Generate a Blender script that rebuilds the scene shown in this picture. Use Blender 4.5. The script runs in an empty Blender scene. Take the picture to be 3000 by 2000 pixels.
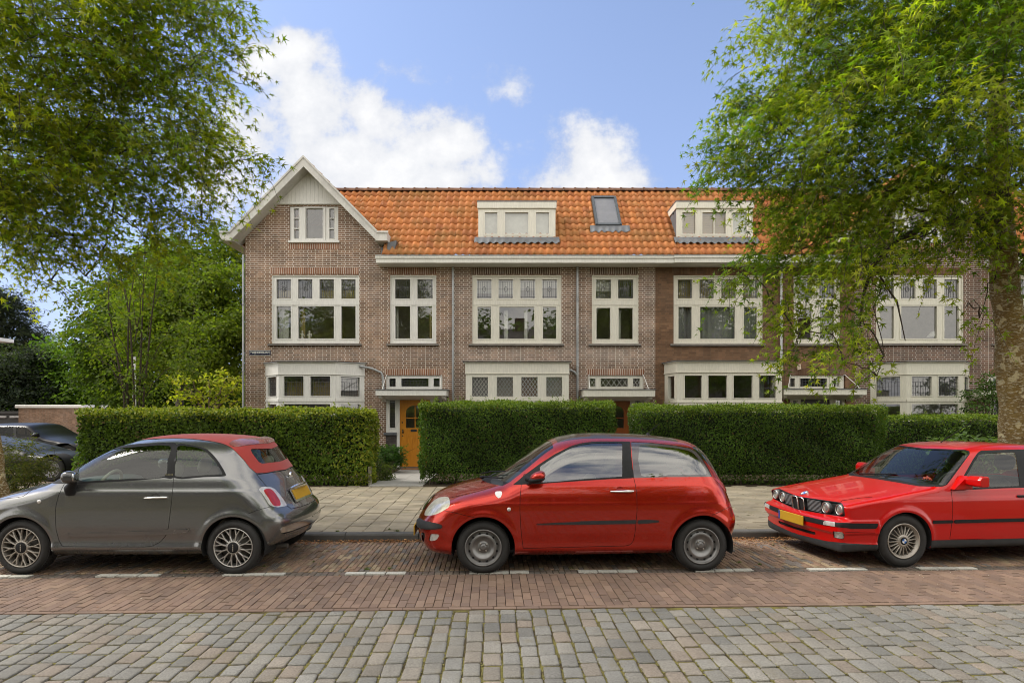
import bpy, math, random
import numpy as np
from mathutils import Vector, Matrix
R = math.radians
rng = np.random.default_rng(7)
random.seed(7)
scene = bpy.context.scene
COL = scene.collection

# ------------------------------------------------------------------ objects
def tag(o, label=None, cat=None, group=None, kind=None):
    if label: o['label'] = label
    if cat: o['category'] = cat
    if group: o['group'] = group
    if kind: o['kind'] = kind
    return o

def empty(name, loc=(0, 0, 0), rz=0.0, label=None, cat=None, group=None, kind=None):
    o = bpy.data.objects.new(name, None)
    o.location = loc
    o.rotation_euler = (0, 0, rz)
    o.empty_display_size = .2
    COL.objects.link(o)
    return tag(o, label, cat, group, kind)

LOCAL = set()                                  # roots whose parts are modelled in the root's own coordinates
def link(name, me, parent=None, world=False):
    """world=True: the mesh is in world coordinates and the (unrotated) root is moved to its base."""
    o = bpy.data.objects.new(name, me)
    COL.objects.link(o)
    if parent is not None:
        o.parent = parent
        if world and parent.parent is None and parent.type == 'EMPTY' and parent.name not in LOCAL:
            o.location = -Vector(parent.location)
    return o

def copy_tree(o, parent=None):
    c = o.copy()
    COL.objects.link(c)
    if parent is not None: c.parent = parent
    for ch in list(o.children): copy_tree(ch, c)
    return c

def np_mesh(name, V, faces, mats=(), mi=None, smooth=False, normals=None, col=None):
    """faces: (n,3)/(n,4) array or list of index tuples; col: (nverts,3) colour attribute 'tint'"""
    me = bpy.data.meshes.new(name)
    V = np.asarray(V, dtype=np.float32).reshape(-1, 3)
    if isinstance(faces, np.ndarray) and faces.ndim == 2:
        k = faces.shape[1]; nf = len(faces)
        loops = faces.reshape(-1).astype(np.int32)
        starts = (np.arange(nf) * k).astype(np.int32)
    else:
        nf = len(faces)
        ln = np.fromiter((len(f) for f in faces), dtype=np.int32, count=nf)
        loops = np.fromiter((i for f in faces for i in f), dtype=np.int32, count=int(ln.sum()) if nf else 0)
        starts = (np.cumsum(ln) - ln).astype(np.int32)
    me.vertices.add(len(V)); me.vertices.foreach_set('co', V.reshape(-1))
    me.loops.add(len(loops)); me.loops.foreach_set('vertex_index', loops)
    me.polygons.add(nf); me.polygons.foreach_set('loop_start', starts)
    for m in mats: me.materials.append(m)
    if mi is not None: me.polygons.foreach_set('material_index', np.asarray(mi, dtype=np.int32))
    me.polygons.foreach_set('use_smooth', np.full(nf, bool(smooth)))
    me.update(calc_edges=True)
    if col is not None:
        ca = me.color_attributes.new('tint', 'FLOAT_COLOR', 'POINT')
        c4 = np.ones((len(V), 4), dtype=np.float32); c4[:, :3] = col
        ca.data.foreach_set('color', c4.reshape(-1))
    if normals is not None:
        n = np.asarray(normals, dtype=np.float64)
        n = n / np.maximum(np.linalg.norm(n, axis=1, keepdims=True), 1e-9)
        me.normals_split_custom_set_from_vertices(n.tolist())
    return me

class MB:
    """collects boxes, bars, lathes and plates; build() links them as one mesh object"""
    def __init__(s):
        s.v = []; s.f = []; s.m = []; s.sm = []
    def add(s, vs, fs, mi=0, smooth=False):
        b = len(s.v)
        s.v.extend([tuple(map(float, p)) for p in vs])
        for f in fs:
            s.f.append(tuple(int(i) + b for i in f)); s.m.append(mi); s.sm.append(smooth)
        return s
    def box(s, x0, x1, y0, y1, z0, z1, mi=0, bev=0.0):
        if x1 < x0: x0, x1 = x1, x0
        if y1 < y0: y0, y1 = y1, y0
        if z1 < z0: z0, z1 = z1, z0
        if bev <= 0:
            vs = [(x0,y0,z0),(x1,y0,z0),(x1,y1,z0),(x0,y1,z0),(x0,y0,z1),(x1,y0,z1),(x1,y1,z1),(x0,y1,z1)]
            return s.add(vs, [(0,3,2,1),(4,5,6,7),(0,1,5,4),(1,2,6,5),(2,3,7,6),(3,0,4,7)], mi)
        b = min(bev, (x1-x0)*.45, (y1-y0)*.45, (z1-z0)*.45)
        def ring(z, i):
            return [(x0+i,y0+b,z),(x0+b,y0+i,z),(x1-b,y0+i,z),(x1-i,y0+b,z),(x1-i,y1-b,z),(x1-b,y1-i,z),(x0+b,y1-i,z),(x0+i,y1-b,z)]
        vs = ring(z0, b) + ring(z0+b, 0) + ring(z1-b, 0) + ring(z1, b)
        fs = [tuple(range(7, -1, -1)), tuple(range(24, 32))]
        for k in range(3):
            for i in range(8):
                j = (i+1) % 8
                fs.append((k*8+i, k*8+j, k*8+8+j, k*8+8+i))
        return s.add(vs, fs, mi)
    def tube(s, pts, r, n=8, mi=0, caps=True):
        pts = [Vector(p) for p in pts]
        rs = r if hasattr(r, '__len__') else [r]*len(pts)
        vs = []; fs = []
        up = None
        for i, p in enumerate(pts):
            d = (pts[min(i+1, len(pts)-1)] - pts[max(i-1, 0)])
            if d.length < 1e-9: d = Vector((0,0,1))
            d.normalize()
            if up is None or abs(up.dot(d)) > .95:
                up = Vector((0,0,1)) if abs(d.z) < .9 else Vector((1,0,0))
            a = d.cross(up).normalized(); b = a.cross(d).normalized(); up = b
            for k in range(n):
                t = 2*math.pi*k/n
                vs.append(p + (a*math.cos(t) + b*math.sin(t))*rs[i])
        for i in range(len(pts)-1):
            for k in range(n):
                k2 = (k+1) % n
                fs.append((i*n+k, i*n+k2, (i+1)*n+k2, (i+1)*n+k))
        s.add(vs, fs, mi, True)
        if caps:
            m = (len(pts)-1)*n
            s.add([vs[k] for k in range(n)], [tuple(range(n))], mi)
            s.add([vs[m+k] for k in range(n)], [tuple(range(n-1, -1, -1))], mi)
        return s
    def lathe(s, prof, n=32, axis='z', org=(0,0,0), mi=0, smooth=True, close=False):
        """prof: [(radius, height)] turned round the axis"""
        vs = []; fs = []
        for (r, h) in prof:
            for k in range(n):
                t = 2*math.pi*k/n
                c, q = r*math.cos(t), r*math.sin(t)
                if axis == 'z': p = (c, q, h)
                elif axis == 'y': p = (c, h, q)
                else: p = (h, c, q)
                vs.append((p[0]+org[0], p[1]+org[1], p[2]+org[2]))
        for i in range(len(prof)-1):
            for k in range(n):
                k2 = (k+1) % n
                fs.append((i*n+k, i*n+k2, (i+1)*n+k2, (i+1)*n+k))
        s.add(vs, fs, mi, smooth)
        return s
    def poly(s, pts, mi=0):
        return s.add(pts, [tuple(range(len(pts)))], mi)
    def prism(s, pts2, a0, a1, plane='xz', mi=0):
        """closed outline in a plane, given thickness along the third axis"""
        n = len(pts2)
        def P(p, a):
            return (p[0], a, p[1]) if plane == 'xz' else ((a, p[0], p[1]) if plane == 'yz' else (p[0], p[1], a))
        vs = [P(p, a0) for p in pts2] + [P(p, a1) for p in pts2]
        fs = [tuple(range(n)), tuple(range(2*n-1, n-1, -1))]
        for i in range(n):
            j = (i+1) % n
            fs.append((i, i+n, j+n, j))
        return s.add(vs, fs, mi)
    def build(s, name, mats, parent=None, world=True, tint=None):
        if not isinstance(mats, (list, tuple)): mats = [mats]
        me = np_mesh(name, np.array(s.v, dtype=np.float32), s.f, mats, s.m, col=tint)
        me.polygons.foreach_set('use_smooth', np.array(s.sm, dtype=bool))
        return link(name, me, parent, world)

# ------------------------------------------------------------------ materials
class NT:
    def __init__(s, name):
        s.mat = bpy.data.materials.new(name)
        s.mat.use_nodes = True
        s.t = s.mat.node_tree
        s.t.nodes.clear()
        s.out = s.n('ShaderNodeOutputMaterial')
    def n(s, typ, ins=None, **kw):
        nd = s.t.nodes.new(typ)
        for k, v in kw.items(): setattr(nd, k, v)
        if ins:
            for k, v in ins.items(): s.set(nd, k, v)
        return nd
    def set(s, nd, k, v):
        sock = nd.inputs[k]
        if isinstance(v, bpy.types.NodeSocket): s.t.links.new(v, sock)
        elif isinstance(v, bpy.types.Node): s.t.links.new(v.outputs[0], sock)
        else:
            if isinstance(v, (tuple, list)) and len(v) == 3 and sock.type == 'RGBA': v = (*v, 1)
            sock.default_value = v
    def co(s, kind='Object', scale=(1,1,1), rot=(0,0,0), loc=(0,0,0)):
        tc = s.n('ShaderNodeTexCoord')
        mp = s.n('ShaderNodeMapping', {'Vector': tc.outputs[kind], 'Scale': scale, 'Rotation': rot, 'Location': loc})
        return mp.outputs[0]
    def noise(s, scale, detail=4, rough=.55, vec=None, out=0):
        nd = s.n('ShaderNodeTexNoise', {'Scale': scale, 'Detail': detail, 'Roughness': rough})
        if vec is not None: s.set(nd, 'Vector', vec)
        return nd.outputs[out]
    def ramp(s, fac, stops):
        nd = s.n('ShaderNodeValToRGB')
        el = nd.color_ramp.elements
        while len(el) < len(stops): el.new(.5)
        for e, (p, c) in zip(el, stops):
            e.position = p
            e.color = (*c, 1) if hasattr(c, '__len__') else (c, c, c, 1)
        s.set(nd, 0, fac)
        return nd.outputs[0]
    def mix(s, fac, a, b, blend='MIX'):
        nd = s.n('ShaderNodeMix', data_type='RGBA', blend_type=blend)
        s.set(nd, 0, fac); s.set(nd, 6, a); s.set(nd, 7, b)
        return nd.outputs[2]
    def math(s, op, a, b=None, c=None, clamp=False):
        nd = s.n('ShaderNodeMath', operation=op, use_clamp=clamp)
        s.set(nd, 0, a)
        if b is not None: s.set(nd, 1, b)
        if c is not None: s.set(nd, 2, c)
        return nd.outputs[0]
    def bump(s, h, strength=.3, dist=.01):
        return s.n('ShaderNodeBump', {'Height': h, 'Strength': strength, 'Distance': dist}).outputs[0]
    def pr(s, **kw):
        nd = s.n('ShaderNodeBsdfPrincipled')
        names = {'color': 'Base Color', 'rough': 'Roughness', 'metal': 'Metallic', 'normal': 'Normal', 'spec': 'Specular IOR Level',
                 'coat': 'Coat Weight', 'coat_rough': 'Coat Roughness', 'coat_ior': 'Coat IOR', 'trans': 'Transmission Weight', 'ior': 'IOR', 'alpha': 'Alpha',
                 'sheen': 'Sheen Weight', 'emis': 'Emission Color', 'emis_s': 'Emission Strength', 'coat_tint': 'Coat Tint'}
        for k, v in kw.items(): s.set(nd, names[k], v)
        return nd
    def done(s, shader):
        s.set(s.out, 0, shader)
        return s.mat

def plain(name, color, rough=.5, metal=0.0, var=.12, scale=6.0, bump=0.0, bscale=60.0, coat=0.0, spec=.5):
    t = NT(name)
    nz = t.noise(scale, 5, .6, t.co())
    f = t.ramp(nz, [(.3, 1-var), (.7, 1+var)])
    c = t.mix(1.0, color, f, 'MULTIPLY')
    kw = dict(color=c, rough=rough, metal=metal, spec=spec)
    if coat: kw.update(coat=coat, coat_rough=.05)
    if bump: kw['normal'] = t.bump(t.noise(bscale, 4, .6, t.co()), bump, .01)
    return t.done(t.pr(**kw))

def glass_mat(name, tint=(.75,.8,.78), ior=1.5, dirt=.0):
    """thin pane: Fresnel reflection over a tinted see-through sheet"""
    t = NT(name)
    f0 = ((ior-1)/(ior+1))**2
    ge = t.n('ShaderNodeNewGeometry')
    dt = t.n('ShaderNodeVectorMath', {0: ge.outputs['Normal'], 1: ge.outputs['Incoming']}, operation='DOT_PRODUCT').outputs['Value']
    gz_ = t.math('SUBTRACT', 1.0, t.math('ABSOLUTE', dt), clamp=True)
    fr = t.math('MULTIPLY_ADD', t.math('POWER', gz_, 5.0), 1-f0, f0, clamp=True)
    gl = t.n('ShaderNodeBsdfGlossy', {'Color': (1,1,1), 'Roughness': .01})
    tr = t.n('ShaderNodeBsdfTransparent', {'Color': tint})
    m = t.n('ShaderNodeMixShader', {0: fr, 1: tr, 2: gl})
    if dirt:
        df = t.n('ShaderNodeBsdfDiffuse', {'Color': (.5,.5,.48)})
        m = t.n('ShaderNodeMixShader', {0: dirt, 1: m, 2: df})
    return t.done(m)

# ------------------------------------------------------------------ curves
def catmull(pts, n=6, closed=True):
    P = np.asarray(pts, float); out = []
    m = len(P)
    for i in range(m if closed else m-1):
        if closed: p0, p1, p2, p3 = P[(i-1) % m], P[i], P[(i+1) % m], P[(i+2) % m]
        else: p0, p1, p2, p3 = P[max(i-1,0)], P[i], P[i+1], P[min(i+2,m-1)]
        # centripetal-like: limit the tangents by the segment length
        L = np.linalg.norm(p2-p1)
        t1 = (p2-p0); t2 = (p3-p1)
        l1 = np.linalg.norm(t1); l2 = np.linalg.norm(t2)
        if l1 > 1e-9: t1 = t1/l1*min(L, l1*.5)
        if l2 > 1e-9: t2 = t2/l2*min(L, l2*.5)
        for k in range(n):
            t = k/n
            h = (2*t**3-3*t**2+1, t**3-2*t**2+t, -2*t**3+3*t**2, t**3-t**2)
            out.append(h[0]*p1 + h[1]*t1 + h[2]*p2 + h[3]*t2)
    if not closed: out.append(P[-1])
    return np.array(out)

def spline1(xs, ys):
    """smooth 1-D interpolant through the points (monotone cubic)"""
    xs = np.asarray(xs, float); ys = np.asarray(ys, float)
    d = np.diff(ys)/np.diff(xs)
    m = np.zeros_like(ys); m[0] = d[0]; m[-1] = d[-1]
    for i in range(1, len(xs)-1):
        m[i] = 0 if d[i-1]*d[i] <= 0 else 2*d[i-1]*d[i]/(d[i-1]+d[i])
    def f(x):
        x = np.clip(x, xs[0], xs[-1])
        i = np.clip(np.searchsorted(xs, x)-1, 0, len(xs)-2)
        h = xs[i+1]-xs[i]; t = (x-xs[i])/h
        return (ys[i]*(2*t**3-3*t**2+1) + m[i]*h*(t**3-2*t**2+t) + ys[i+1]*(-2*t**3+3*t**2) + m[i+1]*h*(t**3-t**2))
    return f

def sdf_poly(P, poly):
    """signed distance of points (n,2) to a closed polygon, negative inside"""
    P = np.asarray(P, float); A = np.asarray(poly, float); B = np.roll(A, -1, axis=0)
    out = np.full(len(P), 1e9); inside = np.zeros(len(P), bool)
    for s in range(0, len(P), 20000):
        p = P[s:s+20000]
        d2 = np.full(len(p), 1e18); ins = np.zeros(len(p), bool)
        for a, b in zip(A, B):
            e = b-a; L = e@e
            if L < 1e-18: continue
            w = p-a
            t = np.clip((w@e)/L, 0, 1)
            dx = w[:,0]-t*e[0]; dy = w[:,1]-t*e[1]
            d2 = np.minimum(d2, dx*dx+dy*dy)
            c = (a[1] > p[:,1]) != (b[1] > p[:,1])
            if c.any():
                xi = a[0] + (p[:,1]-a[1])*(e[0]/(e[1] if abs(e[1]) > 1e-12 else 1e-12))
                ins ^= c & (p[:,0] < xi)
        out[s:s+20000] = np.sqrt(d2); inside[s:s+20000] = ins
    return np.where(inside, -out, out)

# ------------------------------------------------------------------ camera
F = 1797.0; UH = 1205.0; CH = 1.77            # focal length and horizon of the photograph (3000 px wide), eye height
cam = bpy.data.cameras.new('camera')
camo = bpy.data.objects.new('camera', cam)
COL.objects.link(camo)
camo.location = (0, 0, CH); camo.rotation_euler = (R(90), 0, 0)
cam.sensor_width = 36; cam.lens = F/3000*36
cam.shift_y = (UH-1000)/3000; cam.clip_end = 3000; cam.clip_start = .05
scene.camera = camo
def X_(u, D): return (u-1500)/F*D
def Z_(v, D): return CH+(UH-v)/F*D
# ------------------------------------------------------------------ light and sky
SUN_EL, SUN_AZ = R(50), R(281)                # azimuth measured clockwise from +Y: the sun is behind the camera, to the left
def make_world():
    w = bpy.data.worlds.new('World'); scene.world = w; w.use_nodes = True
    t = NT.__new__(NT); t.t = w.node_tree; t.t.nodes.clear()
    out = t.n('ShaderNodeOutputWorld')
    sky = t.n('ShaderNodeTexSky', sky_type='NISHITA', sun_disc=False)
    sky.sun_elevation = SUN_EL; sky.sun_rotation = SUN_AZ
    sky.altitude = 0; sky.air_density = 1.0; sky.dust_density = .6; sky.ozone_density = 2.0
    tc = t.n('ShaderNodeTexCoord')
    d = tc.outputs['Generated']
    sep = t.n('ShaderNodeSeparateXYZ', {0: d})
    x, y, z = sep.outputs
    # clouds live on a flat layer of the sky towards +Y: (x/y, z/y)
    yy = t.math('MAXIMUM', y, .02)
    px = t.math('DIVIDE', x, yy); pz = t.math('DIVIDE', z, yy)
    p = t.n('ShaderNodeCombineXYZ', {0: px, 1: pz, 2: 0.0}).outputs[0]
    wob = t.n('ShaderNodeTexNoise', {'Vector': p, 'Scale': 9.0, 'Detail': 9, 'Roughness': .62})
    wob_big = t.n('ShaderNodeTexNoise', {'Vector': p, 'Scale': 3.0, 'Detail': 4, 'Roughness': .5})
    front = None
    def blob(u, v, ru, rv, amp, tilt=0.0):
        cx, cz = (u-1500)/F, (UH-v)/F
        mp = t.n('ShaderNodeMapping', {'Vector': p, 'Location': (0,0,0)}, vector_type='TEXTURE')
        mp.inputs['Location'].default_value = (cx, cz, 0)
        mp.inputs['Rotation'].default_value = (0, 0, R(tilt))
        mp.inputs['Scale'].default_value = (ru*1.04/F, rv*1.04/F, 1)
        ln = t.n('ShaderNodeVectorMath', {0: mp.outputs[0]}, operation='LENGTH').outputs['Value']
        g = t.math('SUBTRACT', 1.0, ln)
        return t.math('MULTIPLY', g, amp)
    BL = [(770,170,110,120,1,0),(860,160,130,110,1,0),(900,320,210,190,1.1,-30),(1080,330,180,110,.9,-25),(760,380,240,150,.9,10),(1000,470,300,150,1.0,-12),
          (1290,420,190,150,.9,-35),(1330,520,170,90,.9,0),(1140,540,340,90,.8,0),(1720,470,150,140,.85,20),(1780,540,230,80,.8,0),(1490,250,40,80,.12,25),
          (760,560,260,120,.35,0),(1650,540,130,70,.7,0),(600,480,200,140,.4,0),(1180,210,140,50,.35,-25),(1330,330,70,60,.4,-30),(2100,440,190,60,.2,20)]
    for b in BL:
        g = blob(*b)
        front = g if front is None else t.n('ShaderNodeMath', {0: front, 1: g, 2: .25}, operation='SMOOTH_MAX').outputs[0]
    dens = t.math('ADD', t.math('MAXIMUM', front, -.6), t.math('MULTIPLY', t.math('SUBTRACT', wob.outputs[0], .5), 2.1))
    dens = t.math('ADD', dens, t.math('MULTIPLY', t.math('SUBTRACT', wob_big.outputs[0], .5), .8))
    cl = t.n('ShaderNodeMapRange', {0: dens, 1: -.04, 2: .52}, interpolation_type='SMOOTHSTEP').outputs[0]
    # the rest of the sky dome is broken bright cloud
    q = t.n('ShaderNodeMapping', {'Vector': d, 'Scale': (1,1,1.6)}).outputs[0]
    dn = t.n('ShaderNodeTexNoise', {'Vector': q, 'Scale': 2.6, 'Detail': 9, 'Roughness': .6}).outputs[0]
    back = t.n('ShaderNodeMapRange', {0: dn, 1: .3, 2: .52}, interpolation_type='SMOOTHSTEP').outputs[0]
    isf = t.n('ShaderNodeMapRange', {0: y, 1: .12, 2: .32}, interpolation_type='SMOOTHSTEP').outputs[0]
    back = t.math('MULTIPLY', back, .93)
    cf = t.n('ShaderNodeMix', {0: isf, 2: back, 3: cl}, data_type='FLOAT').outputs[0]
    shade = t.ramp(t.math('ADD', t.math('MULTIPLY', dens, .5), t.math('MULTIPLY', wob.outputs[0], .5)), [(.22, (2.7,2.95,3.6)), (.42, (3.9,4.0,4.25)), (.72, (4.7,4.72,4.8))])
    blue = t.n('ShaderNodeVectorMath', {0: sky.outputs[0], 1: SKY_TINT}, operation='MULTIPLY').outputs[0]
    # thin veil near the horizon
    veil = t.n('ShaderNodeMapRange', {0: z, 1: .0, 2: .6, 3: .85, 4: .0}).outputs[0]
    base = t.mix(veil, blue, VEIL)
    bshade = t.ramp(dn, [(.35, (8.0,7.7,7.2)), (.62, (12.0,11.4,10.3))])
    shade = t.mix(isf, bshade, shade)
    colr = t.mix(cf, base, shade)
    bg = t.n('ShaderNodeBackground', {0: colr, 1: SKY_S})
    t.set(out, 0, bg)
SKY_S = .1
SKY_TINT = (1.28, 1.13, 1.1)
VEIL = (1.6, 2.15, 3.9)
make_world()
sl = bpy.data.lights.new('sun', 'SUN')
sl.energy = 1.5; sl.angle = R(15); sl.color = (1, .942, .84)
so = bpy.data.objects.new('sun', sl); COL.objects.link(so)
sd = Vector((math.sin(SUN_AZ)*math.cos(SUN_EL), math.cos(SUN_AZ)*math.cos(SUN_EL), math.sin(SUN_EL)))
so.rotation_euler = sd.to_track_quat('Z', 'Y').to_euler()
so.location = (-20, -20, 30)
scene.view_settings.view_transform = 'Standard'; scene.view_settings.look = 'None'
scene.view_settings.exposure = 1.08; scene.view_settings.gamma = 1
scene.render.engine = 'CYCLES'
scene.cycles.max_bounces = 6; scene.cycles.transparent_max_bounces = 10; scene.cycles.diffuse_bounces = 3; scene.cycles.glossy_bounces = 4
scene.cycles.use_denoising = True; scene.cycles.denoising_prefilter = 'ACCURATE'; scene.cycles.denoising_input_passes = 'RGB_ALBEDO_NORMAL'; scene.cycles.filter_width = 1.0
scene.cycles.caustics_reflective = False; scene.cycles.caustics_refractive = False
# ------------------------------------------------------------------ street
TH = R(1.9)                                    # the street runs at a slight angle to the facades
def ST(s, t):
    """street coordinates (along, across) -> world x, y"""
    return s*math.cos(TH)-t*math.sin(TH), s*math.sin(TH)+t*math.cos(TH)
def st_arr(P):
    P = np.asarray(P, float); c, q = math.cos(TH), math.sin(TH)
    return np.stack([P[:,0]*c-P[:,1]*q, P[:,0]*q+P[:,1]*c, P[:,2]], 1)

def paver_mat(name, rough=.85, speck=.25, sscale=260, stain=.35, moss=None, bump=.25):
    t = NT(name)
    at = t.n('ShaderNodeAttribute', attribute_name='tint')
    v = t.co()
    f = t.ramp(t.noise(sscale, 3, .7, v), [(.3, 1-speck), (.7, 1+speck)])
    c = t.mix(1.0, at.outputs[0], f, 'MULTIPLY')
    big = t.ramp(t.noise(1.7, 6, .62, v), [(.32, 1-stain), (.68, 1+stain*.5)])
    c = t.mix(1.0, c, big, 'MULTIPLY')
    if moss:
        mf = t.ramp(t.noise(3.3, 7, .7, v), [(.56, 0), (.7, .55)])
        c = t.mix(mf, c, moss)
    return t.done(t.pr(color=c, rough=rough, normal=t.bump(t.noise(sscale*.5, 5, .65, v), bump, .006), spec=.35))

def pave(name, s0, s1, t0, t1, bw, bl, gap, z, pal, mat, jit=.003, hj=.004, ang=.0, tintj=.1, bev=.006, along_t=True, kind='structure', wmask=None, stag=.5):
    """separate paving bricks: columns of width bw running across the street (along t), bricks bl long, staggered"""
    nc = int((s1-s0)/bw); ra = rng
    vs = []; fs = []; cs = []
    pal = np.array(pal)
    for c in range(nc):
        a0 = s0+c*bw
        off = (stag if c % 2 else 0)*bl + ra.uniform(-.02, .02)*bl
        n = int((t1-t0)/bl)+2
        for k in range(n):
            b0 = t0-off+k*bl; b1 = b0+bl
            b0 = max(b0, t0); b1 = min(b1, t1)
            if b1-b0 < bl*.18: continue
            if wmask and not wmask((a0+bw/2), (b0+b1)/2): continue
            x0, x1, y0, y1 = a0+gap/2, a0+bw-gap/2, b0+gap*1.15, b1-gap*1.15
            j = ra.uniform(-jit, jit, 8)
            q = [(x0+j[0], y0+j[1]), (x1+j[2], y0+j[3]), (x1+j[4], y1+j[5]), (x0+j[6], y1+j[7])]
            zz = z+ra.uniform(-hj, hj); tx, ty = ra.uniform(-hj, hj, 2)
            cx = (x0+x1)/2; cy = (y0+y1)/2
            b = len(vs)
            for (px, py) in q: vs.append((px, py, z-.03))
            for (px, py) in q:
                vs.append((px, py, zz-bev+tx*(1 if px > cx else -1)*.5+ty*(1 if py > cy else -1)*.5))
            for (px, py) in q:
                vs.append((px+(bev if px < cx else -bev), py+(bev if py < cy else -bev), zz+tx*(1 if px > cx else -1)*.5+ty*(1 if py > cy else -1)*.5))
            for i in range(4):
                i2 = (i+1) % 4
                fs.append((b+i, b+i2, b+4+i2, b+4+i)); fs.append((b+4+i, b+4+i2, b+8+i2, b+8+i))
            fs.append((b+8, b+9, b+10, b+11))
            col = pal[ra.integers(len(pal))]*(1+ra.uniform(-tintj, tintj))
            cs.extend([col]*12)
    me = np_mesh(name, st_arr(vs), np.array(fs), [mat], col=np.array(cs))
    o = link(name, me)
    return tag(o, kind=kind)

def cobbles(name, s0, s1, t0, t1, bw, bl, z, pal, mat):
    """rounded granite setts in columns along t"""
    vs = []; fs = []; cs = []; ra = rng; pal = np.array(pal)
    nc = int((s1-s0)/bw)
    for c in range(nc):
        a0 = s0+c*bw
        t = t0-ra.uniform(0, bl)
        while t < t1:
            L = bl*ra.uniform(.84, 1.14)
            b0, b1 = max(t, t0), min(t+L, t1)
            t += L
            if b1-b0 < .06: continue
            cx, cy = a0+bw/2+ra.uniform(-.003,.003), (b0+b1)/2
            hw, hl = bw/2-ra.uniform(.004,.01), (b1-b0)/2-ra.uniform(.006,.012)
            rot = ra.uniform(-.04, .04); cr, sr = math.cos(rot), math.sin(rot)
            b = len(vs); zz = z+ra.uniform(-.004, .004); tx, ty = ra.uniform(-.02,.02,2)
            out = []
            for q, (sx, sy) in enumerate(((1,1),(-1,1),(-1,-1),(1,-1))):
                rc = ra.uniform(.008, .02); jx, jy = ra.uniform(-.003,.003,2)
                for a in (8, 45, 82):
                    th = R(90*q+a); out.append((sx*(hw-rc)+rc*math.cos(th)+jx, sy*(hl-rc)+rc*math.sin(th)+jy))
                if q % 2 == 0: out.append((ra.uniform(-.3,.3)*hw, sy*(hl+ra.uniform(-.004,.002))))
                else: out.append((sx*(hw+ra.uniform(-.004,.002)), ra.uniform(-.3,.3)*hl)) if False else out.append((sx*0+ra.uniform(-.2,.2)*hw, sy*(hl+ra.uniform(-.004,.002)))) if False else None
            out = [o_ for o_ in out if o_ is not None]
            K = len(out)
            for (ins, dz) in ((0, -.04), (.0, -.007), (.0035, -.0018), (.016, .0003)):
                kx, ky = 1-ins/hw, 1-ins/hl
                for (px_, py_) in out:
                    x, y = px_*kx, py_*ky
                    vs.append((cx+x*cr-y*sr, cy+x*sr+y*cr, zz+dz+x*tx+y*ty))
            vs.append((cx, cy, zz+.0008))
            for r_ in range(3):
                for k in range(K):
                    k2 = (k+1) % K
                    fs.append((b+r_*K+k, b+r_*K+k2, b+r_*K+K+k2, b+r_*K+K+k))
            for k in range(K):
                fs.append((b+3*K+k, b+3*K+(k+1) % K, b+4*K))
            col = pal[ra.integers(len(pal))]*(1+ra.uniform(-.13,.13))
            cs.extend([col]*(4*K+1))
    me = np_mesh(name, st_arr(vs), fs, [mat], smooth=True, col=np.array(cs))
    return tag(link(name, me), kind='structure')

def sheet(name, pts, z, mat, kind='structure', street=True):
    vs = [(*(ST(*p) if street else p), z) for p in pts]
    me = np_mesh(name, vs, [tuple(range(len(vs)))], [mat])
    return tag(link(name, me), kind=kind)

def joint_mat(name, dirt, moss, m0=.5, m1=.62, sc=14):
    t = NT(name); v = t.co()
    f = t.ramp(t.noise(sc, 7, .7, v), [(m0, 0), (m1, 1)])
    c = t.mix(f, dirt, moss)
    c = t.mix(1.0, c, t.ramp(t.noise(160, 4, .7, v), [(.25,.5),(.75,1.5)]), 'MULTIPLY')
    return t.done(t.pr(color=c, rough=.95, normal=t.bump(t.noise(120, 6, .7, v), .8, .02), spec=.2))

M_earth = joint_mat('earth', (.085,.065,.042), (.06,.07,.025))
sheet('ground', [(-400,-400),(400,-400),(400,400),(-400,400)], -.06, M_earth, street=False)
# --- cobbled carriageway
GR = [(.25,.24,.215),(.215,.213,.2),(.265,.245,.21),(.2,.203,.195),(.28,.232,.185),(.235,.222,.195),(.245,.238,.22),(.295,.225,.17),(.185,.185,.178),(.26,.243,.215),(.25,.215,.175)]
GR = [tuple(.40*c+.44*m for c, m in zip(g, (.217,.204,.178))) for g in GR]
cobbles('road', -7.6, 7.6, 2.6, 5.50, .137, .205, .0, GR, paver_mat('granite', .85, .34, 85, .22, (.15,.13,.085), .8))
sheet('road_bed', [(-60,-12),(60,-12),(60,5.52),(-60,5.52)], -.0115, joint_mat('sett_joint', (.075,.058,.032), (.19,.17,.05), .42, .58, 5), street=True)
# --- red brick edge strip
BRK = [(.198,.133,.1),(.184,.124,.095),(.21,.145,.107),(.172,.119,.093),(.206,.138,.1)]
M_strip = paver_mat('strip_brick', .85, .12, 220, .2, None, .2)
pave('brick_strip', -9, 9, 5.585, 6.69, 0.083, .21, .005, 0, BRK, M_strip, .0022, .0026, tintj=.13, bev=.0035)
pave('brick_border', -9, 9, 5.515, 5.58, .205, .065, .004, 0, BRK, M_strip, .0012, .0018, tintj=.07, bev=.003, stag=0)
sheet('strip_bed', [(-60,5.52),(60,5.52),(60,6.76),(-60,6.76)], -.009, joint_mat('strip_joint', (.045,.03,.02), (.06,.055,.02), .55, .7))
# --- parking bay
BAY = [(.26,.17,.115),(.235,.155,.11),(.28,.19,.13),(.21,.155,.12),(.3,.21,.13),(.18,.155,.135),(.245,.165,.11),(.27,.175,.115),(.33,.25,.16)]
M_bay = paver_mat('bay_brick', .88, .18, 200, .38, (.075,.085,.03), .3)
pave('parking_bay', -9.6, 9.6, 6.86, 8.44, .056, .2, .0055, 0, BAY, M_bay, .0025, .004, tintj=.13, bev=.005)
sheet('parking_bed', [(-60,6.76),(60,6.76),(60,8.5),(-60,8.5)], -.009, joint_mat('bay_joint', (.075,.06,.04), (.07,.075,.02), .5, .64, 6))
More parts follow.
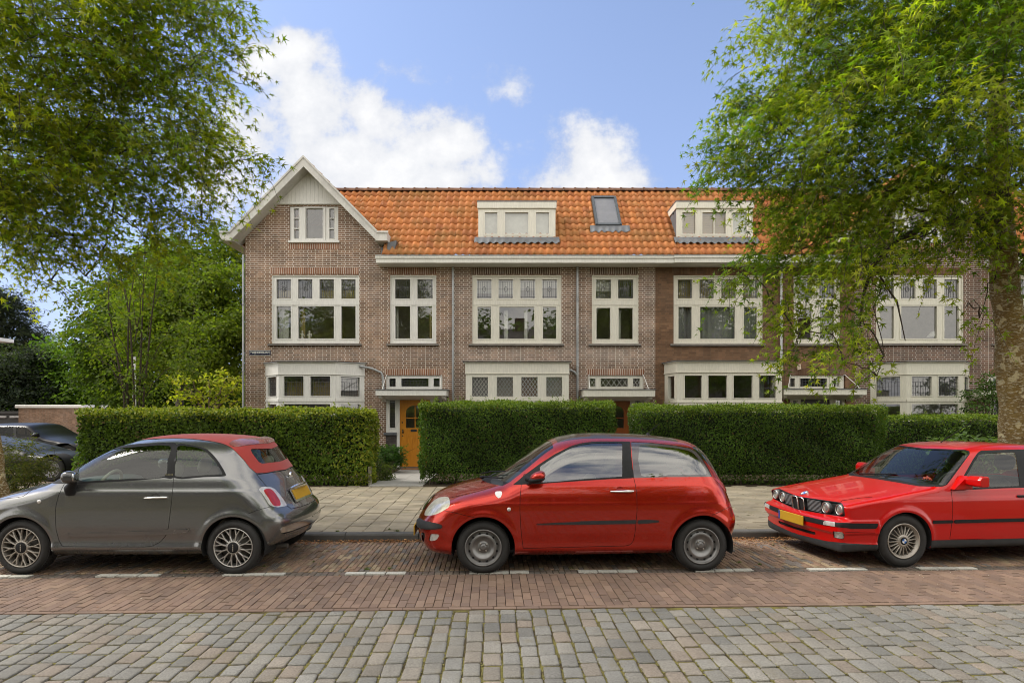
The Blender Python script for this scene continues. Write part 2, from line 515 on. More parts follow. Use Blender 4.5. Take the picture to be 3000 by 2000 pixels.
# dark row behind the white line
pave('border_row', -9.6, 9.6, 6.70, 6.855, .0685, .15, .0055, -.002, [(.13,.1,.085),(.12,.105,.09),(.15,.12,.095)], M_bay, .002, .003)
# --- kerb
def kerb():
    vs = []; fs = []; cs = []
    s = -14.0
    prof = [(8.45,-.05),(8.452,.075),(8.462,.094),(8.48,.102),(8.58,.103),(8.585,.06)]
    while s < 14:
        e = s+.995; b = len(vs); dz = rng.uniform(-.003,.003); dt = rng.uniform(-.004,.004)
        for ss in (s+.002, e-.002):
            for (t, z) in prof: vs.append((ss, t+dt, z+dz))
        n = len(prof)
        for i in range(n-1): fs.append((b+i, b+n+i, b+n+i+1, b+i+1))
        fs.append(tuple(range(b, b+n))); fs.append(tuple(range(b+2*n-1, b+n-1, -1)))
        k = rng.uniform(.85, 1.12)
        cs.extend([(.115*k,.112*k,.105*k)]*(2*n))
        s += 1.0
    me = np_mesh('kerb', st_arr(vs), fs, [paver_mat('kerb_stone', .85, .4, 300, .3, None, .4)], col=np.array(cs))
    tag(link('kerb', me), kind='structure')
kerb()
# --- pavement of concrete tiles
TL = [(.275,.236,.17),(.255,.22,.16),(.29,.248,.178),(.238,.208,.15),(.28,.238,.17),(.26,.222,.156)]
M_tile = paver_mat('pavement_tile', .9, .16, 240, .3, (.14,.13,.06), .25)
pave('pavement', -15, 13, 8.59, 14.15, .287, .288, .008, .1, TL, M_tile, .003, .005, tintj=.08, bev=.005,
     wmask=lambda s, t: ST(s, t)[1] < 13.72 or ST(s, t)[0] < -9.9)
sheet('pavement_bed', [(-16,8.58),(40,8.58),(40,14.4),(-16,14.4)], .089, joint_mat('tile_joint', (.1,.07,.035), (.1,.09,.03), .5, .65, 4))
# --- gardens, path, side street
M_soil = joint_mat('soil', (.07,.052,.034), (.055,.05,.022), .5, .7)
sheet('garden_soil', [(-9.6,13.75),(30,13.75),(30,18.1),(-9.6,18.1)], .096, M_soil, street=False)
def path_mesh(name, x0, x1, y0, y1, cols, rows):
    vs = []; fs = []; cs = []
    for i in range(cols):
        for j in range(rows):
            a0 = x0+(x1-x0)*i/cols+.002; a1 = x0+(x1-x0)*(i+1)/cols-.002
            b0 = y0+(y1-y0)*j/rows+.002; b1 = y0+(y1-y0)*(j+1)/rows-.002
            b = len(vs); z = .118+rng.uniform(-.001,.001)
            vs += [(a0,b0,.08),(a1,b0,.08),(a1,b1,.08),(a0,b1,.08),(a0,b0,z),(a1,b0,z),(a1,b1,z),(a0,b1,z)]
            fs += [(b+4,b+5,b+6,b+7),(b,b+1,b+5,b+4),(b+1,b+2,b+6,b+5),(b+2,b+3,b+7,b+6),(b+3,b,b+4,b+7)]
            k = rng.uniform(.95,1.05); cs += [(.36*k,.35*k,.325*k)]*8
    me = np_mesh(name, vs, fs, [paver_mat('path_slab', .8, .1, 200, .15)], col=np.array(cs))
    return tag(link(name, me), kind='structure')
path_mesh('path', -3.2, -2.0, 13.68, 17.62, 2, 6)
path_mesh('path', 2.55, 3.45, 13.68, 17.62, 2, 6)
t = NT('side_brick'); v = t.co()
br = t.n('ShaderNodeTexBrick', {'Vector': v, 'Color1': (.2,.15,.11,1), 'Color2': (.24,.18,.13,1), 'Mortar': (.1,.085,.06,1), 'Scale': 1.0, 'Mortar Size': .006, 'Brick Width': .2, 'Row Height': .1})
M_side = t.done(t.pr(color=t.mix(1.0, br.outputs[0], t.ramp(t.noise(2, 6, .6, v), [(.3,.75),(.7,1.15)]), 'MULTIPLY'), rough=.9))
sheet('side_street', [(-90,14.2),(-9.7,14.2),(-9.7,60),(-90,60)], .092, M_side, street=False)
# --- white line: groups of three painted bricks
M_white = paver_mat('line_paint', .8, .3, 70, .3)
def dashes():
    vs = []; fs = []; cs = []
    for c in (-6.6, -5.28, -3.92, -2.58, -1.27, .08, 1.28, 2.58, 3.87, 5.13, 6.45):
        s = c-.33
        for k in range(3):
            a0, a1 = s+k*.222+.007, s+(k+1)*.222-.007
            t0, t1 = 6.712+rng.uniform(-.002,.002), 6.805+rng.uniform(-.002,.002); z = .0085+rng.uniform(-.0015,.0015); b = len(vs)
            vs += [(a0,t0,-.02),(a1,t0,-.02),(a1,t1,-.02),(a0,t1,-.02),(a0,t0,z),(a1,t0,z),(a1,t1,z),(a0,t1,z)]
            fs += [(b+4,b+5,b+6,b+7),(b,b+1,b+5,b+4),(b+1,b+2,b+6,b+5),(b+2,b+3,b+7,b+6),(b+3,b,b+4,b+7)]
            g = rng.uniform(.88,1.06); cs += [(.5*g,.485*g,.43*g)]*8
    me = np_mesh('road_markings', st_arr(vs), fs, [M_white], col=np.array(cs))
    tag(link('road_markings', me), kind='structure')
dashes()
# --- fallen leaves along the kerb and weeds in the joints
def litter():
    vs = []; fs = []; cs = []
    def leafq(s, t, z, L, col):
        b = len(vs); a = rng.uniform(0, 6.28); dx, dy = math.cos(a)*L, math.sin(a)*L
        w = rng.uniform(.25,.5)
        h = rng.uniform(.002,.012)
        vs.extend([(s-dx,t-dy,z+.002),(s-dy*w,t+dx*w,z+h),(s+dx,t+dy,z+.003),(s+dy*w,t-dx*w,z+.5*h)])
        fs.append((b,b+1,b+2,b+3)); cs.extend([col]*4)
    OR = np.array([(.36,.15,.045),(.3,.12,.04),(.42,.21,.08),(.25,.11,.045),(.45,.27,.12),(.33,.17,.06)])
    for i in range(9500):
        s = rng.uniform(-9, 9)
        d = .5+.5*math.sin(s*2.1)+.4*math.sin(s*5.3+1)
        t = 8.445-abs(rng.normal(0, .035+.065*max(d,0)))
        z = .004+(.018*rng.random() if t > 8.40 else .0)
        leafq(s, t, z, rng.uniform(.007,.022), OR[rng.integers(6)]*rng.uniform(.75,1.35))
    for i in range(900):
        s = rng.uniform(2.3, 4.6); t = 8.44-abs(rng.normal(0,.35))
        if t > 6.9: leafq(s, t, .004, rng.uniform(.008,.022), OR[rng.integers(6)]*rng.uniform(.6,1.1))
    for i in range(800):
        s = rng.uniform(-9, 9); t = rng.uniform(5.6, 8.4)
        leafq(s, t, .004, rng.uniform(.004,.01), (OR[rng.integers(6)]*.8 if rng.random() < .75 else np.array((.5,.48,.4))))
    for i in range(500):
        s = rng.uniform(-9, 9); t = rng.uniform(8.6, 13.6)
        leafq(s, t, .106, rng.uniform(.005,.014), OR[rng.integers(6)]*.8)
    for i in range(26):
        s = rng.uniform(2.2, 4.8); t = rng.uniform(7.0, 10)
        leafq(s, t, .006 if t < 8.44 else .108, rng.uniform(.025,.05), np.array((.2,.24,.08)) if rng.random() < .6 else np.array((.4,.3,.2)))
    t_ = NT('dry_leaf')
    m = t_.done(t_.pr(color=t_.n('ShaderNodeAttribute', attribute_name='tint').outputs[0], rough=.8))
    me = np_mesh('fallen_leaves', st_arr(vs), np.array(fs), [m], col=np.array(cs))
    tag(link('fallen_leaves', me), kind='stuff')
litter()
def weeds():
    vs = []; fs = []; cs = []
    def tuft(s, t, z, n, hgt):
        for i in range(n):
            b = len(vs); a = rng.uniform(0,6.28); l = hgt*rng.uniform(.5,1.2); r = rng.uniform(.3,1.1)*l
            x, y = s+rng.normal(0,hgt*.6), t+rng.normal(0,hgt*.35); w = rng.uniform(.002,.005)
            vs.extend([(x-w*math.sin(a),y+w*math.cos(a),z),(x+w*math.sin(a),y-w*math.cos(a),z),(x+r*math.cos(a),y+r*math.sin(a),z+l)])
            fs.append((b,b+1,b+2)); k = rng.uniform(.7,1.25)
            cs.extend([(.12*k,.15*k,.04*k)]*3)
    for (s, t, n) in [(-1.4,6.93,60),(-1.15,6.95,40),(-1.32,8.62,60),(-2.15,8.62,50),(-1.45,8.75,25),(-5.2,6.9,30),(-2.1,7.3,20),(-2.6,7.1,30),(-3.4,6.9,25),(2.9,7.1,30),(3.1,7.0,30),(.9,6.9,15)]:
        tuft(s, t, .0 if t < 8.5 else .1, n, .022)
    for i in range(160):
        s = rng.uniform(-2.9,-1.0); t = rng.uniform(6.95,8.3); tuft(s, t, 0, 3, .009)
    # moss cushions in the joints of the setts
    for i in range(9000):
        c = rng.integers(0, 110); s = -7.6+c*.137+rng.normal(0,.005); t = rng.uniform(3.3,5.5)
        if math.sin(s*1.3+t*2.1)+math.sin(t*3.7-s*.8) < -.4: continue
        b = len(vs); r = rng.uniform(.003,.008); k = rng.uniform(.7,1.3); z = -.008+rng.uniform(0,.007); a = rng.uniform(0,2)
        for j in range(3): vs.append((s+r*math.cos(a+j*2.1), t+2.2*r*math.sin(a+j*2.1), z+rng.uniform(0,.003)))
        fs.append((b,b+1,b+2)); cs.extend([(.17*k,.155*k,.05*k)]*3)
    t_ = NT('weed')
    m = t_.done(t_.pr(color=t_.n('ShaderNodeAttribute', attribute_name='tint').outputs[0], rough=.8, spec=.2))
    me = np_mesh('weeds', st_arr(vs), np.array(fs), [m], col=np.array(cs))
    tag(link('weeds', me), kind='stuff')
weeds()
# ------------------------------------------------------------------ the terrace
YF = 18.0
def fx(u, Y=YF): return (u-1500)/F*Y
def fz(v, Y=YF): return CH+(UH-v)/F*Y

def brick_mat(name, c1, c2, mortar, msize=.011, bw=.2147, rh=.0607, patch=(.55,.5,.48), patch_amt=.25, grime=.35, squash=.52, soldier=False):
    t = NT(name)
    tc = t.n('ShaderNodeTexCoord')
    sp = t.n('ShaderNodeSeparateXYZ', {0: tc.outputs['Object']})
    a = t.math('ADD', sp.outputs[0], sp.outputs[1])
    if soldier: bw, rh = 1.9, .0535
    if soldier: vec = t.n('ShaderNodeCombineXYZ', {0: sp.outputs[2], 1: a, 2: 0.0}).outputs[0]
    else: vec = t.n('ShaderNodeCombineXYZ', {0: a, 1: sp.outputs[2], 2: 0.0}).outputs[0]
    wob = t.noise(3.0, 2, .5, vec, out=1)
    vec2 = t.n('ShaderNodeVectorMath', {0: vec, 1: t.n('ShaderNodeVectorMath', {0: wob, 1: (.006,.006,0)}, operation='MULTIPLY')}, operation='ADD').outputs[0]
    br = t.n('ShaderNodeTexBrick', {'Vector': vec2, 'Color1': (0,0,0,1), 'Color2': (1,1,1,1), 'Mortar': (.5,.5,.5,1), 'Scale': 1.0, 'Mortar Size': msize/2,
             'Mortar Smooth': .15, 'Bias': 0.0, 'Brick Width': bw, 'Row Height': rh}, offset=0.0 if soldier else .5, offset_frequency=2, squash=squash, squash_frequency=2)
    hue = t.ramp(br.outputs[0], [(0, c1), (.55, c2), (1, tuple(min(1, x*1.25) for x in c2))])
    n1 = t.ramp(t.noise(1.1, 6, .65, vec), [(.35, 1-grime), (.65, 1+grime*.4)])
    brick = t.mix(1.0, hue, n1, 'MULTIPLY')
    brick = t.mix(1.0, brick, t.ramp(t.noise(90, 3, .6, vec), [(.3,.85),(.7,1.15)]), 'MULTIPLY')
    pf = t.ramp(t.noise(.7, 7, .68, vec), [(.5, 0), (.72, patch_amt)])
    brick = t.mix(pf, brick, patch)
    mo = t.mix(1.0, mortar, t.ramp(t.noise(2.2, 5, .6, vec), [(.3,.75),(.7,1.1)]), 'MULTIPLY')
    c = t.mix(br.outputs[1], brick, mo)
    h = t.math('ADD', t.math('MULTIPLY', br.outputs[1], -.6), t.math('MULTIPLY', t.noise(110, 4, .6, vec), .25))
    return t.done(t.pr(color=c, rough=.88, normal=t.bump(h, .5, .008), spec=.3))

MORT = (.74,.68,.59)
M_brA = brick_mat('brick_pointed', (.175,.098,.06), (.25,.147,.092), MORT, msize=.0125, patch_amt=.12)
M_brB = brick_mat('brick_pointed_pale', (.168,.1,.068), (.24,.15,.104), MORT, msize=.0125, patch_amt=.22)
M_brC = brick_mat('brick_brown', (.15,.082,.046), (.205,.112,.062), (.17,.115,.075), patch=(.1,.08,.06), patch_amt=.45)
M_brD = brick_mat('brick_striped', (.1,.055,.036), (.16,.085,.055), (.5,.46,.4), msize=.012, patch=(.12,.1,.08), patch_amt=.35)
M_solA = brick_mat('brick_soldier', (.2,.085,.045), (.265,.12,.065), MORT, soldier=True, squash=1.0)
M_solC = brick_mat('brick_soldier_brown', (.12,.062,.036), (.16,.085,.048), (.15,.1,.065), soldier=True, squash=1.0)
M_plinth = brick_mat('brick_plinth', (.06,.05,.046), (.085,.07,.066), (.055,.048,.042), grime=.2)
def paint(name, c, rough=.42, var=.06):
    t = NT(name); v = t.co()
    f = t.ramp(t.noise(1.5, 6, .65, v), [(.3, 1-var*1.6), (.7, 1+var*.4)])
    st = t.ramp(t.noise(9, 6, .7, t.co(scale=(6,6,.5))), [(.42, .88), (.6, 1.0)])
    c2 = t.mix(1.0, t.mix(1.0, c, f, 'MULTIPLY'), st, 'MULTIPLY')
    return t.done(t.pr(color=c2, rough=rough, normal=t.bump(t.noise(40, 3, .5, v), .04, .01)))
M_pA = paint('paint_white', (.8,.785,.74), .42, .04)
M_pB = paint('paint_cream', (.76,.73,.635), .42, .04)
M_pC = paint('paint_ivory', (.76,.725,.62), .42, .04)
M_pD = paint('paint_stone', (.7,.675,.565), .42, .04)
M_fas = paint('paint_fascia', (.76,.745,.68), .5, .08)
M_barge = paint('paint_weathered', (.68,.66,.61), .6, .2)
M_glass = glass_mat('window_glass', (.8,.82,.8), 2.1)
M_frost = glass_mat('window_glass_old', (.6,.62,.58), 1.75)
M_lead = plain('lead', (.12,.127,.138), .55, .0, .3, 5, .2, 40)
M_leadbar = plain('lead_came', (.1,.1,.105), .5)
M_whitebar = plain('pale_came', (.5,.49,.45), .5)
M_stone = plain('sill_stone', (.17,.15,.13), .85, 0, .3, 5, .3)
M_zinc = plain('zinc', (.36,.37,.375), .42, .35, .22, 4)
M_dark = plain('black_trim', (.02,.02,.022), .5)
M_room = plain('room_wall', (.5,.45,.37), .9)
M_blind = plain('blind', (.62,.6,.56), .85)
M_blindy = plain('blind_ochre', (.3,.2,.08), .85)
def curtain_mat(name, c):
    t = NT(name)
    return t.done(t.pr(color=t.mix(1.0, c, t.ramp(t.noise(30, 4, .6, t.co(scale=(3,1,.2))), [(.3,.8),(.7,1.15)]), 'MULTIPLY'), rough=.9, sheen=.3))
M_cur_g = curtain_mat('curtain_grey', (.22,.22,.225))
M_cur_w = curtain_mat('curtain_white', (.62,.61,.56))
M_cur_y = curtain_mat('curtain_ochre', (.36,.27,.1))
def tile_mat():
    t = NT('pantile'); v = t.co()
    at = t.n('ShaderNodeAttribute', attribute_name='tint').outputs[0]
    c = t.mix(1.0, at, t.ramp(t.noise(60, 5, .65, v), [(.3,.8),(.7,1.18)]), 'MULTIPLY')
    li = t.ramp(t.noise(1.1, 8, .72, v), [(.47, 0), (.68, .75)])
    c = t.mix(li, c, (.22,.125,.03))
    sp = t.ramp(t.noise(26, 5, .7, v), [(.62, 0), (.74, .7)])
    c = t.mix(sp, c, (.12,.06,.03))
    return t.done(t.pr(color=c, rough=.75, normal=t.bump(t.noise(80, 4, .6, v), .25, .008)))
M_tile_r = tile_mat()
M_ridge = plain('ridge_dark', (.17,.085,.05), .85, 0, .4, 3, .3)
def wood_mat(name, c1, c2, rough=.32):
    t = NT(name); v = t.co(scale=(26, 26, 1.6))
    w = t.noise(2.2, 6, .6, v)
    c = t.ramp(w, [(.3, c1), (.7, c2)])
    return t.done(t.pr(color=c, rough=rough, coat=.5, coat_rough=.12))
M_wood = wood_mat('door_wood', (.50,.175,.013), (.66,.28,.028))
M_wood2 = wood_mat('door_mahogany', (.2,.055,.012), (.3,.085,.018))
M_brass = plain('dark_brass', (.12,.09,.05), .35, .8)
M_doorD = plain('door_dark', (.04,.03,.025), .4)

def plate(mb, w, z0, z1, holes, dep, org, ang=0.0, mi=0, top=None, back=True):
    """a plate standing on the line from org along ang, with rectangular holes, thickness dep inwards; top(a) clips it"""
    xs = sorted({0.0, w, *[h[0] for h in holes], *[h[1] for h in holes]})
    zs = sorted({z0, z1, *[h[2] for h in holes], *[h[3] for h in holes]})
    xs = [x for x in xs if -1e-9 <= x <= w+1e-9]; zs = [z for z in zs if z0-1e-9 <= z <= z1+1e-9]
    c, s = math.cos(ang), math.sin(ang)
    def P(a, d, z): return (org[0]+a*c-d*s, org[1]+a*s+d*c, z)
    solid = {}
    for i in range(len(xs)-1):
        for k in range(len(zs)-1):
            cx, cz = (xs[i]+xs[i+1])/2, (zs[k]+zs[k+1])/2
            if any(h[0] < cx < h[1] and h[2] < cz < h[3] for h in holes): continue
            solid[(i,k)] = 1
    for (i, k) in solid:
        a0, a1, b0, b1 = xs[i], xs[i+1], zs[k], zs[k+1]
        pts = [(a0,b0),(a1,b0),(a1,b1),(a0,b1)]
        if top is not None:
            for (n0, n1, d) in top:          # keep n0*a+n1*z <= d
                out = []
                for q in range(len(pts)):
                    p, r_ = pts[q], pts[(q+1) % len(pts)]
                    fp, fr = n0*p[0]+n1*p[1]-d, n0*r_[0]+n1*r_[1]-d
                    if fp <= 0: out.append(p)
                    if (fp < 0) != (fr < 0) and fp != fr:
                        tt = fp/(fp-fr); out.append((p[0]+tt*(r_[0]-p[0]), p[1]+tt*(r_[1]-p[1])))
                pts = out
                if len(pts) < 3: break
            if len(pts) < 3: continue
        mb.poly([P(a, 0, z) for a, z in pts], mi)
        if back: mb.poly([P(a, dep, z) for a, z in reversed(pts)], mi)
        if (i-1,k) not in solid: mb.poly([P(a0,dep,b0),P(a0,0,b0),P(a0,0,b1),P(a0,dep,b1)], mi) if top is None or b1 < 6 else None
        if (i+1,k) not in solid: mb.poly([P(a1,0,b0),P(a1,dep,b0),P(a1,dep,b1),P(a1,0,b1)], mi) if top is None or b1 < 6 else None
        if (i,k-1) not in solid: mb.poly([P(a0,dep,b0),P(a1,dep,b0),P(a1,0,b0),P(a0,0,b0)], mi)
        if (i,k+1) not in solid and (top is None or b1 < 6): mb.poly([P(a0,0,b1),P(a1,0,b1),P(a1,dep,b1),P(a0,dep,b1)], mi)

def glazing(parent, org, ang, w, z0, z1, panes, mat, name='window', rails=(), lead=None, glass=None, rim=.038, dep=.075, sub=True, open_bottom=False):
    """frame with sashes (one mesh), its panes and leaded lights as sub-parts. panes in (a0,a1,z0,z1) along the plate"""
    mb = MB()
    plate(mb, w, z0, z1, panes, dep, org, ang)
    c, s = math.cos(ang), math.sin(ang)
    def bx(a0, a1, d0, d1, b0, b1):
        vs = [(org[0]+a*c-d*s, org[1]+a*s+d*c, z) for z in (b0, b1) for a, d in ((a0,d0),(a1,d0),(a1,d1),(a0,d1))]
        mb.add(vs, [(0,3,2,1),(4,5,6,7),(0,1,5,4),(1,2,6,5),(2,3,7,6),(3,0,4,7)])
    for (a0, a1, b0, b1) in panes:                  # sash: a proud rim with a shadow gap
        d0, d1 = -.012, .002
        r_ = min(rim, (a1-a0)*.3)
        bx(a0-r_, a1+r_, d0, d1, b0-r_, b0); bx(a0-r_, a1+r_, d0, d1, b1, b1+r_)
        bx(a0-r_, a0, d0, d1, b0, b1); bx(a1, a1+r_, d0, d1, b0, b1)
    for (a0, a1, b0, b1, pr_) in rails: bx(a0, a1, -pr_, .002, b0, b1)
    o = mb.build(name, [mat], parent)
    pm = MB()
    for (a0, a1, b0, b1) in panes:
        pm.add([(org[0]+a*c-.045*s, org[1]+a*s+.045*c, z) for a, z in ((a0-.005,b0-.005),(a1+.005,b0-.005),(a1+.005,b1+.005),(a0-.005,b1+.005))], [(0,1,2,3)])
    p = pm.build('pane', [glass or M_glass], o)
    if lead:
        lm = MB()
        def bar(p0, p1, wd, d=.036):
            v = Vector((p1[0]-p0[0], p1[1]-p0[1])); 
            if v.length < 1e-6: return
            n = Vector((-v.y, v.x)).normalized()*wd/2
            q = [(p0[0]+n.x,p0[1]+n.y),(p1[0]+n.x,p1[1]+n.y),(p1[0]-n.x,p1[1]-n.y),(p0[0]-n.x,p0[1]-n.y)]
            vs = [(org[0]+a*c-dd*s, org[1]+a*s+dd*c, z) for dd in (d, d+.008) for a, z in q]
            lm.add(vs, [(3,2,1,0),(4,5,6,7),(0,1,5,4),(1,2,6,5),(2,3,7,6),(3,0,4,7)])
        kind, idx = lead
        for (a0, a1, b0, b1) in [panes[i] for i in idx]:
            W, H = a1-a0, b1-b0
            if kind == 'tulip':
                for f in (.1, .9): bar((a0+W*f, b0), (a0+W*f, b1), .011)
                for f in (.26,.37,.5,.63,.74): bar((a0+W*f, b0+H*.08), (a0+W*f, b1-H*.08), .009)
                for f in (.08,.92): bar((a0, b0+H*f), (a1, b0+H*f), .011)
                bar((a0, b0+H*.5), (a1, b0+H*.5), .009)
                cx, cz = (a0+a1)/2, (b0+b1)/2
                pts = [(cx+.1*W*math.cos(k*.785), cz+.14*H*math.sin(k*.785)) for k in range(8)]
                for k in range(8): bar(pts[k], pts[(k+1) % 8], .011)
            elif kind == 'comb':
                n = max(5, int(W/.07))
                for k in range(1, n): bar((a0+W*k/n, b0), (a0+W*k/n, b0+H*(.92 if k % 2 else .72)), .007)
                for f in (.14,.5,.72,.9): bar((a0, b0+H*f), (a1, b0+H*f), .008)
                bar((a0,b0+H*.98),(a1,b0+H*.98),.012)
            elif kind == 'grid':
                n = max(2, round(W/.085)); m = max(2, round(H/.085))
                for k in range(1, n): bar((a0+W*k/n, b0), (a0+W*k/n, b1), .008)
                for k in range(1, m): bar((a0, b0+H*k/m), (a1, b0+H*k/m), .008)
            elif kind == 'diamond':
                st = max(.1, W/5); sl_ = 1.45
                k = -8
                while k < 12:
                    for sg in (1, -1):
                        # z = b0 + sg*sl*(a-a0-k*st) clipped to the pane
                        A0 = a0+k*st
                        lo, hi = a0, a1
                        za = lambda a: (b0 if sg > 0 else b1)+sg*sl_*(a-A0)
                        t0 = A0; t1 = A0+H/sl_
                        q0, q1 = max(lo, t0), min(hi, t1)
                        if q1 > q0+.005: bar((q0, za(q0)), (q1, za(q1)), .014)
                    k += 1
        lm.build('leaded_light', [M_whitebar if kind == 'diamond' else M_leadbar], o)
    return o

def curtain(parent, a0, a1, Y, z0, z1, mat, name='curtain', amp=.03, waves=9):
    n = max(8, int(waves*8)); vs = []; fs = []
    for i in range(n+1):
        f = i/n; x = a0+(a1-a0)*f
        y = Y+amp*math.sin(f*waves*6.283+rng.uniform(-.2,.2))*(.6+.4*math.sin(f*7))
        vs += [(x,y,z0),(x,y,z1)]
    for i in range(n): fs.append((2*i,2*i+2,2*i+3,2*i+1))
    mb = MB(); mb.add(vs, fs, 0, True)
    return mb.build(name, [mat], parent)

def pantiles(x0, x1, ye, ze, yr, zr, parent, name='roof', keep=None, seed=3, tw=.2, rows=None, axis='x'):
    """wave-profile clay tiles on the plane from the eave line to the ridge line; axis 'x': rows run along x"""
    ra = np.random.default_rng(seed)
    L = math.hypot(yr-ye, zr-ze); rows = rows or round(L/.325)
    dy, dz = (yr-ye)/L, (zr-ze)/L; ny, nz = -dz, dy        # up-slope and outward normal
    if nz < 0: ny, nz = -ny, -nz
    nc = max(1, round(abs(x1-x0)/tw)); w = (x1-x0)/nc
    pu = np.array([0,.1,.22,.36,.5,.64,.76,.88,1.0]); ph = np.array([.000,.022,.042,.05,.040,.018,.003,-.004,.0])
    K = len(pu); V = []; Fc = []; C = []
    for r_ in range(rows):
        s0 = L*r_/rows-.02; s1 = L*(r_+1)/rows+.03
        for c in range(nc):
            b = len(V); jj = ra.normal(0,.003); jr = ra.normal(0,.004)
            if keep and not keep(x0+w*(c+.5), ye+dy*s0, ze+dz*s0): continue
            for q, (s, hh) in enumerate(((s0,-.012),(s0,.032),(s1,.0))):
                for k in range(K):
                    h = ph[k]*(1 if hh != -.012 else 1)+hh+jj
                    x = x0+w*(c+pu[k])
                    ss = s+(jr if q < 2 else 0)
                    if axis == 'x': V.append((x, ye+dy*ss+ny*h, ze+dz*ss+nz*h))
                    else: V.append((ye+dy*ss+ny*h, x, ze+dz*ss+nz*h))
            for q in range(2):
                for k in range(K-1):
                    f = (b+q*K+k, b+q*K+k+1, b+(q+1)*K+k+1, b+(q+1)*K+k)
                    Fc.append(f if axis == 'x' else f[::-1])
            base = np.array([(.46,.16,.04),(.43,.148,.038),(.5,.178,.046),(.38,.125,.035),(.46,.168,.048)])[ra.integers(5)]
            C += [base*ra.uniform(.86,1.1)]*(3*K)
    me = np_mesh(name, V, np.array(Fc), [M_tile_r], smooth=True, col=np.array(C))
    return link(name, me, parent, True)

def ridge(x0, x1, y, z, parent, r=.12):
    mb = MB(); n = max(1, round((x1-x0)/.36)); w = (x1-x0)/n
    for i in range(n):
        a = x0+i*w
        prof = []
        for (xx, rr) in ((a, r*1.12), (a+.05, r*1.14), (a+.055, r), (a+w, r*.96)):
            prof.append((xx, rr))
        vs = []; K = 8
        for (xx, rr) in prof:
            for k in range(K+1):
                th = math.pi*k/K
                vs.append((xx, y+rr*math.cos(th), z-.06+rr*math.sin(th)))
        fs = []
        for q in range(3):
            for k in range(K): fs.append((q*(K+1)+k, (q+1)*(K+1)+k, (q+1)*(K+1)+k+1, q*(K+1)+k+1))
        fs.append(tuple(range(K, -1, -1)))
        mb.add(vs, fs, 0, True)
    return mb.build('ridge_tile', [M_ridge], parent)

GUT_Y, EAVE_Z = 17.46, 6.2
RIDGE_Y, RIDGE_Z = 19.72, 8.84
def lintel(h, u0, u1, v0, v1, mat):
    mb = MB(); mb.box(fx(u0), fx(u1), YF-.004, YF+.1, fz(v1), fz(v0))
    return mb.build('lintel', [mat], h)
def sill(o, u0, u1, v0, v1, mat=None):
    mb = MB(); mb.box(fx(u0), fx(u1), YF-.07, YF+.08, fz(v1), fz(v0), 0, .008)
    return mb.build('sill', [mat or M_stone], o)

def facade_window(h, du, frame, tops, lows, paintm, lead, lintm, small=False, glass=None):
    """two-tier window: leaded upper lights over larger lower lights"""
    u0, u1, v0, v1 = frame
    org = (fx(u0+du), YF+.05); zz0, zz1 = fz(v1), fz(v0)
    P = [(fx(a+du)-org[0], fx(b+du)-org[0], fz(d), fz(c)) for (a, b, c, d) in tops+lows]
    w = fx(u1+du)-org[0]
    rails = [(.0, w, fz(893), fz(879), .022)]
    o = glazing(h, org, 0, w, zz0, zz1, P, paintm, rails=rails, lead=(lead, list(range(len(tops)))) if lead else None, glass=glass)
    # an outer moulding of the frame
    mb = MB()
    mb.box(org[0]-.012, org[0]+.03, YF+.02, YF+.06, zz0, zz1); mb.box(org[0]+w-.03, org[0]+w+.012, YF+.02, YF+.06, zz0, zz1)
    mb.box(org[0]+.0305, org[0]+w-.0305, YF+.02, YF+.06, zz1-.035, zz1+.01); mb.box(org[0]+.0305, org[0]+w-.0305, YF+.015, YF+.06, zz0-.01, zz0+.05)
    mb.build('frame_moulding', [paintm], o)
    sill(o, u0+du-10, u1+du+7, v1, v1+6.5)
    lintel(h, u0+du-5, u1+du-1, 784, 802.5, lintm)
    return o

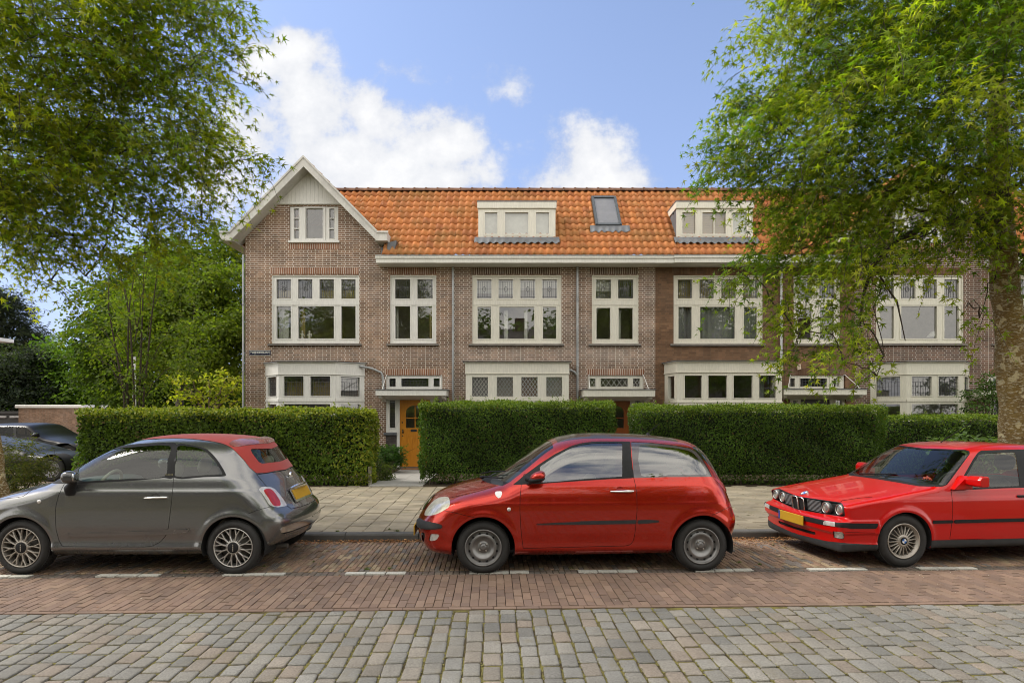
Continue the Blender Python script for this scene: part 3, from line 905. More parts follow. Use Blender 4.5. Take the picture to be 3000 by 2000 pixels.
def canopy(h, u0, u1, paintm, vt=1139, vb=1159, Y=17.2, curved=False, transom=None, pane_us=None, tv=(1099,1139), lead='grid'):
    x0, x1 = fx(u0, Y), fx(u1, Y); zt, zb = fz(vt, Y), fz(vb, Y)
    mb = MB()
    mb.box(x0, x1, Y, YF-.002, zb+.03, zt-.03)
    mb.box(x0-.02, x1+.02, Y-.025, Y+.04, zb, zt-.025, 0, .012)              # fascia
    mb.box(x0-.02, x0+.03, Y+.041, YF-.002, zb, zt-.025); mb.box(x1-.03, x1+.02, Y+.041, YF-.002, zb, zt-.025)
    mb.box(x0-.045, x1+.045, Y-.05, YF-.002, zt-.026, zt-.006, 1)               # lead-covered top
    # boxed soffit sloping to the door head
    vs = [(x0+.12,Y+.25,zb+.031),(x1-.12,Y+.25,zb+.031),(x1-.12,YF,zb-.1),(x0+.12,YF,zb-.1),(x0+.12,YF,zb+.031),(x1-.12,YF,zb+.031)]
    mb.add(vs, [(3,2,1,0),(0,4,3),(1,2,5)])
    o = mb.build('canopy', [paintm, M_lead], h)
    for x in (x0+.08, x1-.08):
        b = MB()
        prof = [(Y+.1,zb-.0),(Y+.1,zb-.05),(Y+.14,zb-.075),(Y+.2,zb-.07),(Y+.3,zb-.09),(Y+.55,zb-.13),(YF,zb-.17),(YF,zb)]
        b.prism([(p[0], p[1]) for p in prof], x-.04, x+.04, 'yz')
        b.build('bracket', [paintm], o)
    for (ut, sgn) in ((transom[0]+3, 1), (transom[1]-3, -1)):
        s_ = MB()
        xt = fx(ut); xb = x0+.16 if sgn > 0 else x1-.16
        zt2 = fz(tv[0]-1)
        s_.tube([(xt, YF-.01, zt2), (xt*.94+xb*.06, YF-.07, zt2+.0), (xb, Y+.1, zt+.06), (xb, Y+.06, zt+.03), (xb, Y+.05, zt-.01)], .011, 8)
        s_.box(xb-.04, xb+.04, Y+.02, Y+.08, zt-.004, zt+.004)
        s_.build('stay', [M_pA], o)
    # transom light above the canopy
    org = (fx(transom[0]), YF+.04)
    P = [(fx(a)-org[0], fx(b)-org[0], fz(1131.5), fz(1108)) for a, b in pane_us]
    glazing(h, org, 0, fx(transom[1])-org[0], fz(tv[1]), fz(tv[0]), P, paintm, name='transom_window', lead=(lead, list(range(len(P)))), rim=.022)
    return o

def dormer(h, u0, u1, panes, paintm, blinds, cheek, mull=()):
    Y = 17.97; x0, x1 = fx(u0, Y), fx(u1, Y); zb, zt = fz(696, Y), fz(591, Y); zf = fz(611.5, Y)
    def roofY(z): return GUT_Y+.04+(z-EAVE_Z-.02)/(RIDGE_Z-EAVE_Z-.02)*(RIDGE_Y-GUT_Y-.04)
    mb = MB()
    yt = roofY(zt)+.15
    for (xa, xb) in ((x0, x0+.06), (x1-.06, x1)):
        vs = []
        for x in (xa, xb): vs += [(x,Y+.03,zb-.06),(x,roofY(zb)+.25,zb-.06),(x,yt,zt-.02),(x,Y+.03,zt-.02)]
        mb.add(vs, [(0,1,2,3),(7,6,5,4),(0,4,5,1),(1,5,6,2),(2,6,7,3),(3,7,4,0)], cheek)
    mb.box(x0-.035, x1+.035, Y-.06, yt+.2, zt-.012, zt+.012, 1)
    mb.box(x0-.025, x1+.025, Y-.05, Y+.03, zf, zt-.0125, 0, .008)
    mb.box(x0-.025, x0+.025, Y+.031, yt-.1, zf, zt-.0125, 0); mb.box(x1-.025, x1+.025, Y+.031, yt-.1, zf, zt-.0125, 0)
    o = mb.build('dormer', [paintm, M_lead], h)
    org = (x0+.005, Y)
    P = [(fx(a, Y)-org[0], fx(b, Y)-org[0], fz(685.5, Y), fz(622.5, Y)) for a, b in panes]
    w = glazing(o, org, 0, x1-.005-org[0], zb, zf-.002, P, paintm, name='dormer_window')
    for i, (a0, a1, b0, b1) in enumerate(P):
        mat, kind = blinds[i]
        bm = MB()
        if kind == 'pleat':
            n = 12
            for k in range(n):
                zz = b0+(b1-b0)*k/n
                bm.box(org[0]+a0-.03, org[0]+a1+.03, Y+.09, Y+.11+.0*k, zz+.004, zz+(b1-b0)/n-.004)
                bm.box(org[0]+a0-.03, org[0]+a1+.03, Y+.1, Y+.125, zz-.004, zz+.0035)
        else:
            bm.box(org[0]+a0-.03, org[0]+a1+.03, Y+.09, Y+.1, b0-.03, b1+.03)
        bm.build('blind', [mat], o)
    if mull:
        mm = MB()
        for u in mull: mm.box(fx(u, Y)-.013, fx(u, Y)+.013, Y-.002, Y+.05, P[0][2]-.004, P[0][3]+.004)
        mm.build('glazing_bar', [paintm], o)
    # lead apron dressed over the tiles
    ap = MB(); n = 60; vs = []; fs = []
    xa, xb = x0-.1, x1+.1
    for i in range(n+1):
        f = i/n; x = xa+(xb-xa)*f
        zl = zb-.22+.03*math.sin(f*(xb-xa)/.2*6.283)+.01*math.sin(f*37)
        for q, z in enumerate((zb+.0, zb-.1, zl)):
            y = roofY(z)-.14-(.02*math.sin(f*(xb-xa)/.2*6.283) if q else .0)
            vs.append((x, y, z))
    for i in range(n):
        for q in range(2): fs.append((i*3+q, i*3+q+1, (i+1)*3+q+1, (i+1)*3+q))
    ap.add(vs, fs, 0, True)
    ap.build('lead_apron', [M_lead], o)
    return o

def downpipe(h, x, z0, z1, Y=YF-.07, r=.036, name='downpipe', mat=None, shoe=None):
    mb = MB()
    mb.tube([(x,Y,z0),(x,Y,z1)] if shoe is None else [(x,Y,z0),(x,Y,z1-.25)]+shoe, r, 10)
    z = z0+.9
    while z < z1-.3:
        mb.lathe([(r+.001,-.025),(r+.007,-.02),(r+.007,.02),(r+.001,.025)], 10, 'z', (x,Y,z)); 
        mb.box(x-.015, x+.015, Y+r, YF-.001, z-.012, z+.012)
        z += 1.95
    return mb.build(name, [mat or M_zinc], h)

def bay(h, plan, zt, zfas, z1, z0, faces, paintm, lead, roof_over=.09, rails_z=None, blinds=None):
    """bay window on a plan of wall points; faces[i] = list of (f0,f1,z0,z1) panes along segment i (fractions of its length)"""
    n = len(plan)
    mb = MB()
    # roof board and fascia box
    def off(d):
        out = []
        for i, p in enumerate(plan):
            if i == 0: q = (p[0]-d, YF)
            elif i == n-1: q = (p[0]+d, YF)
            else:
                a = Vector(plan[i])-Vector(plan[i-1]); b = Vector(plan[i+1])-Vector(plan[i])
                na = Vector((a.y,-a.x)).normalized(); nb = Vector((b.y,-b.x)).normalized()
                m = (na+nb); m = m/max(m.length**2/2, .3)
                q = (p[0]+m.x*d, p[1]+m.y*d)
            out.append(q)
        return out
    r0 = [(p[0], min(p[1], YF-.002)) for p in off(roof_over)]; mb.prism([(p[0],p[1]) for p in r0][::-1], zt-.018, zt, 'xy', 1)
    r1 = [(p[0], min(p[1], YF-.002)) for p in off(roof_over*.55)]; mb.prism(r1[::-1], zt-.05, zt-.0185, 'xy', 0)
    r2 = [(p[0], min(p[1], YF-.002)) for p in off(.015)]; mb.prism(r2[::-1], zfas, zt-.0505, 'xy', 0)
    r3 = [(p[0], min(p[1], YF-.002)) for p in off(.03)]; mb.prism(r3[::-1], zfas-.02, zfas-.0005, 'xy', 0)
    o = mb.build('bay_window', [paintm, M_lead], h)
    for i in range(n-1):
        a, b = Vector(plan[i]), Vector(plan[i+1]); L = (b-a).length; ang = math.atan2(b.y-a.y, b.x-a.x)
        if i == 0: b = b-(b-a).normalized()*.004; L -= .004
        if i == n-2: a = a+(b-a).normalized()*.004; L -= .004
        P = [(f0*L, f1*L, c, d) for (f0, f1, c, d) in faces[i]]
        tops = [k for k, p in enumerate(P) if p[2] > 2.0]
        glazing(o, (a.x, a.y), ang, L, z0, zfas-.021, P, paintm, name='bay_sash', rim=.026, glass=M_glass,
                rails=[(0, L, rails_z[0], rails_z[1], .02)] if rails_z else (), lead=(lead, tops) if lead else None)
    return o

# ---------------------------------------------------------------- one house of the row
def shell(name, u0, u1, holes, brick, label, gable=None, du=0, base=(0,0)):
    x0, x1 = fx(u0), fx(u1)
    h = empty(name, ((x0+x1)/2, YF, .1), 0, label, 'house', 'houses of the terrace')
    mb = MB()
    H = [(fx(a)-x0, fx(b)-x0, fz(d), fz(c)) for (a, b, c, d) in holes]
    top = None; z1 = 6.12
    if gable:
        gc, gz, k, gr = gable                     # centre, apex height, slope, right end of the gable wall
        z1 = 9.0
        # left part under the gable, right part under the eaves
        wl = gr-x0
        Hl = [q for q in H if q[0] < wl-.01]
        plate(mb, wl, .05, z1, Hl, .3, (x0, YF), 0, 0, top=[(k, 1, gz+k*(gc-x0)), (-k, 1, gz-k*(gc-x0))])
        Hr = [(a-wl, b-wl, c, d) for (a, b, c, d) in H if a > wl-.01]
        plate(mb, x1-gr, .05, 6.12, Hr, .3, (gr, YF), 0, 0)
    else:
        plate(mb, x1-x0, .05, z1, H, .3, (x0, YF), 0, 0)
    mb.box(x0, x0+.25, YF+.301, 26, .05, 6.1); mb.box(x1-.25, x1-.003, YF+.301, 26, .05, 6.1); mb.box(x0, x1-.003, 26, 26.3, .05, 6.1)
    mb.build('wall', [brick], h)
    rm = MB()
    rm.box(x0+.26, x1-.26, 20.6, 20.7, .1, 8.0); rm.box(x0+.26, x1-.26, YF+.31, 20.59, .12, .2); rm.box(x0+.26, x1-.26, YF+.35, 20.59, 3.25, 3.45); rm.box(x0+.26, x1-.26, YF+.35, 20.59, 5.95, 6.1)
    rm.build('interior', [M_room], h)
    pl = MB(); 
    return h

A_TOP = [(808.5,850.6,817,874),(871.6,913.7,817,874),(934.7,976.8,817,874),(998.6,1040.7,817,874)]
A_LOW = [(808.5,850.6,896,991),(872,977,896,991),(998.6,1040.7,896,991)]
A2_TOP = [(1156.6,1201,817,874),(1222,1267.5,817,874)]
A2_LOW = [(1157,1201,896,991),(1222.5,1265.5,896,991)]

def wingable(h, du):
    org = (fx(848.7+du), YF+.04); w = fx(991+du)-org[0]
    P = []
    for (a, b) in ((860.5,874.5),(964,977.5)):
        for (c, d) in ((610,637.5),(640,667),(670,697.5)): P.append((fx(a+du)-org[0], fx(b+du)-org[0], fz(d), fz(c)))
    P.append((fx(896+du)-org[0], fx(944.5+du)-org[0], fz(697), fz(609.5)))
    o = glazing(h, org, 0, w, fz(706), fz(604), P[:0]+[P[-1]]+[(q[0],q[1],q[2],q[3]) for q in P[:-1]], M_pA, name='gable_window', rim=.014)
    mb = MB()
    a0, a1 = fx(889+du), fx(952+du)
    for (x, xx) in ((a0-.003,a0+.05),(a1-.05,a1+.003)): mb.box(x, xx, YF+.012, YF+.039, fz(704.5), fz(605.5))
    mb.box(a0+.0505, a1-.0505, YF+.012, YF+.039, fz(704.5), fz(699)); mb.box(a0+.0505, a1-.0505, YF+.012, YF+.039, fz(608.2), fz(605.5))
    mb.build('casement', [M_pA], o)
    s_ = MB(); s_.box(fx(845+du), fx(996+du), YF-.06, YF+.06, fz(712), fz(706.3), 0, .008); s_.build('sill', [M_pA], o)
    l_ = MB(); l_.box(fx(846+du), fx(996+du), YF-.004, YF+.1, fz(729.5), fz(713)); l_.build('lintel', [M_solA], h)

def gable_roof(h, gc, gz, k, half, du):
    """barge boards, soffit, boarding and the cross roof behind them"""
    Y0 = 17.5
    ap = gz+.32
    th = .2
    mb = MB()
    ez = ap-k*half
    n = math.hypot(1, k)
    for sg in (-1, 1):
        # front board as a slanted prism following the slope
        pts = [(gc, ap), (gc+sg*half, ez), (gc+sg*half, ez-th*n*.95), (gc, ap-th*n)]
        if sg < 0: pts = pts[::-1]
        mb.prism(pts, Y0, Y0+.035, 'xz')
        # return at the eave
        x0, x1 = sorted((gc+sg*half, gc+sg*(half+.31)))
        mb.box(x0, x1, Y0, Y0+.035, ez-th*n*.95-.005, ez-.03)
        mb.box(x0-.0, x1+.03*(sg > 0), Y0-.03, Y0-.0005, ez-.06, ez-.005)
        xs = gc+sg*(half+.29)
        mb.box(min(xs, xs+sg*.02), max(xs, xs+sg*.02), Y0+.036, YF+3.0, ez-.27, ez-.03)
        # eave soffit
        xa, xb = sorted((gc+sg*(half-.05), gc+sg*(half+.285)))
        mb.box(xa, xb, Y0+.036, YF+3.0, ez-.27, ez-.255)
        # slanted soffit under the roof
        q0, q1 = (gc, ap-th*n+.02), (gc+sg*half, ez-th*n*.95+.02)
        vs = [(q0[0],Y0+.036,q0[1]),(q1[0],Y0+.036,q1[1]),(q1[0],YF+.2,q1[1]),(q0[0],YF+.2,q0[1])]
        mb.add(vs, [(0,1,2,3)])
        # top moulding
        pts = [(gc, ap+.03), (gc+sg*(half+.02), ez+.02), (gc+sg*half, ez-.035), (gc, ap-.035)]
        if sg < 0: pts = pts[::-1]
        mb.prism(pts, Y0-.03, Y0-.0005, 'xz')
    o = mb.build('bargeboard', [M_barge], h)
    # boarding in the peak
    bd = MB()
    zb = fz(597); zt = ap-.3
    nb = 17; hw = (zt-zb)/k+.1; w = 2*hw/nb
    for i in range(nb):
        x0 = gc-hw+i*w; x1 = x0+w-.0035
        xm = (x0+x1)/2
        ztop = zt-k*abs(xm-gc)+.15
        if ztop < zb+.05: continue
        t0 = zt-k*abs(x0-gc)+.12; t1 = zt-k*abs(x1-gc)+.12
        pts = [(x0,zb-.015),(xm-.02,zb-.03),(xm+.02,zb-.03),(x1,zb-.015),(x1,max(t1,zb)),(x0,max(t0,zb))]
        if x0 < gc < x1: pts.insert(5, (gc, zt+.12))
        bd.prism(pts, YF-.035, YF-.006, 'xz')
    bd.box(gc-hw, gc+hw, YF-.05, YF-.036, zb-.02, zb+.02)
    bd.build('boarding', [paint('paint_boarding', (.76,.745,.69))], h)
    ridge_y = (ap-EAVE_Z)/(RIDGE_Z-EAVE_Z)*(RIDGE_Y-GUT_Y)+GUT_Y
    for sg in (-1, 1):
        pantiles(Y0+.04, 23.5, gc+sg*(half+.1), ez-.13, gc, ap-.06, h, 'gable_roof', seed=11+sg, axis='y')

def gutter(h, x0, x1, dz=0.0, dy=0.0):
    mb = MB()
    Y = GUT_Y+dy
    mb.box(x0, x1, Y, Y+.03, 6.0+dz, 6.165+dz)
    mb.box(x0-.015, x1, Y-.03, Y-.0005, 6.12+dz, 6.2+dz, 0, .01)
    mb.box(x0-.02, x1, Y-.045, Y+.02, 6.2005+dz, 6.212+dz, 1)
    mb.box(x0, x1, Y+.0305, YF-.003, 6.0+dz, 6.018+dz)
    mb.box(x0, x0+.03, Y+.031, YF-.003, 6.019+dz, 6.2+dz)
    mb.box(x0, x1, Y+.031, YF+.1, 6.185+dz, 6.199+dz, 1)
    return mb.build('gutter', [M_fas, M_zinc], h)

def corner_house(name, du, label, brick, sol, pm, bay_pm, gz_adj=0, full=True, street=False):
    uL, uR = (718.6+du, 1333) if du == 0 else (2503, 1333+du)
    holes = [(796+du,1052.6+du,806,1007),(1143+du,1278+du,806,1007),(848.7+du,991+du,604,707),(1130.7+du,1296+du,1099,1139.5),(1130+du,1296+du,1139.5,1374),(800+du,1045+du,1090,1340)]
    gc = fx(906+du)
    h = shell(name, uL, uR, holes, brick, label, gable=(gc, 8.8, 1.02, fx(1126+du)))
    facade_window(h, du, (796,1052.6,806,1006.5), A_TOP, A_LOW, pm, 'tulip', sol)
    facade_window(h, du, (1143,1278,806,1006.5), A2_TOP, A2_LOW, pm, 'tulip', sol)
    wingable(h, du)
    gable_roof(h, gc, 8.72, 1.02, 2.08, du)
    x0 = fx(1126+du)
    xr = fx(1333+du)
    roof = pantiles(gc+.2, xr, GUT_Y+.02, EAVE_Z+.03, RIDGE_Y, RIDGE_Z, h, 'roof', seed=5 if du == 0 else 8, keep=lambda x, y, z: x > x0+.05 or z > 8.75-1.02*abs(x-gc)+.1 and y > 18.05)
    ridge(gc+.2, xr, RIDGE_Y, RIDGE_Z+.05, roof)
    fr = MB(); fr.box(fx(uL)+.3, xr, RIDGE_Y+.02, 26.2, RIDGE_Z-.12, RIDGE_Z-.05); fr.build('flat_roof', [M_lead], roof)
    gutter(h, x0-.13, xr)
    downpipe(h, fx(1333+du)-.05, .1, 6.0)
    if du == 0: downpipe(h, fx(uL)-.03, .1, 6.35, r=.03)
    # lead saddle where the gable eave meets the tiles
    sd_ = MB(); e = gc+2.08
    sd_.prism([(e+.3,6.62),(e+.55,6.68),(e+.5,6.42),(e+.4,6.3),(e+.28,6.36)], 17.62, 18.1, 'xz'); sd_.tube([(e+.12,17.75,6.5),(e+.12,17.75,6.22)], .04, 8)
    sd_.build('lead_saddle', [M_lead], roof)
    lintel(h, 1128.6+du, 1296.3+du, 1080, 1098.5, sol)
    # bay
    yb = 17.33
    plan = [(fx(779+du), YF), (fx(779+du)+.63, yb), (fx(1067.6+du)-.66, yb), (fx(1067.6+du), YF)]
    zt, zf = fz(1057.5, yb), fz(1095, yb)
    zA, zB = fz(1159.5, yb), fz(1102, yb); zC, zD = 1.0, fz(1183, yb)
    side = [(.17,.83,zA,zB),(.17,.83,zC,zD)]
    front = [(.09,.44,zA,zB),(.56,.91,zA,zB),(.09,.91,zC,zD)]
    b = bay(h, plan, zt, zf, 0, .7, [side, front, side], bay_pm, 'comb', rails_z=(fz(1176,yb), fz(1168,yb)))
    low = MB(); low.prism([(p[0],min(p[1],YF-.003)) for p in plan][::-1], .08, .699, 'xy'); low.build('bay_base', [brick], b)
    if du == 0:
        for (a0, a1) in ((plan[1][0]+.1, plan[1][0]+.7), (plan[1][0]+.85, plan[2][0]-.05)):
            curtain(b, a0, a1, yb+.35, zA-.1, zB-.12, M_cur_y, 'blind', .01, 3)
        # waste pipe from the bay roof to the wall
        wp = MB(); xr_ = plan[3][0]
        wp.tube([(xr_-.1,17.85,zt-.1),(xr_+.25,17.9,zt-.17),(xr_+.5,YF-.06,zt-.28),(xr_+.56,YF-.06,zt-.42),(xr_+.57,YF-.06,fz(1142))], .035, 10)
        wp.build('waste_pipe', [M_zinc], h)
    # door bay: canopy, transom, side lights, door
    canopy(h, 1102.6+du, 1305+du, pm, transom=(1130.7+du, 1296+du), pane_us=[(1140+du,1158.5+du),(1175+du,1255+du),(1270+du,1287.5+du)], Y=17.2)
    entrance(h, 1130.7+du, 1296+du, 1170.5+du, 1259.8+du, M_wood if du == 0 else M_doorD, pm, 'comb', brick)
    return h

def entrance(h, u0, u1, d0, d1, woodm, pm, lead, brick):
    Y = YF+.06
    x0, x1 = fx(u0), fx(u1); a, b = fx(d0), fx(d1); zt = fz(1167)
    mb = MB()
    mb.box(a-.085, a, Y-.05, Y+.1, .14, zt); mb.box(b, b+.085, Y-.05, Y+.1, .14, zt)          # posts
    mb.box(x0, x1, Y-.05, Y+.1, zt+.0005, fz(1139.6))
    o = mb.build('door_frame', [pm], h)
    for (p0, p1) in ((x0, a-.0855), (b+.0855, x1)):
        w = p1-p0
        glazing(h, (p0, Y-.04), 0, w, fz(1266), zt-.001, [(w*.34, w*.86, fz(1253), fz(1172))] if p0 < a else [(w*.2,w*.72,fz(1253),fz(1172))], pm, name='side_light', lead=(lead, [0]), rim=.018)
        low = MB(); low.box(p0-.03*(p0 > a), p1, YF+.0, YF+.2, .05, fz(1274)); low.box(p0-.06, p1+.0, YF-.05, YF+.15, fz(1274)+.0005, fz(1266)-.0005, 1, .006)
        low.build('plinth', [M_plinth, M_lead], h)
    st = MB(); st.box(a-.2, b+.2, YF-.1, YF+.3, .08, .138, 0, .01); st.build('doorstep', [M_stone], h)
    # door leaf with an arched four-light window and a raised panel
    W = b-a; zb = .142; H = zt-zb
    dm = MB()
    gx0, gx1 = a+W*.2, b-W*.2; g0, g1, gs = zb+H*.57, zb+H*.9, zb+H*.80
    arc = [(gx0+(gx1-gx0)*(.5-.5*math.cos(t)), gs+(g1-gs)*math.sin(t)) for t in np.linspace(0, math.pi, 17)]
    # leaf pieces round the opening
    dm.box(a, gx0, Y, Y+.045, zb, zt-.002); dm.box(gx1, b, Y, Y+.045, zb, zt-.002); dm.box(gx0+.0005, gx1-.0005, Y, Y+.045, zb, g0)
    pts = [(gx0+.0005, zt-.002)]+[(p[0], p[1]) for p in arc]+[(gx1-.0005, zt-.002)]
    for i in range(len(arc)-1):
        p, q = arc[i], arc[i+1]
        dm.prism([(p[0],p[1]),(q[0],q[1]),(q[0],zt-.002),(p[0],zt-.002)], Y+.0005, Y+.0445, 'xz')
    dm.box((a+b)/2-.014, (a+b)/2+.014, Y+.004, Y+.04, g0, g1-.01); dm.box(gx0, gx1, Y-.012, Y+.04, g0+(g1-g0)*.42, g0+(g1-g0)*.42+.028)
    pz0, pz1 = zb+H*.14, zb+H*.46
    for (q0, q1) in ((a+W*.2, a+W*.47), (a+W*.53, b-W*.2)):
        dm.box(q0, q1, Y-.006, Y+.0005, pz0, pz0+.02); dm.box(q0, q1, Y-.006, Y+.0005, pz1-.02, pz1)
        dm.box(q0, q0+.018, Y-.006, Y+.0005, pz0+.0205, pz1-.0205); dm.box(q1-.018, q1, Y-.006, Y+.0005, pz0+.0205, pz1-.0205)
        dm.box(q0+.05, q1-.05, Y-.01, Y+.0005, pz0+.06, pz1-.06, 0, .008)
    dm.box(a+.015, b-.015, Y-.022, Y+.0005, zb+.005, zb+.035, 0, .008)
    d = dm.build('door', [woodm], h)
    pm_ = MB(); pm_.poly([(gx0,Y+.02,g0),(gx1,Y+.02,g0)]+[(p[0],Y+.02,p[1]) for p in arc[::-1]]); pm_.build('pane', [M_glass], d)
    hd = MB(); hx = a+W*.1
    hd.lathe([(.001,-.0),(.022,.0),(.024,-.01),(.012,-.03),(.02,-.05),(.024,-.062),(.016,-.075),(.001,-.078)], 14, 'y', (hx, Y, zb+H*.52))
    hd.box(hx-.02, hx+.02, Y-.008, Y-.0005, zb+H*.49, zb+H*.55, 0, .004)
    hd.build('handle', [M_brass], d)
    for (dx, k) in ((-.015,.65),(-.01,.455)):
        lk = MB(); lk.lathe([(.001,-.012),(.02,-.011),(.022,-.001)], 12, 'y', (hx+dx, Y, zb+H*k)); lk.build('lock', [M_brass], d)
    lb = MB(); lb.box((a+b)/2-.13, (a+b)/2+.05, Y-.012, Y-.0005, zb+H*.515, zb+H*.55, 0, .006); lb.build('letterbox', [M_dark], d)
    return d

def mid_house(name, uL, uR, du1, du2, label, brick, sol, pm, bayk, curt=None, seed=1, glass=None):
    """du1/du2: shift of the large and the small window against the corner house"""
    e0 = 1734+du2; tr = (e0-12.5, e0+152)
    holes = [(1383.7+du1,1645+du1,806,1008),(1734+du2,1870.5+du2,806,1008),(tr[0],tr[1],1099,1139.5),(tr[0],tr[1],1139.5,1374),(1380+du1,1650+du1,1095,1340)]
    h = shell(name, uL, uR, holes, brick, label)
    k = 1645-1383.7
    T = [(1397,1439.6),(1460.7,1503),(1524.8,1567.8),(1588.9,1632)]
    facade_window(h, du1, (1383.7,1645,806,1007.5), [(a,b,818,873) for a, b in T], [(1399,1438,898,991.6),(1463,1565.5,898,991.6),(1590.7,1630,898,991.6)], pm, 'tulip', sol, glass=glass)
    facade_window(h, du2, (1734,1870.5,806,1007.5), [(1746,1791,818,873),(1811.7,1856,818,873)], [(1748,1788.7,901,992.5),(1813,1854.8,901,992.5)], pm, 'tulip', sol, glass=glass)
    x0, x1 = fx(uL), fx(uR)
    roof = pantiles(x0+.003, x1, GUT_Y+.02, EAVE_Z+.03, RIDGE_Y, RIDGE_Z, h, 'roof', seed=seed)
    ridge(x0, x1, RIDGE_Y, RIDGE_Z+.05, roof)
    fr = MB(); fr.box(x0, x1-.005, RIDGE_Y+.02, 26.2, RIDGE_Z-.12, RIDGE_Z-.05); fr.build('flat_roof', [M_lead], roof)
    return h, tr

hA = corner_house('gabled_house', 0, 'red brick corner house with white boarded gable, street name plate and orange front door', M_brA, M_solA, M_pA, M_pA)

hB, trB = mid_house('terraced_house', 1333, 1920, 0, 0, 'pale pointed brick house with diamond-leaded box bay, cream frames and a skylight', M_brB, brick_mat('brick_soldier_dark', (.1,.062,.045), (.14,.085,.06), MORT, soldier=True, squash=1.0), M_pB, 'box', seed=21)
gutter(hB, fx(1333), fx(1962)-.001)
downpipe(hB, fx(1691), 2.2, 6.0)
bp = MB(); bp.tube([(fx(1667),YF-.08,fz(1083)),(fx(1680),YF-.07,fz(1088)),(fx(1690),YF-.07,fz(1098))], .032, 10); bp.build('branch_pipe', [M_zinc], hB)
bp = MB(); bp.tube([(fx(1691),YF-.07,2.25),(fx(1693),YF-.07,2.1),(fx(1710),17.6,fz(1150,17.6))], .034, 10); bp.build('branch_pipe', [M_zinc], hB)
yb = 17.45
zA, zB = fz(1161,yb), fz(1104,yb); Z1, Z0 = fz(1183,yb), 1.0
pB = [(fx(1364.6,yb),YF),(fx(1364.6,yb),yb),(fx(1666.3,yb),yb),(fx(1666.3,yb),YF)]
Lb = 1666.3-1364.6
b = bay(hB, pB, fz(1058,yb), fz(1093,yb), 0, .7, [[(.25,.75,zA,zB)], [((a-1364.6)/Lb,(c-1364.6)/Lb,zA,zB) for a, c in ((1383,1429.6),(1455.5,1502.5),(1527.5,1575),(1600.5,1646.8))]+[(.06,.94,Z0,Z1)], [(.25,.75,zA,zB)]], M_pB, 'diamond', rails_z=(fz(1172,yb), fz(1168,yb)))
lo = MB(); lo.box(pB[0][0], pB[2][0], yb+.003, YF-.003, .08, .699); lo.build('bay_base', [M_brB], b)
for (a0, a1) in ((1383,1430),(1527,1575)):
    curtain(b, fx(a0-4,yb), fx(a1+4,yb), yb+.3, zA-.1, zB+.05, plain('curtain_brick', (.25,.15,.11), .9) if a0 == 1527 else M_cur_g, 'curtain', .012, 3)
for (a0, a1) in ((1396,1441),(1460,1504),(1524,1569),(1588,1633)):
    v1 = {1396: 856, 1460: 858, 1524: 846, 1588: 840}[a0]
    curtain(hB, fx(a0), fx(a1), YF+.2, fz(v1), fz(814), M_blind, 'blind', .004, 2)
curtain(hB, fx(1745), fx(1792), YF+.2, fz(850), fz(814), M_blind, 'blind', .004, 2)
curtain(hB, fx(1476), fx(1488), YF+.22, fz(993), fz(905), M_cur_w, 'curtain', .015, 2)  # pale strip modelled in place of a reflection in the pane
curtain(hB, fx(1536), fx(1546), YF+.22, fz(993), fz(905), M_cur_w, 'curtain', .015, 2)  # second pale strip, likewise imitating a reflection in the glass
curtain(hB, fx(1813), fx(1822), YF+.22, fz(993), fz(905), M_cur_w, 'curtain', .015, 2)
canopy(hB, 1712, 1917, M_pB, 1138.5, 1162, transom=trB, pane_us=[(1727.5,1745),(1760,1840),(1855.5,1875)], lead='diamond')
lintel(hB, 1720, 1887, 1080, 1098.5, M_solA)
entrance(hB, trB[0], trB[1], 1756.7, 1846.6, M_wood2, M_pB, 'diamond', M_brB)
dormer(hB, 1401, 1627.6, [(1420.5,1457),(1480,1547.5),(1570.5,1608)], M_pB, [(M_blind,'flat')]*3, 0)
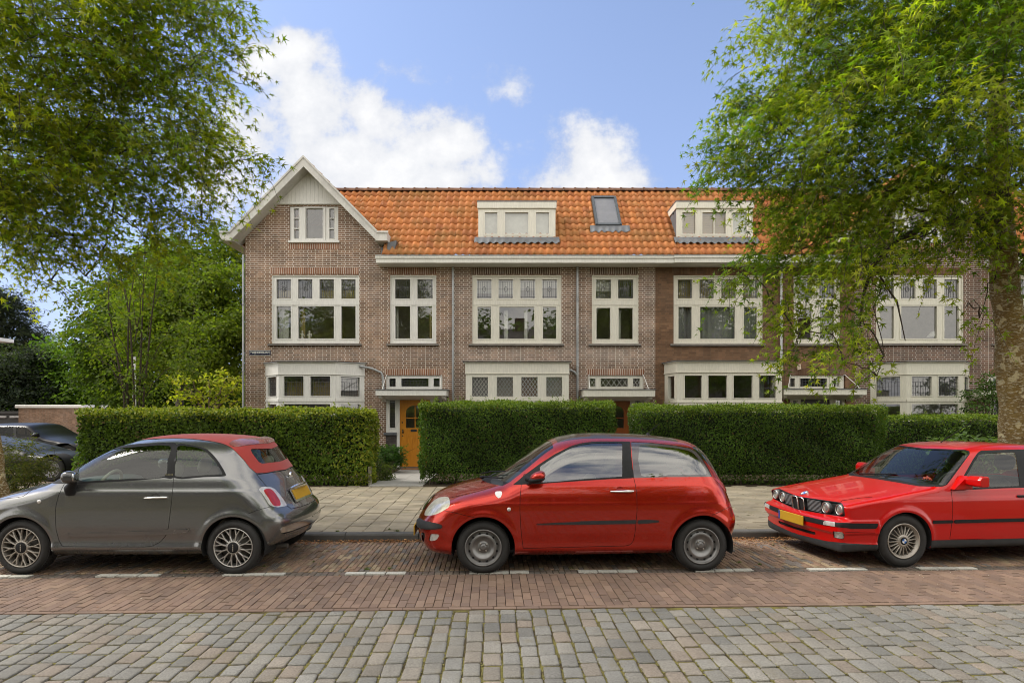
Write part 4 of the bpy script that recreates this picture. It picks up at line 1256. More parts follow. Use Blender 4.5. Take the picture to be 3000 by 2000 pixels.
def skylight(h):
    mb = MB()
    k = (RIDGE_Z-EAVE_Z)/(RIDGE_Y-GUT_Y); sl = math.hypot(1, k); dy, dz = 1/sl, k/sl; ny, nz = -dz, dy
    x0, x1 = 2.49, 3.27; Yb = 18.36; zb = 7.25-.02
    Ls = 1.6
    def P(x, s, hh): return (x, Yb+dy*s+ny*hh, zb+dz*s+nz*hh)
    def bar(xa, xb, sa, sb, h0, h1, mi=0):
        vs = [P(x, s, hh) for hh in (h0, h1) for x, s in ((xa,sa),(xb,sa),(xb,sb),(xa,sb))]
        mb.add(vs, [(0,3,2,1),(4,5,6,7),(0,1,5,4),(1,2,6,5),(2,3,7,6),(3,0,4,7)], mi)
    bar(x0, x0+.08, 0, Ls, -.05, .15); bar(x1-.08, x1, 0, Ls, -.05, .15); bar(x0+.081, x1-.081, 0, .09, -.05, .15); bar(x0+.081, x1-.081, Ls-.1, Ls, -.05, .16)
    bar(x0+.02, x0+.06, .02, Ls-.02, .1505, .165); bar(x1-.06, x1-.02, .02, Ls-.02, .1505, .165)
    o = mb.build('skylight', [plain('skylight_frame', (.075,.085,.09), .4, .3)], h)
    g = MB(); g.add([P(x0+.07,.08,.14),P(x1-.07,.08,.14),P(x1-.07,Ls-.09,.14),P(x0+.07,Ls-.09,.14)], [(0,1,2,3)]); g.build('pane', [M_glass], o)
    bl = MB(); bl.add([P(x0+.07,.08,.11),P(x1-.07,.08,.11),P(x1-.07,Ls-.09,.11),P(x0+.07,Ls-.09,.11)], [(0,1,2,3)]); bl.build('blind', [plain('blind_grey', (.2,.19,.21), .9)], o)
    ap = MB(); vs = []; fs = []; n = 40
    for i in range(n+1):
        x = x0-.17+(x1-x0+.4)*i/n; w = .028*math.sin(x/.2*6.283)
        vs += [P(x, .0, .12), P(x, -.12, .1+w*.5), P(x, -.27+.02*math.sin(i*1.3), .085+w)]
    for i in range(n):
        for q in range(2): fs.append((i*3+q, i*3+q+1, (i+1)*3+q+1, (i+1)*3+q))
    ap.add(vs, fs, 0, True); ap.build('lead_apron', [M_lead], o)
skylight(hB)

hC, trC = mid_house('terraced_house', 1920, 2503, 589.7, 591, 'dark brown brick house with ivory box bay, grey curtains and pleated dormer blinds', M_brC, M_solC, M_pC, 'box', seed=33)
gutter(hC, fx(1962), fx(2503), .004, -.025)
downpipe(hC, fx(2285.7), fz(1056), 6.0, mat=plain('pipe_pale', (.55,.56,.57), .5))
yb = 17.15
pC = [(fx(1984,yb)-.14,YF),(fx(1984,yb),yb),(fx(2291,yb),yb),(fx(2291,yb)+.1,YF)]
zA, zB = fz(1165.5,yb), fz(1099.7,yb); Z1 = fz(1186,yb); Lc = 2291-1984.
b = bay(hC, pC, fz(1055.7,yb), fz(1089,yb), 0, .7, [[(.3,.8,zA,zB),(.3,.8,1.0,Z1)], [((a-1984)/Lc,(c-1984)/Lc,zA,zB) for a, c in ((2006,2056),(2075,2130),(2149,2204.5),(2224,2273))]+[((a-1984)/Lc,(c-1984)/Lc,1.0,Z1) for a, c in ((2006,2056),(2075,2204),(2224,2273))], [(.3,.8,zA,zB)]], M_pC, None, rails_z=(fz(1179,yb), fz(1175,yb)))
lo = MB(); lo.prism([(p[0],min(p[1],YF-.003)) for p in pC][::-1], .08, .699, 'xy'); lo.build('bay_base', [M_brC], b)
curtain(b, fx(2222,yb), fx(2250,yb), yb+.3, .9, zB+.05, M_cur_g, 'curtain', .02, 3)
curtain(hC, fx(1981), fx(2225), YF+.22, fz(993), fz(893), M_cur_g, 'curtain', .035, 14)
for a0, a1 in ((1985,2030),(2049,2093),(2113,2158),(2177,2222)): curtain(hC, fx(a0), fx(a1), YF+.24, fz(876), fz(815), M_cur_y, 'curtain', .01, 3)
canopy(hC, 2297.6, 2536.6, M_pC, 1137, 1157, transom=(2312,2474), pane_us=[(2316.5,2330),(2346,2425),(2444,2461)], lead='grid')
lintel(hC, 2308, 2478, 1080, 1098.5, M_solC)
entrance(hC, trC[0]+4, trC[1], 2346, 2433, M_doorD, M_pC, 'grid', M_brC)
dormer(hC, 1981.6, 2206, [(1999,2037),(2057.5,2126),(2147,2188)], M_pC, [(M_blindy,'pleat'),(M_blindy,'pleat'),(M_cur_w,'flat')], 1, mull=(2092,))
ck = MB(); ck.tube([(fx(1979,18.2)-.02,18.2,7.72),(fx(1970,18.3),18.3,7.66)], .03, 8)
ck.build('overflow_pipe', [M_lead], hC)

hD = corner_house('gabled_house', 1771, 'dark striped brick gabled house behind the big tree, with stone-coloured angled bay', M_brD, M_solC, M_pD, M_pD)
# continuation of the row beyond the frame
hE = empty('terraced_house', (fx(3400),YF,.1), 0, 'brown brick end house past the gabled one, mostly out of view', 'house', 'houses of the terrace')
e = MB(); e.box(fx(3105), fx(3700), YF, YF+8, .05, 6.1); e.build('wall', [M_brC], hE)
pantiles(fx(3105), fx(3700), GUT_Y+.02, EAVE_Z+.03, RIDGE_Y, RIDGE_Z, hE, 'roof', seed=44, tw=.25)
# vents on the ridge
for (u, w, hh) in ((1463, .2, .16), (1825, .13, .1)):
    v_ = MB(); x = fx(u, 20.5)
    if w > .15:
        v_.box(x-w/2, x+w/2, 20.35, 20.65, RIDGE_Z-.1, RIDGE_Z+hh+.12, 0, .02); v_.box(x-w*.4, x-.01, 20.34, 20.36, RIDGE_Z+.1, RIDGE_Z+hh+.06, 1); v_.box(x+.01, x+w*.4, 20.34, 20.36, RIDGE_Z+.1, RIDGE_Z+hh+.06, 1)
    else: v_.lathe([(.001,.28),(w*.6,.27),(w*.6,.2),(w*.45,.19),(w*.45,-.2)], 14, 'z', (x,20.5,RIDGE_Z))
    v_.build('roof_vent', [M_zinc, M_dark], hB)
# street name plate and alarm box
sg = empty('street_sign', (fx(761.5), YF-.012, fz(1033)), 0, 'dark blue enamel street name plate on the corner house wall', 'street sign')
sb = MB(); sb.box(fx(730.5), fx(793.5), YF-.02, YF-.003, fz(1040), fz(1026.5), 0, .004)
sb.build('sign_plate', [plain('enamel_blue', (.012,.014,.045), .25, 0, .05)], sg)
sf = MB()
for (a, b, c, d) in ((732,792,1039,1038.6),(732,792,1028,1027.6)): sf.box(fx(a), fx(b), YF-.0212, YF-.0201, fz(c), fz(d))
for u in (732, 791.6): sf.box(fx(u), fx(u+.4), YF-.0212, YF-.0201, fz(1038.5), fz(1028.1))
sf.build('sign_border', [plain('enamel_white', (.8,.8,.78), .3)], sg)
def text_mesh(name, body, width, height, loc, mat, parent, rotx=90, depth=.0015, shear=0, rotz=0):
    cu = bpy.data.curves.new(name, 'FONT'); cu.body = body; cu.align_x = 'CENTER'; cu.align_y = 'CENTER'; cu.extrude = depth; cu.size = 1; cu.offset = .012; cu.shear = shear
    o = bpy.data.objects.new(name, cu); COL.objects.link(o)
    bpy.context.view_layer.update()
    dg = bpy.context.evaluated_depsgraph_get()
    me = bpy.data.meshes.new_from_object(o.evaluated_get(dg))
    bpy.data.objects.remove(o)
    v = np.empty(len(me.vertices)*3, np.float32); me.vertices.foreach_get('co', v); v = v.reshape(-1, 3)
    mn, mx = v.min(0), v.max(0)
    v[:,0] = (v[:,0]-(mn[0]+mx[0])/2)*width/(mx[0]-mn[0]); v[:,1] = (v[:,1]-(mn[1]+mx[1])/2)*height/(mx[1]-mn[1])
    v[:,2] = v[:,2]
    rz = R(rotz); w = np.stack([v[:,0], -v[:,2], v[:,1]], 1)
    w = np.stack([w[:,0]*math.cos(rz)-w[:,1]*math.sin(rz), w[:,0]*math.sin(rz)+w[:,1]*math.cos(rz), w[:,2]], 1)+np.array(loc)
    me.vertices.foreach_set('co', w.astype(np.float32).reshape(-1)); me.materials.clear(); me.materials.append(mat); me.update()
    return link(name, me, parent, True)
text_mesh('sign_lettering', 'TWIJNDERSLAAN', fx(790)-fx(734), fz(1029.5)-fz(1037), (fx(762), YF-.0215, fz(1033.2)), bpy.data.materials['enamel_white'], sg)
al = empty('alarm_box', (fx(2338), YF, fz(1074)), 0, 'small tilted cream alarm box on the brown brick wall above a canopy', 'alarm box')
ab = MB(); x, z = fx(2338), fz(1075)
q = [(-.055,.075),(.05,.085),(.065,-.06),(-.03,-.085)]
ab.prism([(x+a, z+c) for a, c in q][::-1], YF-.06, YF-.002, 'xz')
ab.build('casing', [plain('alarm_cream', (.62,.5,.38), .5)], al)
ad = MB()
for (a, c) in ((-.02,.03),(.02,.02),(0,-.03)): ad.lathe([(.001,-.003),(.014,-.0025),(.014,.0)], 10, 'y', (x+a, YF-.0605, z+c))
ad.build('sounder', [M_dark], al)
# things on the window sills
M_porc = plain('figurine_white', (.7,.66,.58), .4)
for (u, t_) in ((879, -.15), (900, .15)):
    fg = MB(); x = fx(u); z0 = fz(991)+.002
    fg.lathe([(.05,0),(.045,.02),(.03,.05),(.04,.1),(.05,.14),(.035,.17),(.015,.185),(.028,.205),(.033,.225),(.02,.25),(.001,.255)], 10, 'z', (x, YF+.2, z0))
    fg.tube([(x+.03,YF+.2,z0+.15),(x+.07,YF+.18,z0+.12+t_*.2),(x+.06,YF+.17,z0+.08)], .011, 6); fg.tube([(x-.03,YF+.2,z0+.15),(x-.07,YF+.18,z0+.13-t_*.2)], .011, 6)
    f_ = fg.build('figurine', [M_porc]); tag(f_, 'white figurine on the sill, '+('left of a pair behind the large upstairs pane' if t_ < 0 else 'arms out, right of a pair behind the large upstairs pane'), 'figurine', 'figurines on the window sill')
curtain(hA, fx(808), fx(838), YF+.25, fz(993), fz(893), M_cur_w, 'curtain', .03, 4)
curtain(hA, fx(872), fx(886), YF+.25, fz(993), fz(893), M_cur_y, 'curtain', .02, 2)
curtain(hA, fx(1155), fx(1163), YF+.25, fz(993), fz(893), M_cur_w, 'curtain', .02, 2)
curtain(hA, fx(1255), fx(1267), YF+.25, fz(993), fz(893), M_cur_y, 'curtain', .02, 2)
for a0, a1 in A_TOP and ((806,853),(932,979),(996,1043)): curtain(hA, fx(a0), fx(a1), YF+.3, fz(876), fz(845), M_cur_y, 'curtain', .01, 3)
lampD = empty('table_lamp', (fx(2768), YF+.5, fz(992)), 0, 'white cone-shaded lamp inside the upstairs window behind the tree', 'lamp')
lm = MB(); lm.lathe([(.19,.1),(.05,.28),(.03,.285)], 20, 'z', (fx(2768),YF+.5,fz(992))); lm.build('lamp_shade', [plain('shade', (.75,.73,.68), .8)], lampD)
lm = MB(); lm.lathe([(.07,0),(.06,.01),(.012,.02),(.012,.27)], 14, 'z', (fx(2768),YF+.5,fz(992))); lm.build('lamp_stem', [M_brass], lampD)
# door mat
dm_ = MB(); dm_.box(-3.15, -2.35, 17.35, 17.72, .1195, .14, 0, .01)
tag(dm_.build('doormat', [plain('coir', (.2,.09,.035), .95, 0, .3, 40, .6, 200)]), 'brown coir doormat before the orange front door', 'doormat')
# ------------------------------------------------------------------ plants
def leaf_mat(name, rough=.42, trans=.35, spec=.45, sat=1.0):
    t = NT(name)
    at = t.n('ShaderNodeAttribute', attribute_name='tint').outputs[0]
    p = t.pr(color=at, rough=rough, spec=spec)
    tc = t.mix(1.0, at, (1.9,2.1,.55), 'MULTIPLY')
    tr = t.n('ShaderNodeBsdfTranslucent', {'Color': tc})
    return t.done(t.n('ShaderNodeMixShader', {0: trans, 1: p, 2: tr}))
M_leaf = leaf_mat('leaf_star', .55, .5, .2); M_leaf_h = leaf_mat('leaf_hedge', .5, .28, .22); M_leaf_b = leaf_mat('leaf_soft', .6, .45, .18)
M_twig = plain('twig', (.07,.05,.035), .9, 0, .3)
def star_leaf():
    """five-lobed leaf, stalk end at the origin, x along the midrib"""
    c = (.42, 0, .03); V = [c]; 
    for a, r_ in ((-150,.16),(-108,.7),(-80,.22),(-50,1.0),(-26,.25),(0,1.12),(26,.25),(50,1.0),(80,.22),(108,.7),(150,.16)):
        t = R(a); V.append((.32+r_*.68*math.cos(t), r_*.68*math.sin(t), -.12*r_*r_))
    T = [(0,i,i+1) for i in range(1, 11)]+[(0,11,1)]
    return np.array(V), np.array(T)
def oval_leaf(w=.28, fold=.08):
    V = [(0,0,0),(.3,-w,fold),(.3,w,fold),(.68,-w*.85,fold*.8),(.68,w*.85,fold*.8),(1,0,-.08),(.5,0,-.0)]
    T = [(0,1,6),(0,6,2),(1,3,6),(2,6,4),(3,5,6),(4,6,5)]
    return np.array(V), np.array(T)
def quad_leaf(w=.3):
    V = [(0,0,0),(.5,-w,.06),(1,0,-.03),(.5,w,.06)]
    return np.array(V), np.array([(0,1,2),(0,2,3)])
STAR, OVAL, QUAD, NARROW = star_leaf(), oval_leaf(), quad_leaf(), quad_leaf(.11)

def leaves(name, P, D, Nn, S, C, tpl, mat, parent):
    """one mesh of leaves at P, axis D, face normal Nn, length S, colour C"""
    tv, tt = tpl
    D = D/np.maximum(np.linalg.norm(D, axis=1, keepdims=True), 1e-9)
    Nn = Nn-D*np.einsum('ij,ij->i', Nn, D)[:,None]
    Nn = Nn/np.maximum(np.linalg.norm(Nn, axis=1, keepdims=True), 1e-9)
    B = np.cross(Nn, D)
    V = P[:,None,:]+S[:,None,None]*(D[:,None,:]*tv[None,:,0:1]+B[:,None,:]*tv[None,:,1:2]+Nn[:,None,:]*tv[None,:,2:3])
    n, k = len(P), len(tv)
    T = (tt[None]+np.arange(n)[:,None,None]*k).reshape(-1,3)
    me = np_mesh(name, V.reshape(-1,3), T, [mat], smooth=False, col=np.repeat(C, k, axis=0))
    return link(name, me, parent, True)

def rnd_dir(n):
    v = rng.normal(size=(n,3)); return v/np.linalg.norm(v, axis=1, keepdims=True)

def pal_mix(n, pal, jit=.18):
    pal = np.array(pal)
    return pal[rng.integers(len(pal), size=n)]*(1+rng.uniform(-jit, jit, (n,1)))

def spray_leaves(blobs, centre, dens, leaf, per=9, droop=.55, tw=.5, pal=None, palfn=None, step=.055, flat=.75, shell=.35, dfn=None, clump=1.0):
    """twigs with leaves on them inside ball-shaped sprays; returns leaf arrays and twig lines"""
    P = []; D = []; N = []; S = []; C = []; lines = []
    for (bx, by, bz, r_) in blobs:
        nt = max(3, int(dens*r_*r_*(dfn(bx, by, bz) if dfn else 1)))
        ns = max(2, int(nt/9)); sub = rnd_dir(ns)*(r_*(shell+(1-shell)*rng.random((ns,1))**.6))*np.array([1,1,.82])
        pick = rng.integers(ns, size=nt)
        o = sub[pick]+rng.normal(0, 1, (nt,3))*np.array([.24,.24,.07])*min(1, r_*1.4)*clump
        base = np.array([bx,by,bz])+o
        out = base-np.array(centre); out[:,2] *= .3
        out /= np.maximum(np.linalg.norm(out, axis=1, keepdims=True), 1e-6)
        d = out*.75+rnd_dir(nt)*.75+np.array([0,0,-.12]); d /= np.linalg.norm(d, axis=1, keepdims=True)
        L = tw*rng.uniform(.6, 1.25, nt)
        tone = rng.uniform(.85, 1.15, nt)*rng.uniform(.72, 1.3, ns)[pick]; kind = np.clip(rng.random(ns)[pick]+rng.normal(0,.12,nt), 0, 1)
        for i in range(nt):
            m = max(3, int(per*L[i]/tw))
            t = (np.arange(m)+rng.random(m)*.5)/m
            ln = base[i]+d[i]*(t*L[i])[:,None]+np.array([0,0,-1.0])*(droop*L[i]*t**2)[:,None]
            side = np.cross(d[i], [0,0,1.0]); side /= max(np.linalg.norm(side), 1e-6)
            sg = np.where(np.arange(m) % 2 == 0, 1, -1)
            ax = d[i]*.55+side*sg[:,None]*.75+rng.normal(0,.3,(m,3))+np.array([0,0,-.45])
            nn = np.array([0,0,flat])+rng.normal(0,.42,(m,3))+d[i]*.15
            P.append(ln+ax/np.linalg.norm(ax, axis=1, keepdims=True)*leaf*.3); D.append(ax); N.append(nn); S.append(leaf*rng.uniform(.62,1.25,m))
            c = palfn(base[i], kind[i], m) if palfn else pal_mix(m, pal)
            C.append(c*tone[i])
            lines.append((base[i]-d[i]*L[i]*.2, base[i]+d[i]*L[i]*.5+np.array([0,0,-droop*L[i]*.25]), base[i]+d[i]*L[i]+np.array([0,0,-droop*L[i]])))
    return np.concatenate(P), np.concatenate(D), np.concatenate(N), np.concatenate(S), np.concatenate(C), lines

def limb(mb, a, b, r0, r1, sag=.12, n=7, wob=.08, mi=0):
    a, b = np.array(a, float), np.array(b, float); L = np.linalg.norm(b-a)
    w = rng.normal(0, wob*L*.35, (n+1,3)); pts = []
    for i in range(n+1):
        t = i/n
        pts.append(a+(b-a)*t+np.array([0,0,sag*L*math.sin(math.pi*t)])+w[i]*math.sin(math.pi*t))
    rs = [r0+(r1-r0)*(i/n)**.8 for i in range(n+1)]
    mb.tube(pts, rs, 8, mi)
    return pts

def bark_mat():
    t = NT('bark_lichen'); v = t.co()
    big = t.noise(3.2, 6, .65, t.co(scale=(1,1,.55)))
    c = t.ramp(big, [(.3, (.13,.085,.04)), (.48, (.2,.135,.055)), (.62, (.25,.175,.07)), (.75, (.17,.145,.09))])
    # moss-ochre film, pale horizontal lichen dashes and cream patches
    mo = t.ramp(t.noise(2.1, 5, .6, v), [(.5,0),(.66,.55)]); c = t.mix(mo, c, (.24,.155,.03))
    dash = t.ramp(t.noise(17, 5, .62, t.co(scale=(1,1,3.4))), [(.54,0),(.59,.85)]); c = t.mix(dash, c, (.5,.46,.33))
    pt = t.ramp(t.noise(6.5, 3, .5, v), [(.6,0),(.63,.9)]); c = t.mix(pt, c, (.55,.48,.29))
    dk = t.ramp(t.noise(26, 5, .65, t.co(scale=(1,1,2.2))), [(.3,.45),(.5,1)]); c = t.mix(1.0, c, dk, 'MULTIPLY')
    h = t.math('ADD', t.noise(22, 6, .65, t.co(scale=(1,1,2.4))), t.math('MULTIPLY', big, .8))
    return t.done(t.pr(color=c, rough=.92, normal=t.bump(h, .7, .02), spec=.25))
M_bark = bark_mat(); M_branch = plain('branch_bark', (.05,.037,.024), .9, 0, .3, 8, .4, 60)

def px_blobs(L): return [(X_(u, D), D, Z_(v, D), r_) for u, v, D, r_ in L]

def big_tree(name, label, trunk, rs, blobs, centre_xy, attach, dens, leaf, palfn, group=None, extra=(), dfn=None):
    h = empty(name, tuple(trunk[0]), 0, label, 'tree', group)
    tm = MB()
    n = 40; pts = catmull(trunk, 8, False)
    rr = np.interp(np.linspace(0, 1, len(pts)), np.linspace(0, 1, len(rs)), rs)
    tm.tube([tuple(p) for p in pts], list(rr), 28)
    # lumps and a knot on the trunk
    V = np.array(tm.v); nz = np.array([math.sin(v[2]*5+3*math.atan2(v[1]-trunk[0][1], v[0]-trunk[0][0]))*.012+math.sin(v[2]*13+v[0]*9)*.006 for v in V])
    ctr = np.array([[np.interp(v[2], pts[:,2], pts[:,0]), np.interp(v[2], pts[:,2], pts[:,1])] for v in V])
    d = V[:,:2]-ctr; V[:,:2] += d/np.maximum(np.linalg.norm(d, axis=1, keepdims=True), 1e-6)*nz[:,None]; tm.v = [tuple(v) for v in V]
    tm.build('trunk', [M_bark], h)
    bm = MB()
    # limbs: from the trunk to each spray, the farther sprays branch off nearer ones
    bl = sorted(blobs, key=lambda b: math.hypot(b[0]-centre_xy[0], b[1]-centre_xy[1]))
    nodes = []
    for b in bl:
        p = np.array(b[:3]); best = None
        for a in attach:
            c = np.linalg.norm(p-np.array(a))*(1.0 if p[2] > a[2]-.8 else 1.35)
            if best is None or c < best[0]: best = (c, np.array(a), .055)
        for q, rq in nodes:
            c = np.linalg.norm(p-q)*1.5+.3
            if c < best[0] and np.linalg.norm(p[:2]-np.array(centre_xy)) > np.linalg.norm(q[:2]-np.array(centre_xy)): best = (c, q, rq)
        r0 = max(.014, best[2]*.85) if b[3] > .3 else .012; limb(bm, best[1], p, r0, r0*.4, .08)
        nodes.append((p, r0*.55))
    for e in extra: bm.tube(e[0], e[1], 8)
    P, D, N, S, C, lines = spray_leaves(blobs, (centre_xy[0], centre_xy[1], 6), dens, leaf, palfn=palfn, dfn=dfn)
    for i, l in enumerate(lines):
        if i % 3 == 0: bm.tube([tuple(x) for x in l], [.006,.004,.002], 3, caps=False)
    bm.build('branches', [M_branch], h)
    leaves('crown', P, D, N, S, C, STAR, M_leaf, h)
    return h

def pal_right(p, k, m):
    # new growth is yellow-green, old leaves deep green
    if k < .3: return pal_mix(m, [(0.244,0.278,0.022),(0.276,0.295,0.030),(0.211,0.262,0.022)])
    if k < .72: return pal_mix(m, [(0.138,0.198,0.017),(0.155,0.212,0.018),(0.163,0.203,0.018)])
    return pal_mix(m, [(0.073,0.131,0.012),(0.081,0.139,0.013)])
def pal_left(p, k, m):
    if k < .25: return pal_mix(m, [(0.299,0.307,0.019),(0.267,0.297,0.019)])
    if k < .65: return pal_mix(m, [(0.161,0.210,0.013),(0.141,0.210,0.013),(0.182,0.204,0.014)])
    return pal_mix(m, [(0.090,0.140,0.011),(0.107,0.140,0.010),(0.128,0.134,0.012)])

RB = [(2380,80,9.0,.85),(2480,240,8.6,1.0),(2300,230,9.3,.6),(2240,320,9.0,.5),(2190,260,9.2,.3),(2150,380,9.2,.4),(2340,420,8.8,.85),(2220,490,9.3,.55),(2110,535,9.3,.3),(2350,590,9,.75),(2470,470,8.5,.95),
      (2600,90,8.5,1.1),(2750,100,8.2,1.15),(2900,100,8.5,1.15),(2620,330,8,1.0),(2780,330,8,1.05),(2930,350,7.8,.95),(2600,560,8.3,.8),(2790,570,8.2,.7),(2480,690,8.7,.8),(2330,740,9,.7),
      (2215,810,9.1,.42),(2265,890,9,.45),(2420,860,8.7,.62),(2545,775,8.6,.5),(2710,690,8.8,.5),(2850,650,9,.5),(2340,980,8.8,.36),(2440,980,8.5,.42),(2520,930,8.5,.36),(2470,1060,8.4,.26),(2590,1040,8.3,.2),(2570,1100,8.3,.14),
      (2330,1030,8.5,.2),(2830,900,8.4,.16),(2870,930,9.4,.14),(2410,0,9.2,.6),(2700,620,9.6,.8),(2500,560,10,1.0),(2640,200,10.2,1.3),(2850,250,10.5,1.3),(2400,300,10.2,1.0),(2860,500,10.2,1.0),
      (2500,-120,9,1.2),(2700,-150,8.6,1.3),(2900,-150,8.6,1.3),(3080,250,8.4,1.2),(3120,520,8.6,1.1),(3150,0,8.8,1.3),(3250,300,9.5,1.3),(3000,620,9.2,.6),(3100,780,9.3,.6)]
rt_trunk = [(7.9,9.5,.09),(7.85,9.5,.9),(7.80,9.5,1.9),(7.74,9.52,2.9),(7.68,9.55,3.8),(7.62,9.6,5.0),(7.6,9.6,6.6),(7.7,9.6,8.2),(7.9,9.6,9.4)]
big_tree('street_tree', 'big star-leaved street tree with lichen-covered trunk behind the bright red saloon', rt_trunk, [.29,.245,.225,.205,.19,.165,.12,.08,.04], px_blobs(RB), (7.7,9.55),
         [(7.66,9.56,4.2),(7.62,9.6,5.2),(7.6,9.6,6.4),(7.7,9.6,7.8)], 190, .12, pal_right, 'street trees',
         extra=[([(7.62,9.5,4.75),(7.0,9.3,4.72),(6.3,9.1,4.6),(5.6,8.9,4.25),(5.15,8.75,3.85),(4.95,8.65,3.4),(4.85,8.55,2.95)],[.075,.06,.05,.04,.028,.02,.012]),
                ([(7.62,9.5,5.0),(7.2,9.2,5.25),(6.6,8.9,5.3),(5.9,8.7,5.2)],[.06,.05,.04,.02]), ([(5.15,8.75,3.85),(5.4,8.6,3.3),(5.45,8.5,2.75)],[.016,.012,.006])], dfn=lambda x, y, z: min(1, max(.6, .6+(z-3.2)/2.5)))
LB = [(60,70,8,1.15),(230,80,8,1.05),(400,70,8.3,.95),(520,80,8.6,.75),(585,190,9,.5),(470,240,8.5,.85),(300,260,8.2,1.05),(100,280,8,1.15),(575,320,8.8,.5),(610,410,9,.42),(680,480,9.2,.3),(735,465,9.3,.16),(720,530,9.2,.14),
      (500,420,8.7,.72),(350,450,8.5,.9),(150,470,8.3,1.0),(0,440,8,1.05),(590,555,9,.36),(480,580,9,.6),(330,620,8.8,.7),(150,640,8.6,.75),(0,620,8.5,.8),(430,700,9.2,.36),(300,750,9,.34),(200,770,9,.28),(100,750,8.9,.3),(20,700,8.8,.42),
      (190,850,9,.12),(150,820,9,.12),(590,655,9.2,.2),(540,640,9.2,.26),(250,810,9,.2),(630,30,9,.2),(260,400,10,1.1),(80,500,10,1.1),(400,330,10,1.0),(100,-100,8.2,1.2),(300,-120,8.3,1.2),(500,-100,8.6,1.0),(-150,100,8.2,1.3),(-150,400,8.4,1.2),(-200,-150,8.6,1.3)]
lt_trunk = [(-10.14,12.0,.09),(-10.19,12.0,.6),(-10.26,12.0,1.3),(-10.36,12.0,2.2),(-10.45,11.9,3.4),(-10.4,11.7,5.0),(-10.25,11.5,6.6),(-10.1,11.3,8.2)]
big_tree('street_tree', 'slim-trunked street tree on the left whose star-leaved crown overhangs the grey convertible', lt_trunk, [.26,.21,.19,.17,.14,.1,.05], px_blobs(LB), (-10.1,11.5),
         [(-10.2,11.9,3.6),(-10.2,11.7,4.8),(-10.1,11.5,6.2),(-10,11.3,7.6)], 185, .118, pal_left, 'street trees',
         extra=[([(-10.2,11.8,4.4),(-8.9,10.6,4.75),(-7.6,9.6,4.65),(-6.4,9.0,4.35)],[.07,.055,.04,.02])], dfn=lambda x, y, z: min(1, max(.75, .75+(z-3.6)/3.2)))

